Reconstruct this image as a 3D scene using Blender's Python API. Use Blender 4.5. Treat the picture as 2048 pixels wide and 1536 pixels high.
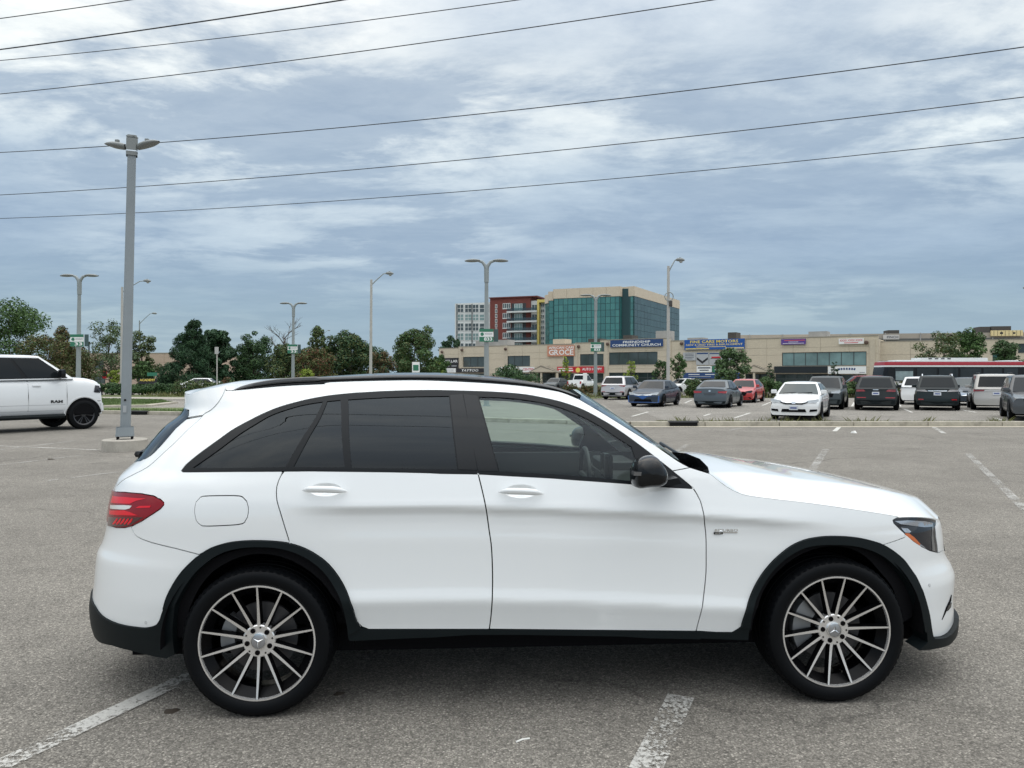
import bpy, bmesh, math, random
from math import sin, cos, pi, radians, sqrt, atan2
from mathutils import Vector, Matrix
from mathutils.geometry import delaunay_2d_cdt

scene = bpy.context.scene
for o in list(bpy.data.objects):
    bpy.data.objects.remove(o)
COL = scene.collection
random.seed(7)

# ------------------------------------------------------------------ camera
CAM_H, FPX, CX, HY = 1.65, 1500.0, 1024.0, 752.0
cam_data = bpy.data.cameras.new('camera')
cam_data.sensor_width = 36.0
cam_data.lens = 36.0 * FPX / 2048.0
cam_data.shift_y = (HY - 768.0) / 2048.0
cam_data.clip_start = 0.05
cam_data.clip_end = 6000
cam = bpy.data.objects.new('camera', cam_data)
COL.objects.link(cam)
cam.location = (0, 0, CAM_H)
cam.rotation_euler = (radians(90), 0, 0)
scene.camera = cam

# ------------------------------------------------------------------ sky
SUN_EL, SUN_AZ = 60.0, 140.0      # azimuth clockwise from +Y (camera looks along +Y)
world = bpy.data.worlds.new('World')
scene.world = world
world.use_nodes = True
wn, wl = world.node_tree.nodes, world.node_tree.links
wn.clear()


def W(kind, **kw):
    n = wn.new(kind)
    for k, v in kw.items():
        if k == 'op': n.operation = v
        elif k == 'val':
            for i, x in v.items(): n.inputs[i].default_value = x
        else: setattr(n, k, v)
    return n


def wramp(stops, src):
    r = wn.new('ShaderNodeValToRGB')
    e = r.color_ramp.elements
    while len(e) < len(stops): e.new(0.5)
    for el, (p, c) in zip(e, stops):
        el.position = p
        el.color = (c[0], c[1], c[2], 1) if isinstance(c, tuple) else (c, c, c, 1)
    wl.new(src, r.inputs[0])
    return r.outputs[0]


def wmath(op, a, b=None):
    n = wn.new('ShaderNodeMath'); n.operation = op
    for i, x in enumerate((a, b)):
        if x is None: continue
        if isinstance(x, (int, float)): n.inputs[i].default_value = x
        else: wl.new(x, n.inputs[i])
    return n.outputs[0]


def wmix(f, a, b, mode='MIX'):
    n = wn.new('ShaderNodeMix'); n.data_type = 'RGBA'; n.blend_type = mode
    for i, x in ((0, f), (6, a), (7, b)):
        if isinstance(x, (int, float)): n.inputs[i].default_value = x
        elif isinstance(x, tuple): n.inputs[i].default_value = (*x, 1)
        else: wl.new(x, n.inputs[i])
    return n.outputs[2]


def build_sky():
    tc = wn.new('ShaderNodeTexCoord')
    sep = wn.new('ShaderNodeSeparateXYZ'); wl.new(tc.outputs['Generated'], sep.inputs[0])
    dz = wmath('MAXIMUM', sep.outputs[2], 0.0)
    den = wmath('ADD', dz, 0.10)
    com = wn.new('ShaderNodeCombineXYZ')
    wl.new(wmath('DIVIDE', sep.outputs[0], den), com.inputs[0])
    wl.new(wmath('DIVIDE', sep.outputs[1], den), com.inputs[1])
    com.inputs[2].default_value = 1.7

    def noise(scale, detail, rough, dist, stretch=(1, 1, 1), off=(0, 0, 0)):
        mp = wn.new('ShaderNodeMapping')
        mp.inputs[1].default_value = off
        mp.inputs[3].default_value = stretch
        wl.new(com.outputs[0], mp.inputs[0])
        n = wn.new('ShaderNodeTexNoise')
        n.inputs['Scale'].default_value = scale
        n.inputs['Detail'].default_value = detail
        n.inputs['Roughness'].default_value = rough
        n.inputs['Distortion'].default_value = dist
        wl.new(mp.outputs[0], n.inputs['Vector'])
        return n.outputs[0]
    broad = noise(0.42, 3, 0.55, 0.15, (0.9, 1.0, 1), (4.3, 6.2, 0))
    mid = noise(1.8, 9, 0.63, 0.22, (0.75, 1.0, 1), (2.4, 3.7, 0))
    fine = noise(5.0, 9, 0.66, 0.35, (0.6, 1.1, 1), (5.2, 0.9, 0))
    # elevation gradient of an overcast dome: zenith brighter than horizon
    grad = wramp([(0.0, (0.292, 0.390, 0.465)), (0.08, (0.282, 0.380, 0.460)), (0.155, (0.308, 0.400, 0.505)), (0.26, (0.405, 0.492, 0.578)),
                  (0.38, (0.455, 0.530, 0.605)), (0.55, (0.84, 0.88, 0.91)), (1.0, (2.45, 2.48, 2.47))], dz)
    elev = wramp([(0.04, 0.16), (0.27, 1.0)], dz)

    def times(c, f, k):      # brighten or darken the layer by factor k where f
        return wmix(f, c, wmix(1.0, c, k, 'MULTIPLY'), 'MIX')
    # denser, bluer cloud base
    c1 = times(grad, wmath('MULTIPLY', wramp([(0.34, 1.0), (0.60, 0.0)], broad), 0.50), (0.84, 0.90, 0.98))
    # lumpy veil, lighter and darker
    c2 = times(c1, wmath('MULTIPLY', wramp([(0.44, 0.0), (0.70, 1.0)], mid), elev), (1.38, 1.31, 1.22))
    c2 = times(c2, wmath('MULTIPLY', wmath('MULTIPLY', wramp([(0.30, 1.0), (0.52, 0.0)], mid), elev), 0.80), (0.80, 0.84, 0.90))
    # bright breaks where the layer is thin
    br = wmath('MULTIPLY', wramp([(0.47, 0.0), (0.61, 1.0)], broad), wramp([(0.44, 0.0), (0.57, 1.0)], mid))
    c3 = times(c2, wmath('MULTIPLY', br, elev), (1.62, 1.48, 1.32))
    c4 = times(c3, wmath('MULTIPLY', wmath('MULTIPLY', wramp([(0.34, 1.0), (0.60, 0.0)], fine), elev), 0.62), (0.74, 0.79, 0.85))
    sky = wn.new('ShaderNodeTexSky'); sky.sky_type = 'NISHITA'; sky.sun_disc = False
    sky.sun_elevation = radians(SUN_EL); sky.sun_rotation = radians(SUN_AZ)
    blue = wmix(1.0, sky.outputs[0], (0.09, 0.09, 0.09), 'MULTIPLY')
    c5 = wmix(0.90, blue, c4, 'MIX')
    bg = wn.new('ShaderNodeBackground'); wl.new(c5, bg.inputs[0]); bg.inputs[1].default_value = 0.90
    out = wn.new('ShaderNodeOutputWorld'); wl.new(bg.outputs[0], out.inputs[0])


build_sky()

# ------------------------------------------------------------------ sun behind the cloud layer
sun_data = bpy.data.lights.new('sun', 'SUN')
sun_data.energy = 0.55
sun_data.angle = radians(130)
sun_data.color = (1.0, 0.965, 0.91)
sun = bpy.data.objects.new('sun', sun_data)
COL.objects.link(sun)
_az, _el = radians(SUN_AZ), radians(SUN_EL)
sun_dir = Vector((sin(_az) * cos(_el), cos(_az) * cos(_el), sin(_el)))
sun.rotation_euler = (-sun_dir).to_track_quat('-Z', 'Y').to_euler()
sun.location = (20, -20, 40)

scene.view_settings.view_transform = 'Standard'
scene.view_settings.look = 'None'
scene.view_settings.exposure = 0.45
scene.view_settings.gamma = 1.0
scene.render.film_transparent = False
scene.cycles.use_denoising = True
scene.cycles.max_bounces = 8
scene.cycles.transparent_max_bounces = 24

# ------------------------------------------------------------------ helpers


def px(x, y, Y):
    """world point on the plane at depth Y seen at photograph pixel (x, y)"""
    return Vector(((x - CX) / FPX * Y, Y, CAM_H + (HY - y) / FPX * Y))


def gpx(x, y, z=0.0):
    """ground point seen at photograph pixel"""
    Y = (CAM_H - z) * FPX / (y - HY)
    return Vector(((x - CX) / FPX * Y, Y, z))


def srgb(r, g, b):
    f = lambda c: (c / 255.0) / 12.92 if c <= 10 else ((c / 255.0 + 0.055) / 1.055) ** 2.4
    return (f(r), f(g), f(b))


MATS = {}


def mat(name, color=(0.5, 0.5, 0.5), rough=0.5, metal=0.0, coat=0.0, coat_rough=0.03, spec=0.5, var=0.0, vscale=5.0, bump=0.0, bscale=50.0, emit=None, trans=0.0):
    if name in MATS: return MATS[name]
    m = bpy.data.materials.new(name); m.use_nodes = True
    nt = m.node_tree; b = nt.nodes['Principled BSDF']
    b.inputs['Base Color'].default_value = (*color, 1)
    b.inputs['Roughness'].default_value = rough
    b.inputs['Metallic'].default_value = metal
    b.inputs['Coat Weight'].default_value = coat
    b.inputs['Coat Roughness'].default_value = coat_rough
    b.inputs['Specular IOR Level'].default_value = spec
    if emit:
        b.inputs['Emission Color'].default_value = (*emit[0], 1); b.inputs['Emission Strength'].default_value = emit[1]
    if var or bump:
        tc = nt.nodes.new('ShaderNodeTexCoord')
    if var:
        n = nt.nodes.new('ShaderNodeTexNoise'); n.inputs['Scale'].default_value = vscale; n.inputs['Detail'].default_value = 6
        n.inputs['Roughness'].default_value = 0.6
        nt.links.new(tc.outputs['Object'], n.inputs['Vector'])
        r = nt.nodes.new('ShaderNodeMapRange'); r.inputs[1].default_value = 0.25; r.inputs[2].default_value = 0.75
        r.inputs[3].default_value = 1 - var; r.inputs[4].default_value = 1 + var
        nt.links.new(n.outputs[0], r.inputs[0])
        mx = nt.nodes.new('ShaderNodeMix'); mx.data_type = 'RGBA'; mx.blend_type = 'MULTIPLY'; mx.inputs[0].default_value = 1
        mx.inputs[6].default_value = (*color, 1)
        nt.links.new(r.outputs[0], mx.inputs[7]); nt.links.new(mx.outputs[2], b.inputs['Base Color'])
    if bump:
        n2 = nt.nodes.new('ShaderNodeTexNoise'); n2.inputs['Scale'].default_value = bscale; n2.inputs['Detail'].default_value = 5
        nt.links.new(tc.outputs['Object'], n2.inputs['Vector'])
        bp = nt.nodes.new('ShaderNodeBump'); bp.inputs['Strength'].default_value = bump; bp.inputs['Distance'].default_value = 0.02
        nt.links.new(n2.outputs[0], bp.inputs['Height']); nt.links.new(bp.outputs[0], b.inputs['Normal'])
    MATS[name] = m
    return m


def glass_mat(name, tint, ior=1.5, rough=0.0, boost=0.0):
    """thin sheet of glass: tinted see-through plus Fresnel reflection"""
    if name in MATS: return MATS[name]
    m = bpy.data.materials.new(name); m.use_nodes = True
    nt = m.node_tree; nt.nodes.clear()
    tr = nt.nodes.new('ShaderNodeBsdfTransparent'); tr.inputs[0].default_value = (*tint, 1)
    gl = nt.nodes.new('ShaderNodeBsdfGlossy'); gl.inputs['Roughness'].default_value = rough; gl.inputs['Color'].default_value = (.86, .94, 1.0, 1)
    fr = nt.nodes.new('ShaderNodeFresnel'); fr.inputs[0].default_value = ior
    f = fr.outputs[0]
    if boost:
        ad = nt.nodes.new('ShaderNodeMath'); ad.operation = 'ADD'; ad.use_clamp = True; ad.inputs[1].default_value = boost
        nt.links.new(f, ad.inputs[0]); f = ad.outputs[0]
    mx = nt.nodes.new('ShaderNodeMixShader'); out = nt.nodes.new('ShaderNodeOutputMaterial')
    nt.links.new(f, mx.inputs[0]); nt.links.new(tr.outputs[0], mx.inputs[1]); nt.links.new(gl.outputs[0], mx.inputs[2])
    nt.links.new(mx.outputs[0], out.inputs[0])
    MATS[name] = m
    return m


def tag(o, label=None, cat=None, group=None, kind=None):
    if label: o['label'] = label
    if cat: o['category'] = cat
    if group: o['group'] = group
    if kind: o['kind'] = kind
    return o


def empty(name, loc=(0, 0, 0), rz=0.0, label=None, cat=None, group=None):
    o = bpy.data.objects.new(name, None); COL.objects.link(o)
    o.location = loc; o.rotation_euler = (0, 0, rz); o.empty_display_size = 0.3
    return tag(o, label, cat, group)


def link(name, me, m=None, parent=None, loc=None, rz=None):
    o = bpy.data.objects.new(name, me); COL.objects.link(o)
    if m is not None and len(me.materials) == 0: me.materials.append(m)
    if parent is not None: o.parent = parent
    if loc is not None: o.location = loc
    if rz is not None: o.rotation_euler = (0, 0, rz)
    return o


class MB:
    """collects shapes for one mesh"""

    def __init__(self): self.v, self.f, self.mi = [], [], []

    def add(self, vs, fs, mi=0):
        b = len(self.v); self.v += [tuple(p) for p in vs]
        self.f += [tuple(b + i for i in f) for f in fs]; self.mi += [mi] * len(fs)
        return self

    def box(self, a, b, mi=0):
        x0, y0, z0 = a; x1, y1, z1 = b
        vs = [(x0, y0, z0), (x1, y0, z0), (x1, y1, z0), (x0, y1, z0), (x0, y0, z1), (x1, y0, z1), (x1, y1, z1), (x0, y1, z1)]
        return self.add(vs, [(0, 3, 2, 1), (4, 5, 6, 7), (0, 1, 5, 4), (1, 2, 6, 5), (2, 3, 7, 6), (3, 0, 4, 7)], mi)

    def prism(self, pts, z0, z1, mi=0):
        n = len(pts)
        vs = [(p[0], p[1], z0) for p in pts] + [(p[0], p[1], z1) for p in pts]
        fs = [tuple(range(n - 1, -1, -1)), tuple(range(n, 2 * n))] + [(i, (i + 1) % n, n + (i + 1) % n, n + i) for i in range(n)]
        return self.add(vs, fs, mi)

    def tube(self, path, rad, seg=8, cap=True, mi=0):
        path = [Vector(p) for p in path]; n = len(path)
        rads = rad if isinstance(rad, (list, tuple)) else [rad] * n
        vs, fs = [], []
        up = None
        for i, p in enumerate(path):
            t = (path[min(i + 1, n - 1)] - path[max(i - 1, 0)]).normalized()
            if up is None:
                up = Vector((0, 0, 1)) if abs(t.z) < 0.9 else Vector((1, 0, 0))
            a = t.cross(up)
            if a.length < 1e-6: a = t.orthogonal()
            a.normalize(); b = t.cross(a).normalized(); up = -b if b.dot(up) < 0 else b
            a = t.cross(up).normalized(); b = up
            for k in range(seg):
                th = 2 * pi * k / seg
                vs.append(p + (a * cos(th) + b * sin(th)) * rads[i])
        for i in range(n - 1):
            for k in range(seg):
                k2 = (k + 1) % seg
                fs.append((i * seg + k, i * seg + k2, (i + 1) * seg + k2, (i + 1) * seg + k))
        if cap:
            fs.append(tuple(range(seg))[::-1]); fs.append(tuple((n - 1) * seg + k for k in range(seg)))
        return self.add(vs, fs, mi)

    def lathe(self, prof, seg=24, mi=0, axis='z', cap=False):
        """prof: list of (r, h); revolve about axis"""
        vs, fs = [], []
        n = len(prof)
        for k in range(seg):
            th = 2 * pi * k / seg
            for r, h in prof:
                if axis == 'z': vs.append((r * cos(th), r * sin(th), h))
                else: vs.append((r * cos(th), h, r * sin(th)))
        for k in range(seg):
            k2 = (k + 1) % seg
            for i in range(n - 1):
                f = (k * n + i, k2 * n + i, k2 * n + i + 1, k * n + i + 1)
                fs.append(f if axis == 'z' else f[::-1])
        if cap:
            a = tuple(k * n for k in range(seg)); b = tuple(k * n + n - 1 for k in range(seg))
            fs += [a[::-1], b] if axis == 'z' else [a, b[::-1]]
        return self.add(vs, fs, mi)

    def xform(self, M, start=0):
        self.v[start:] = [tuple(M @ Vector(p)) for p in self.v[start:]]
        return self

    def mesh(self, name, mats=None, smooth=None):
        me = bpy.data.meshes.new(name)
        me.from_pydata(self.v, [], self.f)
        if mats:
            for m in (mats if isinstance(mats, (list, tuple)) else [mats]): me.materials.append(m)
        me.polygons.foreach_set('material_index', self.mi)
        if smooth is not None:
            me.polygons.foreach_set('use_smooth', [True] * len(self.f))
            me.set_sharp_from_angle(angle=radians(smooth))
        me.update()
        return me

    def build(self, name, m=None, parent=None, loc=None, rz=None, smooth=None):
        return link(name, self.mesh(name, m, smooth), None, parent, loc, rz)


def bevel_mesh(me, w, seg=2):
    bm = bmesh.new(); bm.from_mesh(me)
    bmesh.ops.remove_doubles(bm, verts=bm.verts, dist=1e-5)
    bmesh.ops.bevel(bm, geom=[e for e in bm.edges if len(e.link_faces) == 2 and e.calc_face_angle(0) > 0.5], offset=w, segments=seg, affect='EDGES', profile=0.7)
    bm.to_mesh(me); bm.free()
    me.polygons.foreach_set('use_smooth', [True] * len(me.polygons)); me.set_sharp_from_angle(angle=radians(35))
    return me


def rbox(name, a, b, w, m, parent=None, loc=None, rz=None, seg=2):
    me = MB().box(a, b).mesh(name, m); bevel_mesh(me, w, seg)
    return link(name, me, None, parent, loc, rz)


TEXT_CACHE = {}


def text_mesh(s, size, depth=0.004, bold=0.0, shear=0.0, width=None, height=None, spacing=1.0):
    """flat lettering in the XZ plane, facing -Y, centred; scaled to width / height when given"""
    key = (s, size, depth, bold, shear, width, height, spacing)
    if key in TEXT_CACHE: return TEXT_CACHE[key]
    c = bpy.data.curves.new('lettering', 'FONT'); c.body = s; c.size = size; c.extrude = 0; c.offset = bold * size; c.shear = shear
    c.align_x = 'CENTER'; c.align_y = 'CENTER'; c.resolution_u = 2; c.space_character = spacing
    o = bpy.data.objects.new('lettering', c); COL.objects.link(o)
    dg = bpy.context.evaluated_depsgraph_get()
    me = bpy.data.meshes.new_from_object(o.evaluated_get(dg))
    bpy.data.objects.remove(o); bpy.data.curves.remove(c)
    xs = [v.co.x for v in me.vertices]; ys = [v.co.y for v in me.vertices]
    cx, cy = (min(xs) + max(xs)) / 2, (min(ys) + max(ys)) / 2
    sx = width / (max(xs) - min(xs)) if width else 1; sy = height / (max(ys) - min(ys)) if height else (sx if width else 1)
    if height and not width: sx = sy
    for v in me.vertices:
        v.co = ((v.co.x - cx) * sx, -depth, (v.co.y - cy) * sy)
    me.materials.clear()
    TEXT_CACHE[key] = me
    return me


def copy_tree(o, parent=None):
    c = o.copy(); COL.objects.link(c)
    if parent is not None: c.parent = parent
    for ch in list(o.children): copy_tree(ch, c)
    return c


def lerp(a, b, t): return a + (b - a) * t


def sstep(a, b, x):
    t = min(1, max(0, (x - a) / (b - a))); return t * t * (3 - 2 * t)


class Pchip:
    def __init__(self, pts):
        self.x = [p[0] for p in pts]; self.y = [p[1] for p in pts]
        n = len(pts); h = [self.x[i + 1] - self.x[i] for i in range(n - 1)]
        d = [(self.y[i + 1] - self.y[i]) / h[i] for i in range(n - 1)]
        m = [d[0]] + [0] * (n - 2) + [d[-1]]
        for i in range(1, n - 1):
            if d[i - 1] * d[i] > 0:
                w1 = 2 * h[i] + h[i - 1]; w2 = h[i] + 2 * h[i - 1]
                m[i] = (w1 + w2) / (w1 / d[i - 1] + w2 / d[i])
        self.m = m

    def __call__(self, x):
        X = self.x
        if x <= X[0]: return self.y[0] + self.m[0] * (x - X[0]) * 0
        if x >= X[-1]: return self.y[-1]
        lo, hi = 0, len(X) - 1
        while hi - lo > 1:
            k = (lo + hi) // 2
            if X[k] <= x: lo = k
            else: hi = k
        h = X[hi] - X[lo]; t = (x - X[lo]) / h
        t2, t3 = t * t, t * t * t
        return (2 * t3 - 3 * t2 + 1) * self.y[lo] + (t3 - 2 * t2 + t) * h * self.m[lo] + (-2 * t3 + 3 * t2) * self.y[hi] + (t3 - t2) * h * self.m[hi]
# ================================================================== ground
def node_mat(name):
    m = bpy.data.materials.new(name); m.use_nodes = True
    nt = m.node_tree; b = nt.nodes['Principled BSDF']; MATS[name] = m
    L = nt.links.new

    def N(kind, **inp):
        n = nt.nodes.new(kind)
        for k, v in inp.items():
            k = k.replace('_', ' ')
            if hasattr(v, 'links') or isinstance(v, bpy.types.NodeSocket): L(v, n.inputs[k])
            else: n.inputs[k].default_value = v
        return n

    def ramp(src, stops):
        r = nt.nodes.new('ShaderNodeValToRGB'); e = r.color_ramp.elements
        while len(e) < len(stops): e.new(.5)
        for el, (p, c) in zip(e, stops):
            el.position = p; el.color = (*c, 1) if isinstance(c, tuple) else (c, c, c, 1)
        L(src, r.inputs[0]); return r.outputs[0]

    def mix(f, a, b_, mode='MIX'):
        n = nt.nodes.new('ShaderNodeMix'); n.data_type = 'RGBA'; n.blend_type = mode
        for i, x in ((0, f), (6, a), (7, b_)):
            if isinstance(x, (int, float)): n.inputs[i].default_value = x
            elif isinstance(x, tuple): n.inputs[i].default_value = (*x, 1)
            else: L(x, n.inputs[i])
        return n.outputs[2]

    def math_(op, a, b_=None):
        n = nt.nodes.new('ShaderNodeMath'); n.operation = op
        for i, x in enumerate((a, b_)):
            if x is None: continue
            if isinstance(x, (int, float)): n.inputs[i].default_value = x
            else: L(x, n.inputs[i])
        return n.outputs[0]
    return m, nt, b, L, N, ramp, mix, math_


def asphalt(name, base=(0.252, 0.234, 0.206), worn=0.0):
    m, nt, b, L, N, ramp, mix, math_ = node_mat(name)
    tc = nt.nodes.new('ShaderNodeTexCoord'); V = tc.outputs['Object']
    v1 = N('ShaderNodeTexVoronoi', Vector=V, Scale=120.0, Randomness=1.0)
    hs = N('ShaderNodeSeparateColor', Color=v1.outputs['Color'])
    stone = ramp(hs.outputs[0], [(0.0, 0.54), (.35, .82), (.65, 1.0), (.88, 1.20), (1.0, 1.8)])
    edge = ramp(v1.outputs['Distance'], [(0.25, 1.0), (.75, .55)])
    n1 = N('ShaderNodeTexNoise', Vector=V, Scale=28.0, Detail=6.0, Roughness=.7)
    n2 = N('ShaderNodeTexNoise', Vector=V, Scale=.55, Detail=5.0, Roughness=.6)
    n3 = N('ShaderNodeTexNoise', Vector=V, Scale=3.2, Detail=6.0, Roughness=.65, Distortion=.4)
    c = mix(1.0, base, stone, 'MULTIPLY'); c = mix(.8, c, edge, 'MULTIPLY')
    c = mix(1.0, c, ramp(n1.outputs[0], [(.25, .74), (.75, 1.24)]), 'MULTIPLY')
    c = mix(1.0, c, ramp(n2.outputs[0], [(.3, (.86, .855, .85)), (.7, (1.12, 1.12, 1.11))]), 'MULTIPLY')
    c = mix(1.0, c, ramp(n3.outputs[0], [(.28, .86), (.5, 1.0), (.75, 1.07)]), 'MULTIPLY')
    # hairline cracks
    nd = N('ShaderNodeTexNoise', Vector=V, Scale=.9, Detail=4.0)
    vv = nt.nodes.new('ShaderNodeVectorMath'); vv.operation = 'MULTIPLY_ADD'; L(nd.outputs['Color'], vv.inputs[0]); vv.inputs[1].default_value = (1.4, 1.4, 0); L(V, vv.inputs[2])
    vc = nt.nodes.new('ShaderNodeTexVoronoi'); vc.feature = 'DISTANCE_TO_EDGE'; vc.inputs['Scale'].default_value = .16; L(vv.outputs[0], vc.inputs['Vector'])
    ck = ramp(vc.outputs['Distance'], [(0.0, .70), (.0025, 1.0)])
    msk = ramp(N('ShaderNodeTexNoise', Vector=V, Scale=.22, Detail=2.0).outputs[0], [(.42, 0.0), (.54, 1.0)])
    c = mix(msk, c, mix(1.0, c, ck, 'MULTIPLY'))
    # oil stains
    vs = N('ShaderNodeTexVoronoi', Vector=V, Scale=.55, Randomness=1.0)
    st = ramp(math_('ADD', vs.outputs['Distance'], math_('MULTIPLY', n3.outputs[0], .10)), [(.10, .72), (.17, 1.0)])
    c = mix(.75, c, st, 'MULTIPLY')
    L(c, b.inputs['Base Color']); b.inputs['Roughness'].default_value = .92; b.inputs['Specular IOR Level'].default_value = .25
    h = math_('ADD', math_('MULTIPLY', v1.outputs['Distance'], -1.0), math_('MULTIPLY', n1.outputs[0], .6))
    bp = N('ShaderNodeBump', Height=h, Strength=.55, Distance=.006)
    L(bp.outputs[0], b.inputs['Normal'])
    return m


def paint_mat(name, cover=.5, col=(.62, .61, .57)):
    """worn road paint: bare asphalt shows through as real holes in the coat"""
    m, nt, b, L, N, ramp, mix, math_ = node_mat(name)
    tc = nt.nodes.new('ShaderNodeTexCoord'); V = tc.outputs['Object']
    n1 = N('ShaderNodeTexNoise', Vector=V, Scale=48.0, Detail=4.0, Roughness=.75)
    n2 = N('ShaderNodeTexNoise', Vector=V, Scale=2.2, Detail=4.0, Roughness=.6)
    a = math_('ADD', math_('MULTIPLY', n1.outputs[0], .75), math_('MULTIPLY', n2.outputs[0], .55))
    al = ramp(a, [(.70 - .16 * cover - .05, 0.0), (.70 - .16 * cover + .05, 1.0)])
    L(mix(1.0, col, ramp(n1.outputs[0], [(.3, .75), (.7, 1.1)]), 'MULTIPLY'), b.inputs['Base Color'])
    L(math_('MULTIPLY', al, .55 + .35 * cover), b.inputs['Alpha']); b.inputs['Roughness'].default_value = .8
    return m


def grass_mat(name, a=(.055, .10, .022), b2=(.14, .15, .05)):
    m, nt, b, L, N, ramp, mix, math_ = node_mat(name)
    V = nt.nodes.new('ShaderNodeTexCoord').outputs['Object']
    n = N('ShaderNodeTexNoise', Vector=V, Scale=1.6, Detail=7.0, Roughness=.7)
    L(ramp(n.outputs[0], [(.3, a), (.7, b2)]), b.inputs['Base Color']); b.inputs['Roughness'].default_value = .9
    return m


def conc_mat(name, base=(.36, .34, .30), stain=.6):
    m, nt, b, L, N, ramp, mix, math_ = node_mat(name)
    V = nt.nodes.new('ShaderNodeTexCoord').outputs['Object']
    n = N('ShaderNodeTexNoise', Vector=V, Scale=3.0, Detail=8.0, Roughness=.7)
    n2 = N('ShaderNodeTexNoise', Vector=V, Scale=60.0, Detail=3.0)
    c = mix(1.0, base, ramp(n.outputs[0], [(.3, stain), (.7, 1.12)]), 'MULTIPLY')
    c = mix(1.0, c, ramp(n2.outputs[0], [(.3, .85), (.7, 1.12)]), 'MULTIPLY')
    L(c, b.inputs['Base Color']); b.inputs['Roughness'].default_value = .9
    bp = N('ShaderNodeBump', Height=n2.outputs[0], Strength=.3, Distance=.01); L(bp.outputs[0], b.inputs['Normal'])
    return m


M_ASPH = asphalt('asphalt_lot')
M_ASPH2 = asphalt('asphalt_far', (.295, .276, .247))
M_LINE = paint_mat('worn_line_paint', .42)
M_LINE2 = paint_mat('faded_line_paint', .25, (.50, .49, .46))
M_LINE3 = paint_mat('fresh_line_paint', .9, (.66, .65, .60))
M_GRASS = grass_mat('lawn')
M_CONC = conc_mat('kerb_concrete', (.42, .385, .315), .62)


def sheet(name, pts, z, m, kind='structure'):
    o = MB().add([(p[0], p[1], z) for p in pts], [tuple(range(len(pts)))]).build(name, m)
    if kind: o['kind'] = kind
    return o


g = sheet('ground', [(-900, -400), (900, -400), (900, 1600), (-900, 1600)], 0.0, M_ASPH)
# ================================================================== the white crossover
CAR_A = radians(3.28)
CAR_O = Vector((0.151, 4.6245, 0.0))
_ca, _sa = cos(CAR_A), sin(CAR_A)


def car_world(p): return Vector((CAR_O.x + p[0] * _ca - p[1] * _sa, CAR_O.y + p[0] * _sa + p[1] * _ca, p[2]))


def car_proj(p):
    w = car_world(p)
    return CX + FPX * w.x / w.y, HY - FPX * (w.z - CAM_H) / w.y


_cl = Vector(((0 - CAR_O.x) * _ca + (0 - CAR_O.y) * _sa, -(0 - CAR_O.x) * _sa + (0 - CAR_O.y) * _ca, CAM_H))


def ray_at(p, y):
    """point where the photograph ray p meets the car-local plane of the given y"""
    dx, dy, dz = (p[0] - CX) / FPX, 1.0, (HY - p[1]) / FPX
    lx, ly = dx * _ca + dy * _sa, -dx * _sa + dy * _ca
    s = (y - _cl.y) / ly
    return Vector((_cl.x + lx * s, y, _cl.z + dz * s))


def zf(ox, oy, sc):
    return lambda *pts: [(ox + p[0] * sc, oy + p[1] * sc) for p in pts]


_k = 560 / 2048.0
Z1, Z2, Z3, Z4, Z5, Z6, Z7 = zf(160, 720, _k), zf(160, 1060, _k), zf(640, 720, _k), zf(880, 720, _k), zf(1360, 860, _k), zf(1400, 1010, _k), zf(700, 1000, 700 / 2048.0)

SEC_DOOR = Pchip([(0.20, .890), (0.33, .915), (.40, .925), (.425, .928), (.44, .931), (.50, .945), (.557, .9588), (.564, .9594), (.572, .9585), (.62, .9490), (.675, .9435), (.77, .9375), (.85, .934),
                  (.90, .9290), (.94, .9262), (.965, .9262), (.984, .9305), (.999, .9380), (1.009, .9424), (1.016, .9430), (1.026, .9415), (1.06, .932), (1.1, .921), (1.19, .896)])
SEC_SOFT = Pchip([(0.20, .885), (.33, .915), (.44, .936), (.566, .950), (.70, .9505), (.85, .947), (.95, .9435), (1.02, .937), (1.1, .921), (1.19, .896)])


def belt_shift(x): return -0.038 * max(0.0, x + 0.6) ** 1.5


def half_w(x, z):
    zz = z - belt_shift(x)
    if zz > 1.19:
        d = zz - 1.19
        return 0.896 - 0.36 * d - 0.6 * d * d
    k = sstep(-1.35, -0.95, x) * (1 - sstep(0.95, 1.5, x))
    return lerp(SEC_SOFT(zz), SEC_DOOR(zz), k)


U0R, U0F, LR, LF = -1.0, 1.1, 2.7, 2.36


def nr(z): return lerp(3.0, 2.4, sstep(0.9, 1.5, z))


NF = 3.0
XR, XF = (lambda z: -2.36), (lambda z: 2.28)


def S(u, z):
    if u < U0R:
        q = min(1.0, (U0R - u) / LR); t = 1 - (1 - q) ** 2
        x = U0R - t * (U0R - XR(z)); n = nr(z)
        return Vector((x, -half_w(x, z) * max(0.0, 1 - t ** n) ** (1 / n), z))
    if u > U0F:
        q = min(1.0, (u - U0F) / LF); t = 1 - (1 - q) ** 2
        x = U0F + t * (XF(z) - U0F)
        return Vector((x, -half_w(x, z) * max(0.0, 1 - t ** NF) ** (1 / NF), z))
    return Vector((u, -half_w(u, z), z))


def Sn(u, z):
    e = 0.004
    a = S(u + e, z) - S(u - e, z); b = S(u, z + 0.003) - S(u, z - 0.003)
    n = a.cross(b)
    if n.length < 1e-12: return Vector((1 if u > 0 else -1, 0, 0))
    return n.normalized()


def x2u(x, z):
    if x < U0R:
        t = min(1, (U0R - x) / (U0R - XR(z))); return U0R - (1 - sqrt(1 - t)) * LR
    if x > U0F:
        t = min(1, (x - U0F) / (XF(z) - U0F)); return U0F + (1 - sqrt(1 - t)) * LF
    return x


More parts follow.
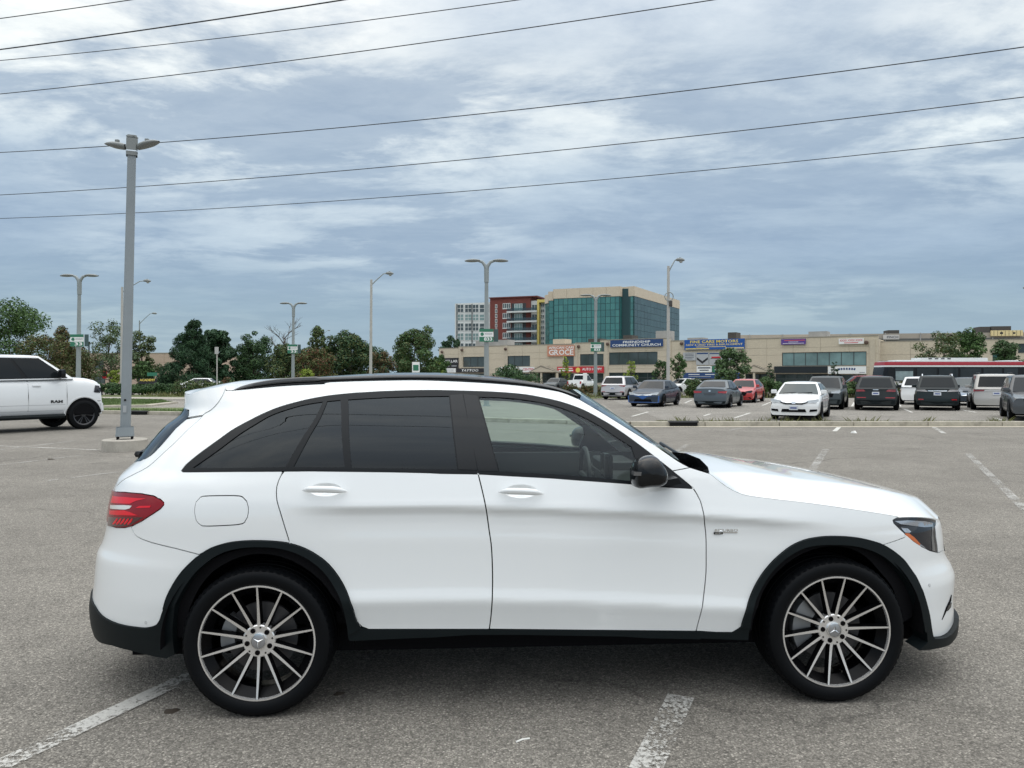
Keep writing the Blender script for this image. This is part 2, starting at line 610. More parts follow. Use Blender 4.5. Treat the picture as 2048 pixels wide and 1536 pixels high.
def fit_sil(pts, rear):
    """end-profile x(z) whose silhouette from the camera passes through the traced points"""
    global XR, XF
    out = []
    for P in pts:
        z = ray_at(P, -0.6).z
        for _ in range(6):
            lo, hi = (-2.9, -1.2) if rear else (1.5, 2.9)
            for _ in range(26):
                mid = (lo + hi) / 2
                if rear: XR = lambda zz, m=mid: m
                else: XF = lambda zz, m=mid: m
                best = None
                for i in range(1, 60):
                    u = (U0R - LR * i / 60) if rear else (U0F + LF * i / 60)
                    X, Yp = car_proj(S(u, z))
                    if best is None or (X < best[0] if rear else X > best[0]): best = (X, Yp)
                if rear:
                    if best[0] < P[0]: lo = mid
                    else: hi = mid
                else:
                    if best[0] > P[0]: hi = mid
                    else: lo = mid
            z += (best[1] - P[1]) * 3.9 / FPX
        out.append((z, mid))
    out.sort()
    return out


REAR_SIL = Z2((140, 805), (100, 720), (84, 640), (78, 560), (88, 490), (100, 400), (110, 280), (122, 180), (160, 100)) + \
    Z1((182, 1270), (193, 1218), (205, 1120), (220, 1030), (240, 958), (262, 905), (285, 860), (330, 810), (395, 755), (440, 700), (500, 622), (620, 490), (740, 392), (768, 330), (768, 275))
FRONT_SIL = Z6((1845, 940), (1856, 880), (1858, 800), (1852, 700), (1862, 580), (1865, 520), (1840, 450), (1806, 392), (1786, 340), (1780, 260), (1773, 200), (1760, 130), (1742, 98))
_r = fit_sil(REAR_SIL, True)
XR_TAB = Pchip(_r)
_f = fit_sil(FRONT_SIL, False)
XF_TAB = Pchip(_f)
XR = lambda z: XR_TAB(z)
XF = lambda z: XF_TAB(z)


def un(p):
    """(u, z) of the body surface under photograph pixel p"""
    y = -0.92
    for i in range(80):
        q = ray_at(p, y)
        x, z = q.x, q.z
        if x < U0R:
            t = min(0.985, (U0R - x) / (U0R - XR(z))); n = nr(z); w = half_w(x, z) * (1 - t ** n) ** (1 / n)
        elif x > U0F:
            t = min(0.985, (x - U0F) / (XF(z) - U0F)); w = half_w(x, z) * (1 - t ** NF) ** (1 / NF)
        else: w = half_w(x, z)
        y += (-w - y) * (0.6 if i < 40 else 0.3)
    return (x2u(x, z), z)


def UN(pts): return [un(p) for p in pts]


def UMIN(z): return U0R - LR
def UMAX(z): return U0F + LF


def densify(poly, d=0.025, closed=True):
    out = []
    n = len(poly)
    for i in range(n if closed else n - 1):
        a, b = poly[i], poly[(i + 1) % n]
        L = math.hypot(b[0] - a[0], b[1] - a[1]); k = max(1, int(math.ceil(L / d)))
        out += [(lerp(a[0], b[0], j / k), lerp(a[1], b[1], j / k)) for j in range(k)]
    if not closed: out.append(poly[-1])
    return out


def smooth_line(pts, d=0.02):
    """Catmull-Rom through points"""
    P = [pts[0]] + list(pts) + [pts[-1]]
    out = []
    for i in range(1, len(P) - 2):
        p0, p1, p2, p3 = P[i - 1], P[i], P[i + 1], P[i + 2]
        L = math.dist(p1, p2); k = max(1, int(L / d))
        for j in range(k):
            t = j / k
            out.append(tuple(0.5 * ((2 * p1[c]) + (-p0[c] + p2[c]) * t + (2 * p0[c] - 5 * p1[c] + 4 * p2[c] - p3[c]) * t * t + (-p0[c] + 3 * p1[c] - 3 * p2[c] + p3[c]) * t ** 3) for c in range(len(p1))))
    out.append(tuple(pts[-1]))
    return out


def area2(p): return sum(p[i][0] * p[(i + 1) % len(p)][1] - p[(i + 1) % len(p)][0] * p[i][1] for i in range(len(p))) / 2


def inset(poly, d):
    """offset a closed polygon inwards by d (miter limited)"""
    q = [poly[0]]
    for p in poly[1:]:
        if math.dist(p, q[-1]) > 1e-5: q.append(p)
    if math.dist(q[0], q[-1]) < 1e-5: q.pop()
    poly = q
    s = 1 if area2(poly) > 0 else -1
    n = len(poly); out = []
    for i in range(n):
        a, b, c = poly[i - 1], poly[i], poly[(i + 1) % n]
        e1 = Vector((b[0] - a[0], b[1] - a[1])).normalized(); e2 = Vector((c[0] - b[0], c[1] - b[1])).normalized()
        n1 = Vector((-e1.y, e1.x)) * s; n2 = Vector((-e2.y, e2.x)) * s
        m = n1 + n2
        if m.length < 0.3: m = n1
        else:
            m.normalize(); m /= max(0.5, m.dot(n1))
        out.append((b[0] + m.x * d, b[1] + m.y * d))
    return out


def inside(p, poly):
    x, y = p; c = False; j = len(poly) - 1
    for i in range(len(poly)):
        xi, yi = poly[i]; xj, yj = poly[j]
        if (yi > y) != (yj > y) and x < (xj - xi) * (y - yi) / (yj - yi) + xi: c = not c
        j = i
    return c


def near_edge(p, segs, d):
    for (ax, ay, bx, by) in segs:
        if min(ax, bx) - d > p[0] or max(ax, bx) + d < p[0] or min(ay, by) - d > p[1] or max(ay, by) + d < p[1]: continue
        L2 = (bx - ax) ** 2 + (by - ay) ** 2
        t = 0 if L2 == 0 else min(1, max(0, ((p[0] - ax) * (bx - ax) + (p[1] - ay) * (by - ay)) / L2))
        if (p[0] - ax - t * (bx - ax)) ** 2 + (p[1] - ay - t * (by - ay)) ** 2 < d * d: return True
    return False


def skin(name, poly, off=0.0, gap=0.0, holes=(), flange=0.02, du=0.045, dz=0.02, surf=None, nrm=None, edge_round=0.0):
    """mesh of the polygon (u, z) laid on the body surface, pushed out by off, with turned-in edges"""
    surf = surf or S; nrm = nrm or Sn
    if gap:
        lo_, hi_ = U0R - LR, U0F + LF
        poly = [(lo_ if p[0] < lo_ + gap * 2.2 else hi_ if p[0] > hi_ - gap * 2.2 else p[0], p[1]) for p in inset(poly, gap)]
    rings = [densify(poly, 0.025)] + [densify(h, 0.025) for h in holes]
    pts, edges = [], []
    for r in rings:
        b = len(pts); pts += r
        edges += [(b + i, b + (i + 1) % len(r)) for i in range(len(r))]
    segs = [(pts[a][0], pts[a][1], pts[b][0], pts[b][1]) for a, b in edges]
    u0, u1 = min(p[0] for p in rings[0]), max(p[0] for p in rings[0]); z0, z1 = min(p[1] for p in rings[0]), max(p[1] for p in rings[0])
    nu, nz = int((u1 - u0) / du) + 1, int((z1 - z0) / dz) + 1
    grid = []
    for i in range(nu + 1):
        for j in range(nz + 1):
            p = (u0 + (u1 - u0) * i / max(1, nu), z0 + (z1 - z0) * j / max(1, nz))
            if inside(p, rings[0]) and not any(inside(p, h) for h in rings[1:]) and not near_edge(p, segs, min(du, dz) * 0.45): grid.append(p)
    vin = [Vector(p) for p in pts + grid]
    vo, eo, fo, vorig, eorig, forig = delaunay_2d_cdt(vin, edges, [], 0, 1e-6)
    vo = [(v.x, v.y) for v in vo]
    tris = []
    for f in fo:
        c = (sum(vo[i][0] for i in f) / 3, sum(vo[i][1] for i in f) / 3)
        if inside(c, rings[0]) and not any(inside(c, h) for h in rings[1:]): tris.append(f)
    nn = [nrm(*p) for p in vo]
    co = [surf(*p) + n * off for p, n in zip(vo, nn)]
    verts = [tuple(c) for c in co]; faces = []; loops = []
    for f in tris:
        a, b, c = (co[i] for i in f)
        if (b - a).cross(c - a).dot(nn[f[0]]) < 0: f = [f[0], f[2], f[1]]
        faces.append(tuple(f)); loops += [tuple(nn[i]) for i in f]
    if flange:
        cnt = {}
        for f in faces:
            for i in range(3):
                e = (f[i], f[(i + 1) % 3]); cnt[tuple(sorted(e))] = cnt.get(tuple(sorted(e)), []) + [e]
        inner = {}
        for k, es in cnt.items():
            if len(es) == 1:
                a, b = es[0]
                for i in (a, b):
                    if i not in inner:
                        inner[i] = len(verts); verts.append(tuple(co[i] - nn[i] * flange))
                faces.append((b, a, inner[a], inner[b])); loops += [(0, 0, 0)] * 4
    me = bpy.data.meshes.new(name)
    me.from_pydata(verts, [], faces)
    me.polygons.foreach_set('use_smooth', [len(f) == 3 for f in faces])
    me.update()
    me.normals_split_custom_set(loops)
    return me


def grid_mesh(name, rows, smooth=True, cap=False):
    """rows: list of equal-length point lists"""
    n = len(rows[0]); vs = [tuple(p) for r in rows for p in r]
    fs = [(i * n + j, i * n + j + 1, (i + 1) * n + j + 1, (i + 1) * n + j) for i in range(len(rows) - 1) for j in range(n - 1)]
    me = bpy.data.meshes.new(name); me.from_pydata(vs, [], fs)
    if smooth: me.polygons.foreach_set('use_smooth', [True] * len(fs))
    me.update()
    return me


# ---- materials
M_PAINT = mat('white_paint', (0.80, 0.815, 0.81), rough=0.42, coat=1.0, coat_rough=0.02, spec=0.4)
M_PAINT.node_tree.nodes['Principled BSDF'].inputs['Coat IOR'].default_value = 1.75
M_GLOSSBLK = mat('gloss_black', (0.007, 0.008, 0.009), rough=0.12, coat=0.1, spec=0.25)
M_TRIM = mat('black_trim', (0.006, 0.0075, 0.009), rough=0.34, spec=0.22)
M_CLAD = mat('black_cladding', (0.0065, 0.010, 0.0112), rough=0.50, spec=0.15, bump=0.04, bscale=400)
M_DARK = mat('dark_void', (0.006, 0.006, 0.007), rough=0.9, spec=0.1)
M_INT = mat('cabin_leather', (0.055, 0.057, 0.060), rough=0.55, bump=0.03, bscale=120)
M_INT2 = mat('cabin_panel', (0.085, 0.088, 0.090), rough=0.5)
M_HEAD = mat('headliner', (0.16, 0.155, 0.145), rough=0.9)
M_TYRE = mat('tyre_rubber', (0.0032, 0.0038, 0.0048), rough=0.5, spec=0.13, bump=0.03, bscale=160)
M_MACH = mat('machined_alloy', (0.80, 0.78, 0.76), rough=0.27, metal=0.75)
M_RIMBLK = mat('rim_black', (0.003, 0.003, 0.0035), rough=0.25, spec=0.12)
M_DISC = mat('brake_disc', (0.085, 0.085, 0.09), rough=0.4, metal=0.7)
M_CALIPER = mat('caliper', (0.30, 0.31, 0.32), rough=0.45, metal=0.6)
M_CHROME = mat('chrome', (0.78, 0.79, 0.80), rough=0.10, metal=1.0)
M_RAIL = mat('satin_black_rail', (0.045, 0.047, 0.050), rough=0.28, spec=0.6)
G_TINT = glass_mat('privacy_glass', (0.03, 0.032, 0.037), ior=1.45)
G_FRONT = glass_mat('green_glass', (0.78, 0.88, 0.84), ior=1.42)
G_ROOF = glass_mat('roof_glass', (0.02, 0.02, 0.022), boost=0.02)
M_LRED = mat('lamp_red', (0.24, 0.004, 0.010), rough=0.15, coat=0.3, spec=.3)
M_LRED2 = mat('lamp_red_bright', (0.72, 0.010, 0.022), rough=0.2, coat=0.3, spec=.3)
M_LDRED = mat('lamp_dark_red', (0.055, 0.006, 0.010), rough=0.1, coat=1.0)
M_LWHITE = mat('lamp_clear_white', (0.72, 0.70, 0.68), rough=0.15, coat=1.0)
M_LDARK = mat('lamp_housing', (0.010, 0.012, 0.018), rough=0.08, coat=0.5, spec=.3)
M_LGREY = mat('lamp_reflector', (0.42, 0.45, 0.50), rough=0.12, metal=0.7, coat=1.0)
M_AMBER = mat('lamp_amber', (0.55, 0.13, 0.03), rough=0.2, coat=1.0)
M_LENS = glass_mat('lamp_lens', (0.92, 0.93, 0.95))

car = empty('parked_car', CAR_O, CAR_A, 'large white crossover SUV in side view with black arch trim and tinted rear glass', 'car')


def both(name, me, m, parent=None, label=None):
    """a part and its mirror image on the far side"""
    a = link(name, me, m, parent or car)
    b = link(name, me, m, parent or car); b.scale = (1, -1, 1)
    if label: a['label'] = label; b['label'] = label
    return a, b


# ---- traced lines, converted to (u, z)
L_DLO_TOP = smooth_line(UN(Z1((742, 806), (770, 770), (850, 702), (1000, 592), (1200, 462), (1400, 367), (1600, 305), (1800, 265), (2000, 243)) +
                           Z3((300, 240), (500, 229), (800, 222), (1040, 227)) + Z4((400, 235), (600, 251), (750, 276), (900, 312), (1050, 367), (1200, 447), (1300, 510), (1400, 580), (1500, 655), (1600, 732), (1700, 812), (1800, 893), (1855, 940))))
L_DLO_BOT = smooth_line(UN(Z4((1855, 940), (1600, 925), (1400, 906), (1200, 891), (1000, 877), (800, 862), (500, 846), (280, 834), (0, 829)) + Z3((800, 825), (500, 818), (0, 812)) + Z1((1600, 812), (1100, 815), (800, 818), (752, 816), (742, 806))))
L_GAP_TAIL = smooth_line(UN(Z1((1065, 195), (1055, 235), (1020, 300), (960, 365), (900, 405), (800, 500), (700, 600), (600, 692), (520, 765), (440, 815), (360, 855), (300, 892), (268, 925))))
L_LAMP = UN(Z1((248, 962), (330, 968), (450, 978), (540, 995), (590, 1020), (614, 1043), (614, 1060), (590, 1088), (540, 1122), (450, 1180), (380, 1215), (330, 1227), (262, 1226)))
L_GAP_BUMP = smooth_line(UN(Z1((375, 1222), (395, 1268), (430, 1300), (520, 1335), (700, 1380), (872, 1424))))
L_ARCH_R = smooth_line(UN(Z2((615, 575), (640, 490), (690, 390), (760, 290), (830, 220), (880, 180), (960, 132), (1080, 95), (1200, 80), (1330, 78), (1450, 85), (1535, 98), (1640, 132), (1740, 187), (1820, 252), (1890, 340), (1950, 450), (1990, 560), (2020, 650), (2048, 712))))
L_ARCH_RI = smooth_line(UN(Z2((690, 640), (700, 560), (725, 505), (770, 420), (840, 322), (900, 262), (980, 200), (1080, 152), (1200, 127), (1320, 122), (1450, 130), (1580, 165), (1700, 230), (1790, 310), (1860, 410), (1920, 540), (1955, 690), (1965, 790))))
L_ARCH_F = smooth_line(UN(Z6((300, 890), (320, 820), (350, 720), (400, 592), (470, 480), (560, 382), (660, 302), (760, 256), (860, 235), (960, 228), (1080, 232), (1180, 245), (1280, 270), (1340, 292), (1430, 352), (1500, 422), (1560, 510), (1600, 590), (1640, 700), (1665, 800), (1680, 900), (1692, 965))))
L_ARCH_FI = smooth_line(UN(Z6((350, 960), (362, 890), (375, 800), (400, 700), (440, 612), (500, 512), (580, 424), (660, 362), (760, 312), (860, 292), (980, 288), (1100, 295), (1200, 316), (1300, 356), (1380, 412), (1450, 482), (1510, 562), (1550, 642), (1590, 742), (1615, 832), (1630, 920), (1636, 990))))
L_GAP_RD = smooth_line(UN(Z1((1482, 815), (1450, 890), (1436, 960), (1441, 1030), (1470, 1130), (1500, 1230), (1535, 1342))))
L_GAP_MID = smooth_line(UN(Z4((279, 833), (330, 1050), (360, 1250)) + Z7((828, 280), (834, 430), (833, 560), (825, 680), (815, 756))))
L_GAP_FD = smooth_line(UN(Z5((92, 424), (125, 470), (150, 520), (175, 620), (188, 750), (192, 900), (190, 1050), (175, 1200), (150, 1350), (118, 1470))))
L_SILL = UN(Z7((0, 590), (20, 655), (40, 712), (70, 742), (110, 757), (800, 757), (1400, 762), (2023, 768)) + Z6((120, 931), (235, 932), (275, 908), (300, 890)))
L_HOOD = smooth_line(UN(Z5((215, 318), (250, 345), (300, 385), (350, 420), (420, 456), (500, 480), (700, 506), (900, 529), (1100, 556), (1300, 586), (1480, 614), (1590, 632))))
L_ROOF = smooth_line(UN(Z1((1065, 222), (1200, 214), (1500, 187), (1800, 172)) + Z3((0, 163), (500, 147), (800, 147), (1200, 165), (1500, 190), (1700, 220)) + Z4((900, 238), (1000, 278), (1022, 288))))
L_APIL = smooth_line(UN(Z4((1022, 288), (1200, 393), (1400, 517), (1600, 642), (1740, 738), (1828, 786))))


def arc_between(line, ua, ub):
    seg = [p for p in line if min(ua, ub) <= p[0] <= max(ua, ub)]
    return seg


def nearest_i(line, p): return min(range(len(line)), key=lambda i: math.dist(line[i], p))


# ---- body side (quarter panel, cant rail and A pillar in one pressing)
i_ad = nearest_i(L_DLO_TOP, un(Z4((1712, 822))[0]))
i_rd0 = nearest_i(L_DLO_BOT, L_GAP_RD[0]); i_mid0 = nearest_i(L_DLO_BOT, L_GAP_MID[0])
i_arc_rd = nearest_i(L_ARCH_R, L_GAP_RD[-1]); i_arc_bp = nearest_i(L_ARCH_R, L_GAP_BUMP[-1])
lamp_tip = L_LAMP[:]
uniside = L_ROOF + L_APIL[1:] + L_DLO_TOP[i_ad::-1] + L_DLO_BOT[:i_rd0:-1][1:] + L_GAP_RD + L_ARCH_R[i_arc_rd:i_arc_bp:-1] + L_GAP_BUMP[::-1] + L_LAMP[10::-1] + L_GAP_TAIL[::-1]
fuel = UN(Z1((835, 1110), (845, 1040), (880, 1000), (940, 990), (1130, 988), (1190, 998), (1222, 1030), (1235, 1080), (1228, 1150), (1205, 1190), (1150, 1208), (930, 1219), (880, 1210), (848, 1175)))
fuel = smooth_line(fuel + [fuel[0]])[:-1]
both('body_side', skin('body_side', uniside, gap=0.003, holes=[fuel]), M_PAINT)
both('fuel_door', skin('fuel_door', fuel, gap=0.005, off=0.0005), M_PAINT)

# ---- doors
rear_door = L_DLO_BOT[i_mid0:i_rd0 + 1] + L_GAP_RD[1:] + L_ARCH_R[i_arc_rd:] + [p for p in L_SILL if p[0] < L_GAP_MID[-1][0]] + L_GAP_MID[::-1]
def cup_ring(c, rx, ry, n=28):
    return UN([(c[0] + rx * cos(2 * pi * i / n), c[1] + ry * sin(2 * pi * i / n) * (1 if sin(2 * pi * i / n) < 0 else .9)) for i in range(n)])


def handle_cup(c, rx, ry):
    ring = cup_ring(c, rx, ry); cu = sum(p[0] for p in ring) / len(ring); cz = sum(p[1] for p in ring) / len(ring)
    au = max(p[0] for p in ring) - cu; az = max(p[1] for p in ring) - cz

    def surf(u, z):
        r2 = min(1.0, ((u - cu) / au) ** 2 + ((z - cz) / az) ** 2)
        return S(u, z) - Sn(u, z) * (.020 * (1 - r2) ** 1.2)

    def nrm(u, z):
        e = .002; n_ = (surf(u + e, z) - surf(u - e, z)).cross(surf(u, z + e) - surf(u, z - e))
        return n_.normalized() if n_.length > 1e-12 else Sn(u, z)
    return ring, lambda: skin('handle_cup', ring, surf=surf, nrm=nrm, du=.012, dz=.008, flange=0)


CUP_R, cup_r_mesh = handle_cup(Z1((1795, 950))[0], 33.5, 14.5)
CUP_F, cup_f_mesh = handle_cup(Z4((592, 962))[0], 33.5, 14.5)
rd_obj = both('rear_door', skin('rear_door', rear_door, gap=0.003, holes=[CUP_R], flange=.012), M_PAINT)
sill_mid = [p for p in L_SILL if L_GAP_MID[-1][0] < p[0] < L_GAP_FD[-1][0]]
front_door = L_DLO_BOT[0:i_mid0 + 1] + L_GAP_MID[1:] + sill_mid + L_GAP_FD[::-1]
fd_obj = both('front_door', skin('front_door', front_door, gap=0.003, holes=[CUP_F], flange=.012), M_PAINT)
for o_, f_ in ((rd_obj, cup_r_mesh), (fd_obj, cup_f_mesh)):
    me_c = f_()
    for q_ in o_: link('handle_cup', me_c, M_PAINT, q_)

# ---- fender
i_ar_f = nearest_i(L_ARCH_F, un(Z6((1340, 292))[0]))
head = UN(Z6((1410, 112), (1440, 93), (1500, 88), (1600, 88), (1690, 96), (1732, 108), (1722, 160), (1728, 240), (1738, 300), (1742, 350), (1680, 335), (1620, 305), (1560, 265), (1500, 213), (1450, 165), (1416, 132)))
fender = L_DLO_TOP[i_ad:] + L_GAP_FD[1:] + [p for p in L_SILL if p[0] > L_GAP_FD[-1][0]] + L_ARCH_F[1:i_ar_f + 1] + UN(Z6((1500, 236))) + head[13:16] + head[0:2] + L_HOOD[::-1] + UN(Z4((1828, 786)))
both('front_fender', skin('front_fender', fender, gap=0.0025), M_PAINT)

# ---- rear bumper, cladding
blk_line = smooth_line(UN(Z2((118, 560), (160, 620), (220, 660), (300, 690), (400, 708), (480, 715), (530, 706), (565, 690), (588, 655), (602, 610), (615, 575))))
zb0 = blk_line[0][1]
zl = L_LAMP[-1][1]
um, uM = U0R - LR, U0F + LF
bumper_r = [(um, zl), L_LAMP[-1], L_LAMP[-2], L_LAMP[-3]] + L_GAP_BUMP + L_ARCH_R[i_arc_bp::-1] + blk_line[::-1] + [(lerp(blk_line[0][0], um, .4), zb0 + 0.03), (um, zb0 + 0.035)]
br_obj = both('rear_bumper', skin('rear_bumper', bumper_r, gap=0.002, du=0.06), M_PAINT)
zlow = un(Z2((250, 838))[0])
clad_r = UN(Z2((150, 812), (250, 840), (400, 880), (560, 920), (640, 932), (700, 905))) + L_ARCH_RI + L_ARCH_R[::-1] + blk_line[::-1] + [(lerp(blk_line[0][0], um, .4), zb0 + 0.03), (um, zb0 + 0.035), (um, un(Z2((150, 812))[0])[1] + .01)]
both('rear_cladding', skin('rear_cladding', clad_r, off=0.008, flange=0.06, du=0.06), M_CLAD)
# arch lips stand proud
both('rear_arch_trim', skin('rear_arch_trim', L_ARCH_R + L_ARCH_RI[-2:1:-1], off=0.014, flange=0.05), M_CLAD)
both('front_arch_trim', skin('front_arch_trim', L_ARCH_F + L_ARCH_FI[-2:1:-1], off=0.014, flange=0.05), M_CLAD)
# sill
sill_bot = UN(Z7((2048, 812), (1750, 806), (1600, 796), (1000, 786), (700, 786), (500, 800), (300, 808), (0, 822)))
sillp = [L_ARCH_R[-1]] + [p for p in L_SILL if p[0] > L_ARCH_R[-1][0] + .01] + L_ARCH_FI[2:0:-1] + UN(Z6((350, 985), (0, 972))) + sill_bot + [L_ARCH_RI[-1]] + L_ARCH_RI[-3:-2]
both('sill_cladding', skin('sill_cladding', sillp, off=0.006, flange=0.08), M_CLAD)
# inner sill and floor pan
und = MB()
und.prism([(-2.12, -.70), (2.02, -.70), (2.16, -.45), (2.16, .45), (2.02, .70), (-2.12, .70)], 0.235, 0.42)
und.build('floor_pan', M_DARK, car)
# ---- front bumper
lip_line = smooth_line(UN(Z6((1692, 965), (1760, 960), (1810, 932))))
zlip = lip_line[-1][1]
bumper_f = L_ARCH_F[i_ar_f:] + lip_line[1:] + [(lerp(lip_line[-1][0], uM, .3), zlip + .035), (uM, zlip + .05), (uM, head[9][1] - .01), (lerp(head[9][0], uM, .4), head[9][1] - .005)] + head[9:14] + UN(Z6((1500, 236)))
fb_obj = both('front_bumper', skin('front_bumper', bumper_f, gap=0.002, du=0.06), M_PAINT)
lipp = lip_line + [(lerp(lip_line[-1][0], uM, .3), zlip + .035), (uM, zlip + .05), (uM, zlip - .03), (lerp(lip_line[-1][0], uM, .3), zlip - .03)] + UN(Z6((1790, 1010), (1640, 1043), (1575, 1046))) + L_ARCH_FI[-1:-4:-1] + [L_ARCH_F[-1]]
both('front_lip', skin('front_lip', lipp, off=0.024, flange=0.09, du=0.06), M_CLAD)
# nose panel beside the lamps with a dark grille in its middle
zt = head[5][1]
nose = [head[5], head[6], head[7], head[8], head[9], (lerp(head[9][0], uM, .4), head[9][1] - .005), (uM, head[9][1] - .01), (uM, zt + .0), (lerp(head[5][0], uM, .4), zt + .0)]
nz_obj = both('nose_panel', skin('nose_panel', nose, gap=0.002, du=0.05), M_PAINT)
ug = lerp(head[9][0], uM, .42)
both('radiator_grille', skin('radiator_grille', [(ug, head[9][1] - .04), (uM, head[9][1] - .07), (uM, zt - .02), (ug + .05, zt - .02)], off=0.006), M_GLOSSBLK)
# intake slit in the bumper
slit = UN(Z6((1838, 655), (1834, 700), (1800, 775), (1768, 840), (1772, 828), (1800, 745), (1822, 700)))
both('air_intake', skin('air_intake', slit, off=0.003, flange=0.004), M_DARK)
slit2 = UN(Z6((1836, 712), (1832, 745), (1812, 770), (1795, 778), (1812, 735)))
both('fog_trim', skin('fog_trim', slit2, off=0.004, flange=0.004), M_GLOSSBLK)
for c_, nm in ((Z6((1678, 586))[0], 'front'), (Z2((482, 676))[0], 'rear')):
    u_, z_ = un(c_)
    ring = [(u_ + .011 * cos(2 * pi * i / 12), z_ + .009 * sin(2 * pi * i / 12)) for i in range(12)]
    both('parking_sensor', skin('parking_sensor', ring, off=0.002, flange=0.003), mat('sensor_grey', (.55, .56, .56), rough=.4))

# ---- windows
trim_holes = []
q_glass = smooth_line(UN(Z1((822, 788), (1000, 664), (1200, 517), (1380, 410), (1600, 335), (1776, 303)))) + smooth_line(UN(Z1((1776, 303), (1640, 545), (1500, 782))))[1:] + UN(Z1((1150, 788)))
f_glass = UN(Z1((1808, 300), (1905, 291), (1937, 785), (1560, 782)))
r_glass = smooth_line(UN(Z3((206, 288), (500, 271), (700, 265), (943, 262)))) + UN(Z3((1003, 800), (620, 793), (232, 788)))
d_glass = smooth_line(UN(Z4((284, 268), (500, 276), (700, 302), (850, 337), (1000, 392), (1150, 470), (1280, 556), (1402, 634)))) + UN(Z4((1430, 728), (1415, 800), (1396, 884), (1000, 846), (700, 829), (436, 815)))
dlo = L_DLO_TOP + L_DLO_BOT[1:-1]
both('window_surround', skin('window_surround', dlo, off=-0.0015, holes=[q_glass, f_glass, r_glass, d_glass], flange=0.03), M_TRIM)
both('quarter_window', skin('quarter_window', q_glass, off=-0.006, flange=0), G_TINT)
both('rear_door_vent_window', skin('rear_door_vent_window', f_glass, off=-0.006, flange=0), G_TINT)
both('rear_door_window', skin('rear_door_window', r_glass, off=-0.006, flange=0), G_TINT)
both('front_door_window', skin('front_door_window', d_glass, off=-0.006, flange=0), G_FRONT)
pil1 = UN(Z3((950, 258), (1040, 250), (1100, 520), (1150, 805), (1012, 800)))
pil2 = UN(Z4((172, 250), (272, 262), (425, 815), (280, 812), (222, 540)))
both('door_pillar', skin('door_pillar', pil1, off=0.0015, flange=0.005), M_GLOSSBLK)
both('door_pillar', skin('door_pillar', pil2, off=0.0015, flange=0.005), M_GLOSSBLK)

# ---- tail
z_sp = un(Z1((785, 424))[0])[1]
z_gt = un(Z1((785, 400))[0])[1]
i_sp = nearest_i(L_GAP_TAIL, un(Z1((900, 405))[0]))
z_gb = un(Z1((420, 748))[0])[1]
rw_edge = smooth_line(UN(Z1((790, 424), (650, 562), (560, 662), (500, 712), (440, 740))))
z_g3 = un(Z1((790, 374))[0])[1]
rear_win = rw_edge + [(lerp(rw_edge[-1][0], um, .35), z_gb - .012), (um, z_gb - .02), (um, z_g3 + .015), (lerp(rw_edge[0][0], um, .5), z_g3 + 0.008), (lerp(rw_edge[0][0], um, .10), z_g3), (lerp(rw_edge[0][0], um, .02), lerp(z_sp, z_g3, .3))]
tailgate = L_GAP_TAIL[i_sp:] + [L_LAMP[0], (lerp(L_LAMP[0][0], um, .3), L_LAMP[0][1]), (lerp(L_LAMP[0][0], um, .3), zl + .003), (um, zl + .003), (um, z_g3 + .02), (lerp(rw_edge[0][0], um, .5), z_g3 + .012), (lerp(rw_edge[0][0], um, .10), z_g3 + .004), (lerp(rw_edge[0][0], um, .015), lerp(z_sp, z_g3, .3))] + UN(Z1((785, 426), (850, 414)))
tg_obj = both('tailgate', skin('tailgate', tailgate, gap=0.007, holes=[inset(rear_win, 0.003)], du=.06), M_PAINT)
both('rear_window', skin('rear_window', rear_win, off=0.002, flange=0.01, du=.06), G_TINT)
sp_top = smooth_line(UN(Z1((800, 252), (850, 234), (900, 219), (980, 204), (1065, 195))))
z_st = sp_top[0][1]
spoiler = L_GAP_TAIL[:i_sp + 1] + UN(Z1((850, 412), (790, 422))) + [(lerp(rw_edge[0][0], um, .01), lerp(z_sp, z_g3, .3)), (lerp(rw_edge[0][0], um, .10), z_g3 + .005), (lerp(rw_edge[0][0], um, .5), z_g3 + .015), (um, z_g3 + .022), (um, z_st + .02), (lerp(sp_top[0][0], um, .5), z_st + .012)] + sp_top
both('spoiler', skin('spoiler', spoiler, gap=0.0015, off=0.003, du=.06), M_PAINT)

# ---- lamps
uL = lerp(L_LAMP[0][0], um, .28)
lamp_poly = L_LAMP + [(uL, zl + .01), (uL, L_LAMP[0][1] - .005)]
for sgn, o in zip((1, -1), both('tail_lamp', skin('tail_lamp', lamp_poly, off=0.004, gap=0.002), M_LRED)):
    for pts, m, nm in ((((245, 995), (330, 1003), (490, 1015), (420, 1030), (370, 1052), (300, 1050), (232, 1045)), M_LRED2, 'light_strip'),
                       (((228, 1060), (330, 1062), (385, 1066), (370, 1085), (340, 1094), (226, 1086)), M_LWHITE, 'reversing_light'),
                       (((222, 1100), (330, 1100), (370, 1112), (428, 1137), (340, 1136), (222, 1128)), M_LRED2, 'light_strip'),
                       (((440, 1068), (525, 1066), (515, 1080), (410, 1084)), M_LRED2, 'light_strip'),
                       (((215, 1145), (420, 1150), (470, 1150), (380, 1205), (320, 1216), (208, 1212)), M_LDRED, 'light_strip')):
        q = UN(Z1(*pts))
        s = link(nm, skin(nm, q, off=0.0055, flange=0.001), m, o)
    for k in range(5):
        x0 = 245 + k * 27
        q = UN(Z1((x0, 1200), (x0 + 30, 1160), (x0 + 42, 1158), (x0 + 30, 1185), (x0 + 10, 1203)))
        link('light_strip', skin('light_strip', q, off=0.0068, flange=0.001), M_LRED2, o)
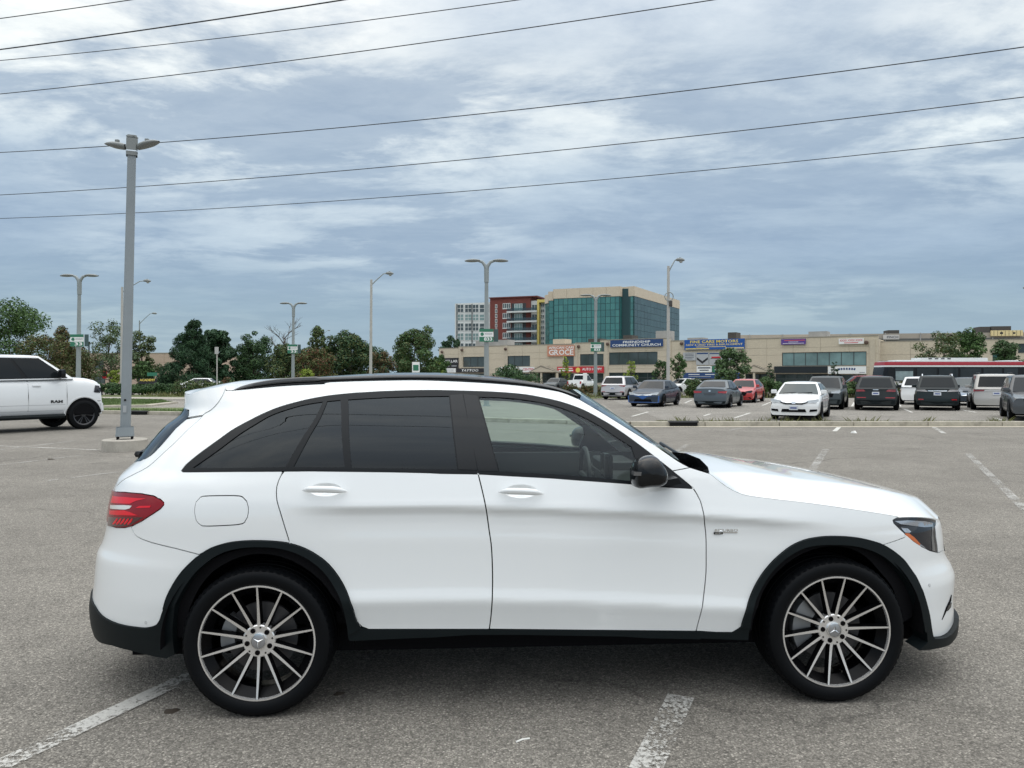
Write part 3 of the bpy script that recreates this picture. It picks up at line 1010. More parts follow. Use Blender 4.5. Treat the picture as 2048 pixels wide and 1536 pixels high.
for sgn, o in zip((1, -1), both('headlamp', skin('headlamp', head, off=-0.002, gap=0.002), M_LDARK)):
    for pts, m, nm in ((((1425, 118), (1520, 112), (1640, 118), (1705, 132), (1700, 158), (1640, 162), (1560, 152), (1470, 140)), M_LGREY, 'daytime_light'),
                       (((1500, 206), (1530, 208), (1572, 240), (1612, 285), (1606, 296), (1560, 264), (1506, 222)), M_AMBER, 'side_marker'),
                       (((1612, 285), (1640, 305), (1655, 322), (1622, 304), (1604, 297)), M_LGREY, 'reflector'),
                       (((1470, 165), (1520, 172), (1545, 195), (1530, 204), (1500, 200)), M_LGREY, 'reflector'),
                       (((1690, 140), (1706, 142), (1705, 200), (1712, 260), (1722, 340), (1700, 335), (1694, 240)), mat('lamp_bezel', (.18, .19, .2), rough=.15, metal=.6, coat=1), 'reflector')):
        link(nm, skin(nm, UN(Z6(*pts)), off=0.000, flange=0.001), m, o)

# ---- hood
hood_sil = Z5((165, 178), (300, 193), (500, 222), (700, 244), (900, 275), (1060, 308), (1240, 350), (1400, 393), (1560, 432), (1680, 480), (1760, 530), (1840, 592), (1885, 640))
hs = [ray_at(p, 0.30 - 0.25 * max(0, i - 8) / 4) for i, p in enumerate(hood_sil)]
hc = Pchip(sorted((p.x, p.z) for p in hs))
edge = [S(*p) for p in L_HOOD] + [S(*p) for p in smooth_line(head[1:6])]
u5, z5 = head[5]
edge += [S(lerp(u5, uM, k / 24), z5 + .0) for k in range(1, 25)]
edge = [Vector((e.x, e.y, e.z + 0.001)) for e in edge]
ed2 = [edge[0]]
for e in edge[1:]:
    if e.x > ed2[-1].x + 1e-4: ed2.append(e)
ehw = Pchip([(e.x, -e.y) for e in ed2]); ehz = Pchip([(e.x, e.z) for e in ed2])
x0h, x1h = ed2[0].x, ed2[-1].x


def hood_pt(x, v):
    w = max(0.0, ehw(x)); ze = ehz(x); a = abs(v)
    zc = max(hc(x), ze + 0.001) + 0.004
    fr = sstep(x1h, x1h - .35, x)
    k = .88 + .12 * (1 - (a / .64) ** 2) if a < .64 else .88 * (1 - ((a - .64) / .36) ** 1.18)
    return Vector((x, v * w, ze + (zc - ze) * k))


rows = []
for i in range(61):
    t = i / 60; x = lerp(x0h, x1h, 1 - (1 - t) ** 1.6)
    rows.append([hood_pt(x, -1 + 2 * j / 40) for j in range(41)])
me = grid_mesh('hood', rows)
hood_obj = link('hood', me, M_PAINT, car)
# turned-down hood edge so that the shut line reads as a gap
for sgn in (1, -1):
    r2 = [[Vector((e.x, sgn * e.y * 1.0, e.z)), Vector((e.x, sgn * e.y * .985, e.z - 0.03))] for e in ed2]
    link('hood_edge', grid_mesh('hood_edge', r2), M_PAINT, hood_obj)

# ---- roof
rl = L_ROOF
redge = [S(*p) for p in sp_top[::1]] + [S(*p) for p in rl]
u0s, z0s = sp_top[0]
redge = [S(lerp(um, u0s, k / 20), z0s + .02 * (1 - k / 20)) for k in range(20)] + redge
rd2 = [redge[0]]
for e in redge[1:]:
    if e.x > rd2[-1].x + 1e-4: rd2.append(e)
rhw = Pchip([(e.x, -e.y) for e in rd2]); rhz = Pchip([(e.x, e.z) for e in rd2])
roof_sil = Z1((1300, 143),) + Z3((0, 122), (400, 99), (700, 91), (1000, 98), (1300, 121), (1560, 161), (1800, 221), (1905, 256))
rs = [ray_at(p, 0.0) for p in roof_sil]
rc = Pchip(sorted([(p.x, p.z) for p in rs] + [(rd2[0].x, rd2[0].z)]))
xr_a, xr_b = rd2[0].x, rd2[-1].x


def roof_pt(x, v):
    w = rhw(x); ze = rhz(x); zc = max(rc(x), ze + .002)
    return Vector((x, v * w, ze + (zc - ze) * (1 - abs(v) ** 2.3)))


XG = -1.42
rows = [[roof_pt(lerp(xr_a, XG, (i / 24) ** 1.6), -1 + 2 * j / 32) for j in range(33)] for i in range(25)]
link('rear_roof', grid_mesh('rear_roof', rows), M_PAINT, car)
rows = [[roof_pt(lerp(XG + .006, xr_b, i / 40), -1 + 2 * j / 32) for j in range(33)] for i in range(41)]
link('panoramic_roof', grid_mesh('panoramic_roof', rows), M_GLOSSBLK, car)
# headliner under the roof
rows = [[roof_pt(lerp(-1.5, xr_b - .03, i / 20), -.97 + 1.94 * j / 16) - Vector((0, 0, .035)) for j in range(17)] for i in range(21)]
link('headliner', grid_mesh('headliner', rows), M_HEAD, car)

# roof rails
top_l = Z1((1062, 232), (1150, 194), (1300, 158), (1500, 133), (1800, 118)) + Z3((0, 126), (500, 110), (900, 110), (1200, 127), (1500, 157), (1700, 193), (1850, 246), (1880, 260))
low_l = Z1((1062, 240), (1200, 224), (1350, 207), (1500, 194), (1800, 178)) + Z3((0, 168), (500, 152), (900, 153), (1200, 170), (1500, 196), (1700, 227), (1850, 262), (1880, 266))


def rail_rows(sgn):
    rws = []
    T = smooth_line([tuple(ray_at(p, -.64)) for p in top_l], .05); Lw = smooth_line([tuple(ray_at(p, -.64)) for p in low_l], .05)
    tt = Pchip([(p[0], p[2]) for p in T]); ll = Pchip([(p[0], p[2]) for p in Lw])
    xa, xb = T[0][0], T[-1][0]
    for i in range(61):
        x = lerp(xa, xb, i / 60); w = rhw(x); zt_ = tt(x); zb_ = ll(x)
        mid = lerp(zb_, zt_, .46)
        y0, y1 = w + .004, w - .036
        pts = [(y0 - .004, mid), (y0, mid + .3 * (zt_ - mid)), (y0 - .003, zt_ - .004), (y0 - .010, zt_), (y1 + .008, zt_), (y1, zt_ - .005), (y1, mid), (y0 - .004, mid)]
        rws.append([Vector((x, sgn * a, b)) for a, b in pts])
    return rws


def rail_foot(sgn):
    T = smooth_line([tuple(ray_at(p, -.64)) for p in top_l], .05); Lw = smooth_line([tuple(ray_at(p, -.64)) for p in low_l], .05)
    tt = Pchip([(p[0], p[2]) for p in T]); ll = Pchip([(p[0], p[2]) for p in Lw])
    xa, xb = T[0][0], T[-1][0]; rws = []
    for i in range(61):
        x = lerp(xa, xb, i / 60); w = rhw(x); zb_ = ll(x); mid = lerp(zb_, tt(x), .46)
        rws.append([Vector((x, sgn * a, b)) for a, b in ((w - .002, zb_ - .012), (w + .001, zb_), (w - .006, mid + .002), (w - .034, mid + .002), (w - .036, zb_ - .012))])
    return rws


for sgn in (-1, 1):
    o = link('roof_rail', grid_mesh('roof_rail', rail_rows(sgn) if sgn < 0 else [r[::-1] for r in rail_rows(sgn)]), M_RAIL, car)
    o.data.set_sharp_from_angle(angle=radians(40))
    f = link('rail_foot', grid_mesh('rail_foot', rail_foot(sgn) if sgn < 0 else [r[::-1] for r in rail_foot(sgn)]), M_TRIM, o)

# ---- windscreen and cowl
ap = [S(*p) for p in L_APIL]
na = len(ap); rows = []
for i, p in enumerate(ap):
    t = i / (na - 1)
    bx = lerp(0.075, 0.085, t); bz = lerp(rc(ap[0].x) - ap[0].z, 0.012, t)
    rows.append([Vector((p.x + bx * (1 - v * v), -p.y * v, p.z + bz * (1 - v * v))) for v in [-1 + 2 * j / 28 for j in range(29)]])
ws_obj = link('windscreen', grid_mesh('windscreen', [r[::-1] for r in rows]), glass_mat('windscreen_glass', (.80, .87, .84), boost=.01), car)
base = rows[-1]
hr = [hood_pt(x0h, -1 + 2 * j / 28) for j in range(29)]
cow = [[p - Vector((.03, 0, -.003)) for p in base], [lerp(a, b, .4) - Vector((0, 0, .055)) for a, b in zip(base, hr)], [b - Vector((-.04, 0, .06)) for b in hr]]
link('cowl', grid_mesh('cowl', cow), M_CLAD, car)
for sgn in (-1, 1):
    # end piece of the cowl where hood, fender and pillar meet
    e0 = S(*L_HOOD[0]); a0 = ap[-1]
    pl = [ray_at(p, -.80) for p in Z4((1690, 672), (1800, 682), (1900, 722), (1960, 782), (1971, 826), (1900, 812), (1830, 790), (1760, 745))]
    ctr = sum(pl, Vector()) / len(pl)
    mbx = MB(); vs = [tuple(Vector((p.x, p.y * -sgn if sgn > 0 else p.y, p.z))) for p in pl] + [(ctr.x, (ctr.y + .06) * (-sgn if sgn > 0 else 1), ctr.z - .03)]
    mbx.add(vs, [(i, (i + 1) % len(pl), len(pl)) for i in range(len(pl))])
    mbx.build('cowl_end', M_GLOSSBLK, car)
wp = MB()
for (y0, y1) in ((-.62, .0), (.0, .62)):
    a = base[int((y0 + .75) / 1.5 * 28)]; b = base[int((y1 + .75) / 1.5 * 28)]
    wp.tube([Vector((a.x + .02, a.y, a.z + .012)), Vector((b.x - .01, b.y, b.z + .035))], .008, 6)
wp.build('wiper', M_TRIM, car)
rwp = MB(); p1 = S(lerp(rw_edge[-1][0], um, .35), z_gb + .03); 
rwp.tube([p1 + Vector((-.02, 0, 0)), p1 + Vector((-.03, .2, .015)), S(um, z_gb + .03) + Vector((-.03, 0, 0))], .011, 6)
rwp.tube([p1 + Vector((.005, 0, .0)), p1 + Vector((-.03, .02, .0))], .018, 6)
rwp.build('rear_wiper', M_TRIM, car)

# ---- mirrors
mo = Z4((1398, 870), (1400, 820), (1412, 770), (1440, 732), (1495, 706), (1552, 699), (1590, 716), (1628, 765), (1655, 825), (1660, 860), (1645, 895), (1600, 922), (1520, 928), (1445, 936), (1412, 922))
mo3 = smooth_line([tuple(ray_at(p, -1.06)) for p in mo] + [tuple(ray_at(mo[0], -1.06))], .012)[:-1]
mc = Vector((sum(p[0] for p in mo3) / len(mo3), 0, sum(p[2] for p in mo3) / len(mo3)))
mrows = []
for y, s in ((-.955, .30), (-.965, .62), (-.985, .84), (-1.01, .95), (-1.045, 1.0), (-1.08, .985), (-1.11, .93), (-1.135, .80), (-1.15, .60), (-1.158, .32), (-1.16, .02)):
    mrows.append([Vector((mc.x + (p[0] - mc.x) * s, y, mc.z + (p[2] - mc.z) * s)) for p in mo3 + mo3[:1]])
mm_me = grid_mesh('wing_mirror', mrows)
mirs = both('wing_mirror', mm_me, M_GLOSSBLK)
sig = Z4((1420, 822), (1500, 818), (1562, 828), (1560, 842), (1500, 848), (1420, 846))
arm = Z4((1600, 905), (1650, 880), (1740, 862), (1770, 905), (1700, 918), (1620, 925))
for o in mirs:
    def psk(pts, y0, y1):
        a = [ray_at(p, y0) for p in pts]; n = len(a)
        m_ = MB(); m_.add([tuple(p) for p in a] + [(p.x, y1, p.z) for p in a], [tuple(range(n)), tuple(range(2 * n - 1, n - 1, -1))] + [(i, n + i, n + (i + 1) % n, (i + 1) % n) for i in range(n)])
        return m_
    psk(sig, -1.145, -1.09).build('turn_signal', mat('signal_smoked', (.10, .10, .10), rough=.12, coat=1), o)
    psk(arm, -1.02, -.90).build('mirror_arm', M_TRIM, o)

# ---- door handles


def handle(pts_c, w_px):
    """bar along the traced centre line, standing off the door skin"""
    rowsh = []
    L = [un(p) for p in pts_c]
    n = len(L)
    for i, (u, z) in enumerate(L):
        t = i / (n - 1); k = max(0.03, 1 - abs(2 * t - 1) ** 4.5)
        b = S(u, z); nn_ = Sn(u, z)
        so = 0.006 + 0.034 * min(1, 1.25 * (1 - abs(2 * t - 1) ** 3))
        ring = []
        for q in range(13):
            th = 2 * pi * q / 12
            ring.append(b + nn_ * (so + .012 * k * cos(th)) + Vector((0, 0, .0165 * k * sin(th))))
        rowsh.append(ring)
    return grid_mesh('door_handle', rowsh)


def bowl(pts):
    return skin('handle_bowl', UN(pts), off=0.0012, flange=0.0005)


hr_pts = [Z1((1625 + 335 * i / 16, 948 + 10 * i / 16 + 6 * abs(2 * i / 16 - 1) ** 2))[0] for i in range(17)]
hf_pts = [Z4((425 + 333 * i / 16, 962 + 13 * i / 16 + 6 * abs(2 * i / 16 - 1) ** 2))[0] for i in range(17)]
for o in rd_obj: link('door_handle', handle(hr_pts, 0), M_PAINT, o)
for o in fd_obj: link('door_handle', handle(hf_pts, 0), M_PAINT, o)

# ---- fender badge lettering
def surf_text(s, p, w, h, off, m, name, parent, shear=0.0, bold=0.02):
    u, z = un(p); b = S(u, z); n = Sn(u, z)
    me_ = text_mesh(s, 1.0, 0, bold, shear, w, h)
    o = link(name, me_.copy(), m, parent)
    o.location = b + n * off
    o.rotation_euler = (0, 0, atan2(n.y, n.x) + pi / 2)
    return o


bz_obj = [o for o in car.children if o.name.startswith('front_fender')]
surf_text('BITURBO', Z6((190, 184))[0], .118, .014, .006, M_CHROME, 'badge_lettering', bz_obj[0])
ub, zb = un(Z6((188, 198))[0])
link('badge_bar', skin('badge_bar', [(ub - .060, zb - .002), (ub + .058, zb - .004), (ub + .058, zb + .001), (ub - .060, zb + .003)], off=.004, flange=.004), M_CHROME, bz_obj[0])
ub, zb = un(Z6((133, 204))[0])
link('badge_plate', skin('badge_plate', [(ub - .023, zb - .006), (ub + .021, zb - .006), (ub + .023, zb + .005), (ub - .023, zb + .005)], off=.006, flange=.006), M_GLOSSBLK, bz_obj[0])
surf_text('4MATIC', Z6((133, 204))[0], .036, .006, .0075, M_CHROME, 'badge_lettering', bz_obj[0])

# ---- inner liner so that shut lines are dark, wheel wells
def circ(cx, cz, r, a0, a1, n=24): return [(cx + r * cos(lerp(a0, a1, i / n)), cz + r * sin(lerp(a0, a1, i / n))) for i in range(n + 1)]


WB = 1.4365
liner = [(-2.2, .36), (-2.2, .95), (-1.75, 1.10), (-.6, 1.16), (.2, 1.12), (.8, 1.05), (1.2, 1.00), (2.0, .88), (2.0, .40)] + circ(WB, .36, .43, 0, pi) + circ(-WB, .36, .43, 0, pi)
both('inner_panel', skin('inner_panel', liner, off=-.03, flange=0, du=.08, dz=.05), M_DARK)
for sx in (1, -1):
    for sy in (1, -1):
        w_ = MB(); vs = []
        A = circ(sx * WB, .36, .46, -.06, pi + .06, 28)
        n = len(A)
        vs = [(p[0], sy * .915, p[1]) for p in A] + [(p[0], sy * .50, p[1]) for p in A]
        w_.add(vs, [(i, i + 1, n + i + 1, n + i) for i in range(n - 1)])
        w_.add([(p[0], sy * .50, p[1]) for p in A], [tuple(range(n))])
        w_.build('wheel_well', M_DARK, car, smooth=40)

# ---- cabin
rbox('dashboard', (.42, -.70, .62), (1.02, .70, 1.04), .07, M_INT, car, seg=4)
d2 = MB(); d2.tube([(.36 + .09 * sin(0.0), .38 + .185 * cos(t_), .98 + .185 * sin(t_)) for t_ in [2 * pi * i / 24 for i in range(25)]], .016, 8, cap=False)
st = d2.build('steering_wheel', M_INT, car, smooth=60)
st.location = (.0, 0, 0); st.rotation_euler = (0, 0, 0)
MB().tube([(.36, .38, .98), (.56, .38, .90)], [.055, .04], 10).tube([(.36, .21, .98), (.36, .55, .98)], .02, 6).build('steering_column', M_INT, car)
# instrument hood and centre screen
rbox('centre_screen', (.42, -.14, 1.02), (.45, .14, 1.17), .01, M_GLOSSBLK, car)
rbox('instrument_hood', (.44, .20, 1.0), (.66, .58, 1.10), .03, M_INT, car, seg=3)
rbox('rear_view_mirror', (.34, -.11, 1.40), (.37, .11, 1.47), .012, M_GLOSSBLK, car)


def seat(x, y, bench=False):
    w = .26 if not bench else .62
    base_ = MB().prism([(x - .25, y - w), (x + .28, y - w), (x + .28, y + w), (x - .25, y + w)], .48, .66).mesh('seat'); bevel_mesh(base_, .05, 3)
    s_ = link('seat', base_, M_INT, car)
    bk = MB().add([(x - .25, y - w, .6), (x - .10, y - w, .6), (x - .10, y + w, .6), (x - .25, y + w, .6), (x - .46, y - w * .9, 1.22), (x - .36, y - w * .9, 1.24), (x - .36, y + w * .9, 1.24), (x - .46, y + w * .9, 1.22)],
                  [(0, 3, 2, 1), (4, 5, 6, 7), (0, 1, 5, 4), (1, 2, 6, 5), (2, 3, 7, 6), (3, 0, 4, 7)]).mesh('backrest'); bevel_mesh(bk, .045, 3)
    link('backrest', bk, M_INT, s_)
    for yy in ((y,) if not bench else (y - .36, y + .36)):
        hd = MB().box((x - .50, yy - .13, 1.26), (x - .39, yy + .13, 1.46)).mesh('headrest'); bevel_mesh(hd, .04, 3)
        link('headrest', hd, M_INT, s_)


seat(-.42, -.38); seat(-.42, .38); seat(-1.12, 0, True)
for sgn in (1, -1):
    rbox('door_card', (-1.0, sgn * .80 - .015, .50), (.80, sgn * .80 + .015, 1.10), .012, M_INT2, car)
rbox('cabin_floor', (-1.9, -.78, .40), (.9, .78, .46), .01, M_DARK, car)
rbox('load_cover', (-1.98, -.66, 1.02), (-1.38, .66, 1.05), .01, M_INT, car)

# ---- wheels
def tyre_mesh():
    R, hw = .362, .125
    prof = [(.270, -.105), (.278, -.118), (.300, -.130), (.325, -.133), (.343, -.127), (.352, -.117), (.3585, -.100), (.3605, -.083), (.353, -.082), (.353, -.075), (.361, -.074), (.362, -.035), (.354, -.034), (.354, -.026), (.362, -.025)]
    prof = prof + [(r, -h) for r, h in prof[::-1]]
    t = MB().lathe(prof, 96, axis='y')
    # shoulder tread blocks
    for k in range(64):
        th = 2 * pi * k / 64; dth = .030
        vs = []
        for a in (th - dth, th + dth):
            for r, h in ((.349, -.124), (.3635, -.092), (.3635, -.084), (.349, -.084)):
                vs.append((r * cos(a), h, r * sin(a)))
        t.add(vs, [(0, 1, 2, 3), (7, 6, 5, 4), (0, 4, 5, 1), (1, 5, 6, 2), (2, 6, 7, 3)])
    return t.mesh('tyre', M_TYRE, smooth=32)


ME_TYRE = tyre_mesh()
# barrel: dark lathe behind the spokes
ME_BARREL = MB().lathe([(.268, .10), (.262, .06), (.235, .02), (.232, -.07), (.262, -.100), (.276, -.1185), (.2805, -.116), (.272, -.108)], 72, axis='y').mesh('wheel', M_RIMBLK, smooth=40)
ME_LIP = MB().lathe([(.2805, -.1165), (.279, -.1225), (.2715, -.1225), (.268, -.112)], 96, axis='y').mesh('rim_lip', M_MACH, smooth=25)


def spoke_mesh():
    s = MB()
    # machined front face, tapered, slightly dished toward the hub
    r0, r1 = .062, .2705
    pts = []
    for i in range(9):
        t = i / 8; r = lerp(r0, r1, t)
        w = lerp(.0076, .0042, t); h = -.088 - .034 * t ** 1.3
        pts.append((r, w, h))
    vs = []; fs = []
    for (r, w, h) in pts:
        vs += [(r, h, -w), (r, h, w), (r, h + .032, w + .006), (r, h + .032, -w - .006)]
    n = len(pts)
    mi = []
    for i in range(n - 1):
        a, b = 4 * i, 4 * i + 4
        fs += [(a, a + 1, b + 1, b), (a + 1, a + 2, b + 2, b + 1), (a + 3, a, b, b + 3)]; mi += [0, 1, 1]
    s.add(vs, fs); s.mi = mi
    return s.mesh('spoke', [M_MACH, M_RIMBLK], smooth=30)


ME_SPOKE = spoke_mesh()
ME_HUB = MB().lathe([(.0, -.0885), (.040, -.0885), (.074, -.0895), (.079, -.086), (.079, -.05)], 48, axis='y').mesh('hub', M_MACH, smooth=30)
ME_LUG = MB().lathe([(.0, -.0915), (.0125, -.0915), (.0125, -.07)], 12, axis='y').mesh('lug_bolt', M_RIMBLK, smooth=30)
ME_PIN = MB().lathe([(.0, -.0912), (.0045, -.0912), (.0045, -.07)], 8, axis='y').mesh('hub_hole', M_RIMBLK, smooth=30)
ME_CAP = MB().lathe([(.0, -.0985), (.030, -.0985), (.0335, -.097), (.0335, -.08)], 32, axis='y').mesh('hub_cap', mat('cap_silver', (.42, .43, .45), rough=.3, metal=.8), smooth=30)
ME_RING = MB().lathe([(.0335, -.099), (.0385, -.098), (.0395, -.085)], 32, axis='y').mesh('cap_ring', M_CHROME, smooth=40)


def star_mesh():
    s = MB()
    for k in range(3):
        a = pi / 2 + 2 * pi * k / 3
        tip = (.029 * cos(a), .029 * sin(a)); l = (.0062 * cos(a + pi / 3 * 1), .0062 * sin(a + pi / 3)); r = (.0062 * cos(a - pi / 3), .0062 * sin(a - pi / 3))
        s.add([(tip[0], -.0995, tip[1]), (l[0], -.0995, l[1]), (0, -.1035, 0), (r[0], -.0995, r[1])], [(0, 1, 2), (0, 2, 3)])
    return s.mesh('cap_star', M_CHROME)


ME_STAR = star_mesh()
ME_DISC = MB().lathe([(.0, -.030), (.085, -.034), (.090, -.020), (.172, -.020), (.172, .0)], 64, axis='y').mesh('brake_disc', M_DISC, smooth=30)


def caliper_mesh(big):
    s = MB(); a0, a1 = (2.35, 3.75) if big else (2.5, 3.5)
    A = [lerp(a0, a1, i / 10) for i in range(11)]; r0, r1 = (.105, .200) if big else (.125, .195)
    pts = [(r1 * cos(a), r1 * sin(a)) for a in A] + [(r0 * cos(a), r0 * sin(a)) for a in A[::-1]]
    n = len(pts)
    s.add([(p[0], -.055, p[1]) for p in pts] + [(p[0], .02, p[1]) for p in pts], [tuple(range(n - 1, -1, -1))] + [(i, (i + 1) % n, n + (i + 1) % n, n + i) for i in range(n)])
    me_ = s.mesh('caliper', M_CALIPER); bevel_mesh(me_, .008, 2)
    return me_


ME_VALVE = MB().lathe([(.0, -.026), (.005, -.026), (.006, .0)], 8, axis='y').mesh('valve', M_CHROME)


def wheel(x, near, rot, big):
    w_ = link('wheel', ME_BARREL, None, car)
    w_.location = (x, -.805 if near else .805, .36)
    if not near: w_.rotation_euler = (0, 0, pi)
    link('tyre', ME_TYRE, None, w_); link('rim_lip', ME_LIP, None, w_); link('hub', ME_HUB, None, w_)
    for k in range(14):
        o = link('spoke', ME_SPOKE, None, w_); o.rotation_euler = (0, -(rot + 2 * pi * k / 14), 0)
    for k in range(5):
        a = rot + pi / 2 + .2 + 2 * pi * k / 5
        o = link('lug_bolt', ME_LUG, None, w_); o.location = (.057 * cos(a), 0, .057 * sin(a))
        a += pi / 5
        o = link('hub_hole', ME_PIN, None, w_); o.location = (.066 * cos(a), 0, .066 * sin(a))
    link('hub_cap', ME_CAP, None, w_); link('cap_ring', ME_RING, None, w_)
    o = link('cap_star', ME_STAR, None, w_); o.rotation_euler = (0, rot * .7, 0)
    link('brake_disc', ME_DISC, None, w_); link('caliper', caliper_mesh(big), None, w_)
    o = link('valve', ME_VALVE, None, w_); o.location = (.225 * cos(rot - 1.4), -.05, .225 * sin(rot - 1.4))


wheel(-WB, True, 0.0 + pi / 2, False); wheel(WB, True, radians(3.7), True); wheel(-WB, False, .3, False); wheel(WB, False, .8, True)
# ================================================================== car park surfaces, kerbs, markings
Z_FAR = 0.004


def strip(name, a, b, w, m, z=0.008, label=None, w2=None):
    a, b = Vector((a[0], a[1])), Vector((b[0], b[1]))
    d = (b - a).normalized(); n = Vector((-d.y, d.x))
    w2 = w2 or w
    k = max(1, int((b - a).length / .5)); L_, R_ = [], []
    for i in range(k + 1):
        p = a.lerp(b, i / k); ww = lerp(w, w2, i / k) / 2
        L_.append(p + n * ww); R_.append(p - n * ww)
    mb = MB().add([(p.x, p.y, z) for p in L_] + [(p.x, p.y, z) for p in R_], [(i, k + 1 + i, k + 2 + i, i + 1) for i in range(k)])
    o = mb.build(name, m); o['kind'] = 'structure'
    return o


def pxline(p, q, w, m, name='line_marking', z=0.008):
    return strip(name, gpx(*p), gpx(*q), w, m, z)


pxline((-60, 1562), (430, 1330), .115, M_LINE)
pxline((1272, 1580), (1362, 1394), .135, M_LINE)
pxline((1936, 908), (2200, 1165), .12, M_LINE2)
pxline((1652, 899), (1622, 944), .14, M_LINE2)
pxline((96, 962), (250, 943), .11, M_LINE2)
pxline((-60, 938), (205, 906), .11, M_LINE2)
pxline((-10, 892), (210, 901), .10, M_LINE)
pxline((-40, 905), (150, 882), .10, M_LINE2)
pxline((1868, 855), (1888, 867), .13, M_LINE)
pxline((1678, 855), (1669, 863), .13, M_LINE3)
pxline((1460, 861), (1500, 853), .13, M_LINE2)
pxline((1375, 890), (1340, 910), .12, M_LINE2)

# far lot beyond the kerb
sheet('far_car_park', [(5.5, 25.0), (60, 25.0), (60, 56), (7, 56)], Z_FAR, M_ASPH2)
for p, q in (((1470, 836), (1500, 826)), ((1264, 833), (1296, 824)), ((1525, 811), (1545, 803)), ((1704, 813), (1709, 805)), ((1795, 805), (1801, 813)), ((1808, 818), (1824, 825)),
             ((1925, 820), (1952, 825)), ((1988, 836), (2006, 841)), ((1408, 832), (1420, 828)), ((1370, 806), (1384, 800))):
    pxline(p, q, .12, M_LINE3, z=Z_FAR + .004)


def kerb_run(name, pts, w=.28, h=.15, seg=2.4, m=None):
    """row of concrete kerb stones along a polyline"""
    root = bpy.data.objects.new(name, None); COL.objects.link(root); root['kind'] = 'structure'
    cache = {}
    for a, b in zip(pts[:-1], pts[1:]):
        a, b = Vector(a), Vector(b); L_ = (b - a).length; n = max(1, round(L_ / seg)); s = L_ / n
        key = round(s, 3)
        if key not in cache:
            me = MB().box((.012, -w / 2, -.05), (s - .012, w / 2, h)).mesh('kerb_stone', m or M_CONC); bevel_mesh(me, .02, 2); cache[key] = me
        for i in range(n):
            p = a.lerp(b, i / n)
            o = link('kerb_stone', cache[key], None, root, (p.x, p.y, 0), atan2(b.y - a.y, b.x - a.x))
    return root


kl = gpx(-120, 828); kr = gpx(1262, 853)
kerb_run('kerb', [(-34, 33.5), (-17.7, 32.7), (-4.0, 28.6), (3.9, 24.75), (60, 24.75)])
# drain inlets let into the kerb
M_IRON = mat('cast_iron', (.03, .03, .032), rough=.7)
for x, y, rz, lab in ((5.62, 24.66, 0, 'black kerb drain inlet below the weeds near the blue sedan'), (-15.95, 32.0, -.27, 'black kerb drain inlet beside the lawn near the big square lamp post')):
    e = empty('drain_inlet', (x, y, 0), rz, lab, 'drain')
    MB().box((-.45, -.13, .02), (.45, .02, .125)).build('opening', mat('drain_void', (.004, .004, .004), rough=1), e)
    MB().box((-.48, -.15, .125), (.48, .13, .17)).build('drain_cap', M_IRON, e)

# concrete gutter along the kerb foot
M_GUT = conc_mat('gutter_concrete', (.46, .42, .335), .80)
sheet('gutter', [(3.9, 24.2), (60, 24.2), (60, 24.62), (3.9, 24.62)], .006, M_GUT)
# lawns and paths on the left
sheet('driveway', [(-60, 34.6), (-17.7, 33.0), (-4, 29.0), (4, 26.0), (5.4, 44.6), (-12, 47.3), (-60, 56)], .006, asphalt('asphalt_drive', (.32, .298, .262)))
sheet('lawn', [(-34, 33.7), (-17.7, 32.9), (-4.2, 28.8), (-1.0, 27.4), (-2, 29.0), (-9, 32.6), (-15, 38.6), (-34, 40)], .012, M_GRASS)
L2 = [gpx(150, 812.5), gpx(296, 811.5), gpx(346, 806), gpx(322, 801), gpx(150, 796)]
sheet('lawn', [(p.x, p.y) for p in L2], .012, M_GRASS)
kerb_run('kerb', [(p.x, p.y - .3) for p in (gpx(214, 814), gpx(298, 813), gpx(352, 806.5))], w=.5, h=.10)
M_PAVE = conc_mat('pavement_concrete', (.40, .37, .32), .8)
sheet('pavement', [(-60, 60), (-12, 52), (4, 48.5), (4, 51), (-12, 55.0), (-60, 63.5)], .012, M_PAVE)
sheet('lawn', [(-60, 64.0), (-12, 55.4), (4, 51.4), (7, 56), (60, 56.6), (60, 63), (4, 62), (-20, 64), (-60, 70)], .016, grass_mat('rough_grass', (.05, .085, .02), (.13, .13, .05)))
sheet('road', [(-200, 74), (-20, 66), (60, 66), (220, 80), (220, 92), (60, 84), (-20, 86), (-200, 96)], .008, M_ASPH2)
sheet('lawn', [(-400, 97), (-20, 87), (60, 85), (400, 97), (400, 116), (60, 112), (-20, 150), (-400, 130)], .012, MATS['rough_grass'])


# ---- grass and weeds
def blades(name, spots, m, seed=1):
    """spots: list of (x, y, z, height, width)"""
    rnd = random.Random(seed); mb = MB(); V, F = [], []
    for x, y, z, h, w in spots:
        a = rnd.uniform(0, pi); dx, dy = cos(a) * w / 2, sin(a) * w / 2
        lx, ly = rnd.gauss(0, .35) * h, rnd.gauss(0, .35) * h
        b = len(V)
        V += [(x - dx, y - dy, z), (x + dx, y + dy, z), (x + dx * .6 + lx * .45, y + dy * .6 + ly * .45, z + h * .6), (x + lx, y + ly, z + h)]
        F += [(b, b + 1, b + 2), (b, b + 2, b + 3)]
    mb.add(V, F)
    o = mb.build(name, m)
    return o


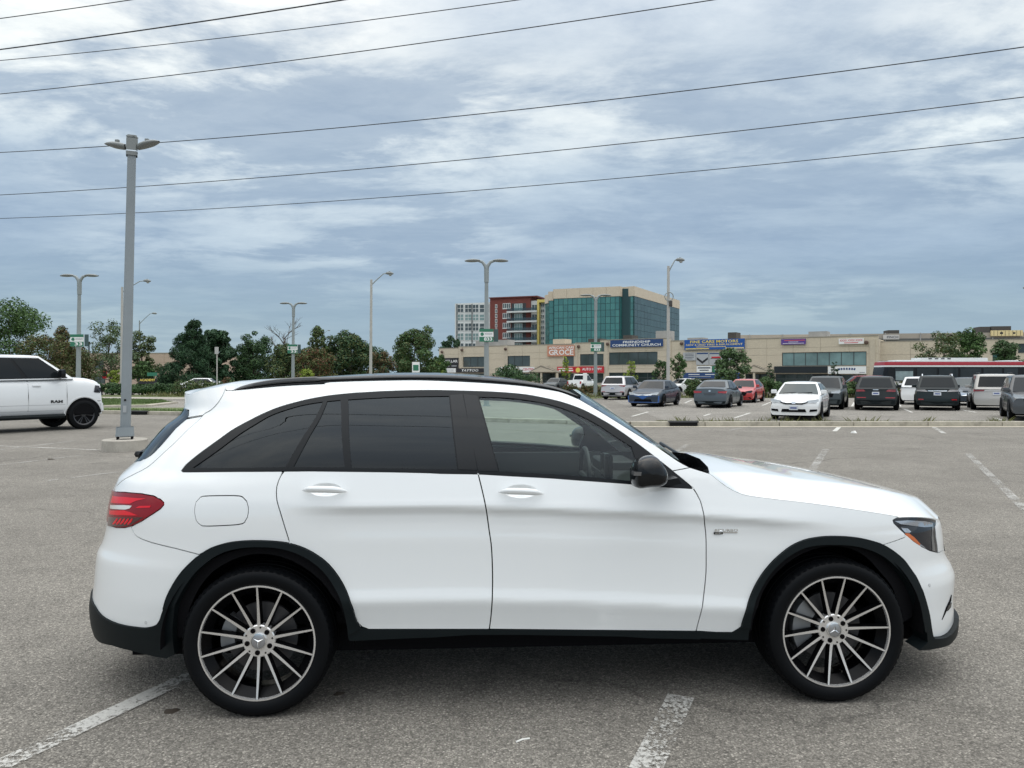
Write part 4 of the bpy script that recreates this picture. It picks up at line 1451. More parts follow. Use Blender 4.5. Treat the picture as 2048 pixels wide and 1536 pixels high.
rg = random.Random(3)
M_BLADE = mat('grass_blade', (.075, .125, .028), rough=.7, var=.35, vscale=.8)
M_WEED = mat('weed_blade', (.13, .135, .045), rough=.8, var=.4, vscale=2.0)
sp = []
for i in range(9000):
    x = rg.uniform(-33, -1.5)
    y0 = 33.6 + (x + 34) * -.05 if x < -17.7 else (32.8 + (x + 17.7) * -.30 if x < -4 else 28.7 + (x + 4) * -.5)
    sp.append((x, y0 + rg.uniform(.15, 3.6) * (1 if x < -9 else .5), .01, rg.uniform(.06, .15), .03))
tag(blades('lawn_grass', sp, M_BLADE, 5), 'mown green grass on the lawn strip behind the left kerb', 'grass', kind='stuff')
sp = []
for i in range(6000):
    t = rg.random(); f = rg.random(); a_ = L2[0].lerp(L2[2], t); b_ = L2[4].lerp(L2[3], t); q = a_.lerp(b_, f)
    sp.append((q.x, q.y, .01, rg.uniform(.06, .14), .035))
tag(blades('lawn_grass', sp, M_BLADE, 6), 'mown green grass on the farther lawn island', 'grass', kind='stuff')
sp = []
for c in range(70):
    cx_ = rg.choice([rg.uniform(5.2, 12.5), rg.uniform(5.2, 12.5), rg.uniform(12.5, 30)]); n = rg.randint(5, 26); hh = rg.choice([.03, .05, .08, .20])
    for k in range(n): sp.append((cx_ + rg.gauss(0, .16), 25.02 + rg.gauss(0, .06), .0, hh * rg.uniform(.4, 1.2) + .12, .011))
for k in range(9000): sp.append((4.9 + 12 * rg.random() ** 1.6, 25.0 + rg.uniform(-.05, .30), .0, rg.uniform(.06, .19), .013))
tag(blades('kerb_weeds', sp, M_WEED, 8), 'straggly weeds growing behind the right kerb', 'weeds', kind='stuff')
sp = []
for i in range(9000):
    x = rg.uniform(-30, 45); y0 = 55.8 if x > 5.5 else 51.6 - (x - 4) * .245
    sp.append((x, y0 + rg.uniform(.2, 6.0), .01, rg.uniform(.10, .45) * rg.choice([.5, 1, 1]), .06))
tag(blades('rough_verge', sp, M_WEED, 9), 'rough tall grass along the verge behind the parked cars', 'grass', kind='stuff')

# litter and debris on the asphalt
def lump(name, p, r, h, m, label, cat, seed=0, n=9):
    rnd = random.Random(seed); mb = MB(); V = []
    for k in range(n):
        a = 2 * pi * k / n; q = r * rnd.uniform(.6, 1.2); V.append((q * cos(a), q * .6 * sin(a), 0))
    for k in range(n):
        a = 2 * pi * k / n; q = r * .6 * rnd.uniform(.6, 1.2); V.append((q * cos(a), q * .6 * sin(a), h * rnd.uniform(.6, 1.1)))
    V.append((0, 0, h * .9))
    mb.add(V, [(k, (k + 1) % n, n + (k + 1) % n, n + k) for k in range(n)] + [(n + k, n + (k + 1) % n, 2 * n) for k in range(n)])
    o = mb.build(name, m, None, p, rnd.uniform(0, 1), smooth=60)
    return tag(o, label, cat)


lump('dry_leaf', gpx(344, 1423), .045, .012, mat('dead_leaf', (.035, .026, .018), rough=.9), 'dark brown dead leaf lying on asphalt beside the rear tyre', 'leaf', 1)
lump('dry_leaf', gpx(678, 1388), .03, .01, MATS['dead_leaf'], 'small dark dead leaf lying on asphalt between the wheels', 'leaf', 2)
lump('paper_scrap', gpx(1708, 866), .13, .06, mat('white_paper', (.75, .74, .70), rough=.8), 'crumpled white paper scrap lying near the right kerb', 'litter', 3)
tag(MB().tube([(-.035, 0, .004), (0, .006, .005), (.035, 0, .004)], .004, 6).build('cigarette_butt', MATS['white_paper'], None, gpx(1046, 1482), .5), 'tiny white cigarette butt on the asphalt before the car', 'litter')
lump('dry_leaf', gpx(102, 919), .09, .02, MATS['dead_leaf'], 'dark leaf clump on asphalt near faded bay lines', 'leaf', 4)
# ================================================================== buildings
M_WALL = conc_mat('beige_precast', (.56, .485, .375), .90)
M_WALL2 = conc_mat('beige_precast_dark', (.52, .45, .35), .9)
M_PINK = conc_mat('pinkish_precast', (.47, .36, .28), .90)
M_FRAME = mat('dark_window_frame', (.05, .06, .06), rough=.5)
M_WGLASS = mat('window_glass_grey', (.055, .075, .075), rough=.08, spec=.9, var=.35, vscale=.25)
M_WGLASS2 = mat('window_glass_pale', (.16, .25, .245), rough=.10, spec=.9, var=.35, vscale=.3)
M_SHOP = mat('shopfront_dark_glass', (.022, .034, .034), rough=.10, spec=.8, var=.5, vscale=.5)
M_ROOFG = mat('roof_gravel_grey', (.22, .21, .20), rough=.9)
M_UNIT = mat('rooftop_unit_grey', (.30, .30, .29), rough=.6, var=.2, vscale=.6)
M_UNITD = mat('rooftop_unit_dark', (.055, .05, .045), rough=.7)


class Facade:
    """vertical plane through two plan points; local x runs along it, local -y faces the street"""

    def __init__(self, a, b):
        self.a, self.b = Vector(a), Vector(b); d = self.b - self.a
        self.L = d.length; self.d = d.normalized(); self.rz = atan2(d.y, d.x); self.n = Vector((-self.d.y, self.d.x))

    def at(self, x, y):
        """photograph pixel -> (s, z)"""
        rx = (x - CX) / FPX
        # a + s d = t (rx, 1)
        det = self.d.x * -1.0 - self.d.y * -rx
        t = (self.d.x * -self.a.y - self.d.y * -self.a.x) / det if abs(det) > 1e-9 else 0
        s = (self.n.y * 0)
        t = (self.a.x * self.n.x + self.a.y * self.n.y) / (rx * self.n.x + self.n.y)
        p = Vector((rx * t, t)); s = (p - self.a).dot(self.d)
        return s, CAM_H + (HY - y) / FPX * t

    def rect(self, x0, y0, x1, y1):
        s0, _ = self.at(x0, y0); s1, _ = self.at(x1, y0)
        _, za = self.at((x0 + x1) / 2, y0); _, zb = self.at((x0 + x1) / 2, y1)
        return s0, zb, s1, za

    def root(self, name, label, cat): return empty(name, (self.a.x, self.a.y, 0), self.rz, label, cat)


def panel_wall(parent, xs, zs, holes, m, t=.3, joint=.03, name='wall_panel'):
    """wall made of precast panels on the grid xs * zs, leaving the holes open"""
    xs, zs = sorted(set(xs)), sorted(set(zs)); cache = {}
    X = sorted(set(xs + [v for h in holes for v in (h[0], h[2]) if xs[0] < v < xs[-1]])); Zs = sorted(set(zs + [h[1] for h in holes] + [h[3] for h in holes]))
    for i in range(len(X) - 1):
        run = None
        for j in range(len(Zs) - 1):
            cx, cz = (X[i] + X[i + 1]) / 2, (Zs[j] + Zs[j + 1]) / 2
            if X[i + 1] - X[i] < .05 or Zs[j + 1] - Zs[j] < .05: continue
            if any(h[0] < cx < h[2] and h[1] < cz < h[3] for h in holes): continue
            w, h_ = X[i + 1] - X[i], Zs[j + 1] - Zs[j]
            jl = joint / 2 if X[i] in xs else 0; jr = joint / 2 if X[i + 1] in xs else 0; jb = joint / 2 if Zs[j] in zs else 0; jt = joint / 2 if Zs[j + 1] in zs else 0
            key = (round(w, 3), round(h_, 3), jl, jr, jb, jt)
            if key not in cache: cache[key] = MB().box((jl, 0, jb), (w - jr, t, h_ - jt)).mesh(name, m)
            link(name, cache[key], None, parent, (X[i], 0, Zs[j]))


def window(parent, r, m, cols=3, rows=1, depth=.18, frame=.10, name='window', fm=None):
    """frame as part, panes as sub-parts, set back in the opening"""
    s0, z0, s1, z1 = r
    f = MB(); fw = frame
    f.box((s0, depth - .06, z0), (s1, depth + .06, z0 + fw)); f.box((s0, depth - .06, z1 - fw), (s1, depth + .06, z1))
    for c in range(cols + 1):
        x = lerp(s0, s1 - fw, c / cols); f.box((x, depth - .055, z0 + fw), (x + fw, depth + .055, z1 - fw))
    for q in range(1, rows):
        z = lerp(z0, z1 - fw, q / rows); f.box((s0 + fw, depth - .05, z), (s1 - fw, depth + .05, z + fw))
    o = f.build(name, fm or M_FRAME, parent)
    for c in range(cols):
        xa, xb = lerp(s0, s1 - fw, c / cols) + fw, lerp(s0, s1 - fw, (c + 1) / cols)
        for q in range(rows):
            za, zb = lerp(z0, z1 - fw, q / rows) + fw, lerp(z0, z1 - fw, (q + 1) / rows)
            tilt = random.uniform(-.012, .012)
            MB().add([(xa, depth + tilt, za), (xb, depth - tilt, za), (xb, depth - tilt, zb), (xa, depth + tilt, zb)], [(0, 1, 2, 3)]).build('pane', m, o)
    return o


def sign(fc, r, bg, lines, label, proud=.22, t=.16, frame=None, extra=None):
    """sign board hung on a facade: lines = (text, rel_x, rel_z, rel_w, rel_h, material, shear)"""
    s0, z0, s1, z1 = r
    p = fc.a + fc.d * s0 - fc.n * proud
    e = empty('shop_sign', (p.x, p.y, z0), fc.rz, label, 'sign')
    W_, H_ = s1 - s0, z1 - z0
    MB().box((0, 0, 0), (W_, t, H_)).build('board', bg, e)
    for (s, cx, cz, rw, rh, m, sh) in lines:
        if s is None:
            o = MB().box((-rw * W_ / 2, -.012, -rh * H_ / 2), (rw * W_ / 2, -.003, rh * H_ / 2)).build('stripe', m, e)
            o.location = (cx * W_, 0, cz * H_)
        else:
            o = link('lettering', text_mesh(s, 1.0, .02, .018, sh, rw * W_, rh * H_).copy(), m, e)
            if len(s) > 1: o['kind'] = 'stuff'
            o.location = (cx * W_, 0, cz * H_)
    return e


def pm(name, c, rough=.5): return mat(name, c, rough=rough)


WH = pm('sign_white', (.80, .80, .78)); BK = pm('sign_black', (.018, .018, .022)); BLU = pm('sign_blue', (.018, .055, .17)); BLU2 = pm('sign_bright_blue', (.012, .085, .33))
RED = pm('sign_red', (.52, .025, .035)); YEL = pm('sign_yellow', (.80, .62, .12)); PUR = pm('sign_purple', (.10, .05, .26)); SAL = pm('sign_salmon', (.55, .24, .15)); GRN = pm('sign_green', (.03, .17, .10)); GRY = pm('sign_grey', (.42, .43, .44)); CRE = pm('sign_cream', (.70, .58, .30)); NAV = pm('sign_navy_print', (.05, .06, .09)); PNK = pm('sign_pinkred', (.60, .10, .12))

# ---------------- long two-storey commercial building
FA = Facade((-16.9, 173.0), (60.6, 124.0))
mall = FA.root('commercial_building', 'long beige two-storey precast commercial building with shop signs', 'building')
top_segs = [(878, 917, 697), (917, 1012, 693), (1012, 1150, 690), (1150, 1200, 686), (1200, 1340, 679), (1340, 1757, 677)]
holes = {
    'upper': [(926, 713.5, 969.5, 734), (1012, 711.6, 1060, 733), (1160, 708, 1207, 731), (1218, 704, 1315, 729.5), (1564, 704, 1733, 731.6), (1128, 712, 1148, 732)],
    'lower': [(884, 747, 969, 768), (1000, 747, 1060, 768), (1075, 746, 1110, 768), (1116, 747, 1148, 768), (1158, 747, 1207, 768), (1218, 745, 1315, 768), (1370, 758, 1480, 770), (1490, 748, 1546, 770), (1551, 748, 1655, 770), (1658, 749, 1733, 770)],
}
H = []
for k in ('upper', 'lower'):
    for (x0, y0, x1, y1) in holes[k]:
        s0, z0, s1, z1 = FA.rect(x0, y0, x1, y1); H.append((s0, max(.25, z0), s1, z1, k))
for (x0, x1, yt) in top_segs:
    s0, _ = FA.at(x0, yt); s1, _ = FA.at(x1, yt); _, zt_ = FA.at((x0 + x1) / 2, yt)
    n = max(1, round((s1 - s0) / 4.6))
    zmid = 3.9
    panel_wall(mall, [lerp(s0, s1, i / n) for i in range(n + 1)], [0, 3.1, 5.35, 6.6 if zt_ > 7.3 else 6.2, zt_], [h[:4] for h in H if h[0] < s1 and h[2] > s0], M_WALL)
    MB().box((s0, -.06, zt_), (s1, .42, zt_ + .14)).build('parapet_cap', mat('cap_flashing', (.30, .27, .22), rough=.6), mall)
    MB().box((s0, .42, 0), (s1, 22, zt_ - .5)).build('building_core', M_WALL2, mall)
for h in H:
    w = h[2] - h[0]
    window(mall, h[:4], (M_WGLASS2 if h[0] > FA.at(1540, 700)[0] and h[4] == 'upper' else M_WGLASS) if h[4] == 'upper' else M_SHOP, cols=max(1, round(w / 1.9)), rows=1 if h[4] == 'upper' else 2, fm=M_FRAME)
    MB().box((h[0] - .05, -.05, h[1] - .12), (h[2] + .05, .12, h[1] - .0)).build('window_sill', M_WALL2, mall)
# pilasters and wall lamps
for x, y0 in ((921, 693), (1012, 690), (1152, 686), (1212, 680), (1338, 678), (1745, 677)):
    s, z = FA.at(x, y0)
    MB().box((s - .45, -.12, 0), (s + .45, -.005, z - .15)).build('pilaster', M_WALL2, mall)
for x, y in ((885, 704), (925, 700), (1012, 698), (1158, 693), (1216, 688), (1364, 687), (1733, 685)):
    s, z = FA.at(x, y)
    o = MB().lathe([(.0, -.3), (.2, -.3), (.34, -.12), (.34, .0), (.2, .12)], 12, axis='y').build('wall_lamp', mat('bronze_lamp', (.10, .06, .045), rough=.6), mall)
    o.location = (s, -.2, z)
# gabled porches over the entrances
for k, (x0, xp, x1, yp, yb) in enumerate(((1066, 1092, 1128, 731, 745), (1489, 1514, 1548, 729.5, 745))):
    s0, zb = FA.at(x0, yb); sp_, zp = FA.at(xp, yp); s1, _ = FA.at(x1, yb)
    p = FA.a - FA.n * 2.2
    MB().add([(s0, -2.2, zb), (s1, -2.2, zb), (sp_, -2.2, zp), (s0, 0, zb), (s1, 0, zb), (sp_, 0, zp)], [(0, 1, 2), (0, 2, 5, 3), (1, 4, 5, 2), (0, 3, 4, 1)]).build('porch_roof', mat('porch_shingle', (.24, .21, .165), rough=.9, var=.3, vscale=.8), mall)
    MB().add([(s0 + .5, -2.24, zb + .1), (s1 - .5, -2.24, zb + .1), (sp_, -2.24, zp - .35)], [(0, 1, 2)]).build('gable', M_WALL2, mall)
    for s in (s0 + .5, sp_, s1 - .5):
        MB().box((s - .18, -2.1, 0), (s + .18, -1.75, zb)).build('porch_column', M_WALL, mall)
# rooftop plant
def roofbox(fc, x0, y0, x1, y1, m, name, parent, back=3.0, dep=3.0):
    s0, zb, s1, zt_ = fc.rect(x0, y0, x1, y1)
    zb = min(zb, 7.9) - .8
    o = MB().box((s0, back, zb), (s1, back + dep, zt_)).build(name, m, parent)
    return o


for x0, y0, x1, y1, m in ((936, 679, 1000, 690, M_UNIT), (1092, 677, 1116, 690, M_WALL2), (1163, 676, 1188, 686, M_UNITD), (1234, 669, 1252, 678, M_UNITD), (1300, 660, 1327, 678, M_UNIT), (1364, 674, 1396, 678, M_UNIT), (1446, 663, 1463, 678, M_UNITD), (1610, 661, 1648, 678, M_UNIT)):
    roofbox(FA, x0, y0, x1, y1, m, 'rooftop_unit', mall)

R_ = FA.rect
sign(FA, R_(884, 716, 918, 736), BK, [('STELLAR', .55, .68, .85, .26, WH, 0), (None, .30, .2, .36, .07, GRY, 0), (None, .76, .2, .30, .07, GRY, 0)], 'black sign reading STELLAR in spaced white capitals', .3)
sign(FA, R_(884, 736.6, 913, 745), WH, [(None, .10, .62, .12, .35, BK, 0), (None, .58, .62, .56, .1, GRY, 0), (None, .58, .35, .56, .08, GRY, 0)], 'small white sign with black emblem under the STELLAR sign', .3)
sign(FA, R_(914, 736.6, 970, 745), BK, [('TATTOO', .50, .5, .60, .56, WH, .25)], 'black sign reading TATTOO in slanted white capitals', .32)
sign(FA, R_(1000, 734, 1070, 744.5), WH, [('STAR', .17, .55, .20, .40, PNK, 0), ('CENTRE', .83, .55, .30, .44, PNK, 0), (None, .45, .55, .22, .1, PNK, 0)], 'white sign with thin red capitals ending in CENTRE', .32)
sign(FA, R_(1096, 691, 1150, 712.5), SAL, [('AFRICAN CARI', .52, .80, .92, .24, WH, 0), ('G', .155, .37, .19, .50, WH, 0), ('R', .345, .37, .16, .50, WH, 0), ('O', .54, .37, .20, .50, WH, 0), ('C', .735, .37, .17, .50, WH, 0), ('E', .905, .37, .13, .50, WH, 0)], 'salmon sign reading AFRICAN CARI GROCE in white capitals', .3)
sign(FA, R_(1116, 733.5, 1150, 745), RED, [(None, .3, .72, .5, .13, WH, 0), (None, .75, .72, .3, .13, WH, 0), (None, .35, .34, .52, .22, WH, 0), (None, .80, .34, .28, .22, WH, 0)], 'short red sign with two blurred white lines by the porch', .34)
ah = sign(FA, R_(1151, 733, 1209, 745.5), RED, [('AUTO HAPPY', .60, .58, .68, .42, WH, 0)], 'red sign reading AUTO HAPPY beside a round yellow emblem', .34)
o = MB().lathe([(.0, -.05), (.50, -.05), (.50, .0)], 20, axis='y').build('emblem', YEL, ah); o.location = (.75, -.01, .55)
sign(FA, R_(1222, 679.5, 1327, 694), BLU, [('FRIENDSHIP', .51, .71, .52, .32, WH, 0), ('COMMUNITY CHURCH', .5, .28, .92, .34, WH, 0)], 'dark blue sign reading FRIENDSHIP COMMUNITY CHURCH in white', .34)
sign(FA, R_(1370, 678.5, 1490, 699), BLU2, [('FINE CARS MOTORS', .5, .78, .80, .27, YEL, 0), ('NEW & USED TIRES & RIM ALIGMENT', .5, .48, .94, .18, CRE, 0), (None, .45, .27, .5, .06, CRE, 0), (None, .22, .10, .40, .09, YEL, 0), (None, .84, .11, .30, .12, CRE, 0)], 'bright blue sign reading FINE CARS MOTORS in yellow capitals', .34)
sign(FA, R_(1367, 705, 1392, 721), GRY, [(None, .5, .8, .7, .06, NAV, 0), (None, .5, .6, .7, .06, NAV, 0), (None, .5, .4, .7, .06, NAV, 0), (None, .5, .2, .5, .06, NAV, 0)], 'grey notice board with rows of print under the blue motors sign', .2)
cv = sign(FA, R_(1393, 705, 1418, 730), GRY, [(None, .5, .92, .9, .1, BLU, 0)], 'poster with a black chevron tyre picture on the facade', .2)
s0, z0, s1, z1 = R_(1393, 705, 1418, 730); w_, h_ = s1 - s0, z1 - z0
MB().add([(.06 * w_, -.012, .62 * h_), (.5 * w_, -.012, .30 * h_), (.94 * w_, -.012, .62 * h_), (.94 * w_, -.012, .44 * h_), (.5 * w_, -.012, .10 * h_), (.06 * w_, -.012, .44 * h_)], [(0, 5, 4, 1), (1, 4, 3, 2)]).build('chevron', BK, cv)
sign(FA, R_(1419, 705, 1472, 730), GRY, [(None, .5, .93, .96, .08, BLU, 0), (None, .26, .62, .34, .12, RED, 0), (None, .26, .54, .40, .05, BK, 0)], 'poster with a small red car picture behind the bushy conifer', .2)
sign(FA, R_(1394, 732, 1424, 744.5), WH, [(None, .5, .70, .84, .2, NAV, 0), (None, .5, .32, .6, .16, NAV, 0)], 'white notice with two dark printed lines on the facade', .22)
sign(FA, R_(1425, 732, 1450, 744.5), GRN, [(None, .3, .5, .2, .3, WH, 0)], 'green notice with a white mark half hidden by the conifer', .2)
sign(FA, R_(1367, 745.5, 1480, 757), BLU, [(None, .2, .7, .2, .12, WH, 0), (None, .5, .7, .2, .12, WH, 0), (None, .3, .35, .4, .1, GRY, 0)], 'long dark blue banner low on the facade behind the bushes', .22)
sign(FA, R_(1563, 678, 1612, 689), PUR, [(None, .55, .74, .84, .14, PNK, 0), (None, .5, .45, .4, .08, WH, 0), (None, .5, .2, .86, .08, WH, 0)], 'purple sign with thin pink and white lines on the parapet', .3)
sign(FA, R_(1678, 677, 1728, 688), WH, [('XXXX XXXX XXXX', .5, .66, .92, .40, PNK, 0), (None, .5, .22, .56, .14, PNK, 0)], 'white sign with three blocks of red print on the parapet', .3)
sign(FA, R_(1549.5, 732.5, 1656, 746), mat('fascia_black', (.012, .016, .02), rough=.35), [], 'long blank black shop fascia below the pale windows', .5)
wsn = sign(FA, R_(1656.8, 733, 1733, 747.5), WH, [(None, .08, .18, .10, .06, NAV, 0), (None, .90, .18, .14, .06, NAV, 0)], 'white shop sign with an arched row of dark blue letters', .45)
s0, z0, s1, z1 = R_(1656.8, 733, 1733, 747.5)
for k in range(7):
    a = lerp(-.55, .55, k / 6)
    o = MB().box((-.13, -.02, -.17), (.13, -.004, .17)).build('letter_block', BLU, wsn); o.location = ((s1 - s0) * .5 + 1.9 * sin(a) * 1.2, 0, (z1 - z0) * (.38 + .34 * cos(a)) - .05); o.rotation_euler = (0, a * .7, 0)

# ---------------- set-back wing at the right
FB = Facade((61.8, 126.5), (92.0, 112.0))
wing = FB.root('annex_building', 'plain beige precast annex behind the red and white bus', 'building')
sA, zA = FB.at(1760, 682)
panel_wall(wing, [lerp(0, FB.L, i / 7) for i in range(8)], [0, 2.6, 5.2, 7.4], [FB.rect(1985, 705, 2003, 740)[:4], FB.rect(2036, 687, 2060, 706)[:4]], M_WALL)
MB().box((0, .32, 0), (FB.L, 18, 7.0)).build('building_core', M_WALL2, wing)
MB().box((0, -.05, 7.4), (FB.L, .4, 7.52)).build('parapet_cap', MATS['cap_flashing'], wing)
window(wing, FB.rect(1985, 705, 2003, 740), mat('teal_glass', (.02, .09, .075), rough=.1, spec=.8), cols=1)
window(wing, FB.rect(2036, 687, 2060, 706), M_SHOP, cols=1)
sign(FB, FB.rect(1752, 732, 1770, 745), WH, [(None, .3, .4, .25, .6, BK, 0)], 'white poster with a dark figure on the annex wall', .2)

FC = Facade((62, 150), (125, 138))
ware = FC.root('warehouse', 'long low grey warehouse roof rising behind the beige annex', 'building')
MB().box((-16, 0, 0), (75, 25, 10.0)).build('wall', mat('ware_wall', (.33, .30, .255), rough=.8, var=.1, vscale=.2), ware)
MB().box((-16, -.15, 8.4), (75, 0, 9.0)).build('roof_rail_band', mat('ware_band', (.09, .095, .09), rough=.6), ware)
for i in range(14):
    MB().box((-14 + i * 6.4, -.22, 8.2), (-13.8 + i * 6.4, -.16, 10.1)).build('roof_post', M_UNIT, ware)
s0, z0, s1, z1 = FC.rect(1765, 670, 1797, 679)
sign(FC, (s0, z0, s1, z1), mat('sign_pale_grey', (.50, .49, .47)), [('FINCH', .58, .5, .7, .5, NAV, 0)], 'pale grey rooftop sign reading FINCH', .5)
s0, z0, s1, z1 = FC.rect(1980, 661, 2043, 672)
sign(FC, (s0, z0, s1, z1), CRE, [(None, lerp(.08, .92, k / 7), .5, .012, .9, BK, 0) for k in range(8)] + [(None, .32, .5, .10, .35, BK, 0), (None, .72, .5, .08, .3, BK, 0)], 'cream rooftop sign board divided by black bars', .6, t=.4)
for x0, y0, x1, y1 in ((1968, 652, 1989, 662), (1992, 651, 2032, 661.5), (1782, 659, 1805, 664)):
    s0, z0, s1, z1 = FC.rect(x0, y0, x1, y1); MB().box((s0, 2, 9.5), (s1, 5, z1)).build('rooftop_unit', M_UNITD, ware)

# ---------------- teal glass office block
M_TEAL = [mat('teal_pane_%d' % i, c, rough=.06, spec=1.0) for i, c in enumerate(((.045, .185, .175), (.038, .160, .155), (.055, .205, .19)))]
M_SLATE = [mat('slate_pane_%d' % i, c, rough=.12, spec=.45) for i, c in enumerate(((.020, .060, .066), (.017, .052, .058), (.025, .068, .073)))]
M_MULL = mat('tower_mullion', (.012, .05, .055), rough=.4)
tower = empty('office_tower', (0, 0, 0), 0, 'glass office block with teal panes under a beige concrete crown', 'building')


def plan(x, Y): return Vector(((x - CX) / FPX * Y, Y))


corners = [plan(1090, 236), plan(1097, 233), plan(1098, 231.5), plan(1107, 231), plan(1108, 229.5), plan(1240, 222), plan(1246, 224), plan(1268, 221.5), plan(1359, 264)]
ZG, ZT = 25.3, 28.2
rows_t = 9
hrow = 2.0
tops = [-2.4, -2.4, -1.0, -1.0, 0, 0, 0, 0, 0]
pcache = {}
for k in range(len(corners) - 1):
    a, b = corners[k], corners[k + 1]; d = b - a; L_ = d.length
    if L_ < .8 and k not in (5,):
        pass
    dz_ = max(tops[k], tops[k + 1]) if k else tops[0]
    rz = atan2(d.y, d.x)
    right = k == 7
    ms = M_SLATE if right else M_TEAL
    n = max(1, round(L_ / (3.2 if right else 1.50)))
    # backing wall and mullion grid
    f = empty('curtain_wall', (a.x, a.y, 0), rz); f.parent = tower
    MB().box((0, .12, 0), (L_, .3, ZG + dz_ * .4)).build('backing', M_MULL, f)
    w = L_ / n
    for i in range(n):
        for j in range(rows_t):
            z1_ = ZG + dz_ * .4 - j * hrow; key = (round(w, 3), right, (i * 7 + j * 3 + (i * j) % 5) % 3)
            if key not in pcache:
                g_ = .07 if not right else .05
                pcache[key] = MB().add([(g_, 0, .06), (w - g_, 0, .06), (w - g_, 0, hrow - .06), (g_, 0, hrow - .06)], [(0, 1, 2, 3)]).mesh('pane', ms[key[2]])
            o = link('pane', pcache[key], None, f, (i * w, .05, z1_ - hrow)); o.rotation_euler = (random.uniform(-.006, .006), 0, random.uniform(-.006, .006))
    # crown
    nb = max(1, round(L_ / 4.5))
    for i in range(nb):
        MB().box((i * L_ / nb + .03, -.12, ZG + dz_ * .4), ((i + 1) * L_ / nb - .03, .5, ZT + dz_ * .5)).build('crown_panel', M_WALL, f)
cc = [(c.x, c.y) for c in corners[4:]]
MB().prism([(corners[4].x + .5, corners[4].y + .6), (corners[7].x, corners[7].y + .6), (corners[8].x - .5, corners[8].y), (corners[8].x - 26, corners[8].y + 12), (corners[4].x + 1, corners[4].y + 30)], 0, ZT - .6).build('tower_core', M_MULL, tower)
for x, h in ((1139, .9), (1160, .5), (1228, .6), (1300, 1.0)):
    p = plan(x, 232); MB().box((p.x - .4, p.y + 8, ZT - .7), (p.x + .4, p.y + 9, ZT + h)).build('roof_vent', M_UNITD, tower)

# ---------------- apartment block
FD = Facade(tuple(plan(908, 262)), tuple(plan(1096, 250)))
apt = FD.root('apartment_block', 'mid-rise apartment block in white glass and red brick with balconies', 'building')
M_BRICK = mat('red_brick', (.165, .045, .035), rough=.85, var=.15, vscale=.8)
M_WPAN = mat('white_panel', (.62, .64, .62), rough=.5)
M_PALEG = mat('pale_green_glass', (.20, .29, .28), rough=.12, spec=.8, var=.3, vscale=.3)
M_DGL = mat('apartment_dark_glass', (.06, .08, .085), rough=.12, spec=.8, var=.4, vscale=.3)
s0, zt_ = FD.at(909, 607); s1, _ = FD.at(980, 607); sb0 = s1; sb1, zbt = FD.at(1061, 594)
MB().box((s0, .3, 0), (s1, 18, zt_)).build('wall', M_WPAN, apt)
MB().box((sb0, 0, 0), (sb1, 20, zbt)).build('brick_wall', M_BRICK, apt)
se = FD.at(1078, 600)[0]
MB().box((sb1, .6, 0), (se + 3, 18, zbt - 1.2)).build('wall', M_WPAN, apt)
MB().box((sb0 - .2, -.5, zbt), (sb1 + 2.6, 18, zbt + .35)).build('roof_slab', mat('roof_edge_red', (.14, .04, .035), rough=.7), apt)
for (ya, yb, m) in ((608.5, 625, M_DGL), (628, 641.5, M_PALEG), (646, 662, M_DGL), (666, 681, M_PALEG), (686, 700, M_DGL)):
    for (xa, xb) in ((914, 927), (929, 943), (944.5, 957), (958.5, 978)):
        r = FD.rect(xa, ya, xb, yb); window(apt, r, m, cols=2, rows=2, depth=.22, frame=.16, fm=M_WPAN)
for x in (913.5, 943.7):
    s = FD.at(x, 650)[0]; z = FD.at(x, 608)[1]
    MB().box((s - .13, -.02, 2), (s + .13, .28, z)).build('fin', M_FRAME, apt)
for k in range(10):
    y = 609 + k * 9.6
    r = FD.rect(990.3, y, 994.6, y + 7.6); MB().box((r[0], -.08, r[1]), (r[2], -.005, r[3])).build('window_surround', M_WPAN, apt)
    MB().box((r[0] + .18, -.12, r[1] + .2), (r[2] - .18, -.085, r[3] - .2)).build('pane', M_DGL, apt)
for k in range(5):
    y = 606.5 + k * 19.6
    r = FD.rect(1005.6, y, 1021, y + 10.5)
    MB().box((r[0] - .1, -.1, r[1] - .2), (r[2] + .1, -.005, r[1])).build('window_sill', M_WPAN, apt)
    window(apt, r, M_DGL, cols=4, depth=-.06, frame=.14, fm=M_WPAN)
    # flat dark panel coloured as the balcony recess's shade, slab, rail and door
    r = FD.rect(1023, y, 1052, y + 15)
    MB().box((r[0], -.04, r[1]), (r[2], -.005, r[3])).build('balcony_shade_panel', mat('recess_shade', (.035, .04, .042), rough=.5), apt)
    r = FD.rect(1029, y + 1, 1045, y + 15)
    window(apt, r, M_PALEG, cols=3, depth=-.12, frame=.12, fm=M_WPAN)
    r = FD.rect(1016.8, y + 16, 1076.5, y + 19)
    sl = MB().box((r[0], -1.8, r[1]), (r[2], -.01, r[3])).build('balcony', M_WPAN, apt)
    MB().box((r[0] + .1, -1.75, r[3]), (r[2] - .1, -1.70, r[3] + 1.0)).build('balcony_glass', glass_mat('balcony_glass', (.55, .62, .62), boost=.03), sl)
    r = FD.rect(1062.5, y + 2, 1075, y + 14)
    window(apt, r, M_DGL, cols=2, rows=1, depth=.5, frame=.14, fm=M_WPAN)
M_YEL = mat('yellow_frame', (.62, .50, .14), rough=.5)
r = FD.rect(1076, 599.5, 1080, 760)
MB().box((r[0], -1.0, 0), (r[2], 2, r[3])).build('yellow_frame', M_YEL, apt)
r2 = FD.rect(1080, 599.5, 1095, 605)
MB().box((r2[0], -1.0, r2[1]), (r2[2], 2, r2[3])).build('yellow_frame', M_YEL, apt)
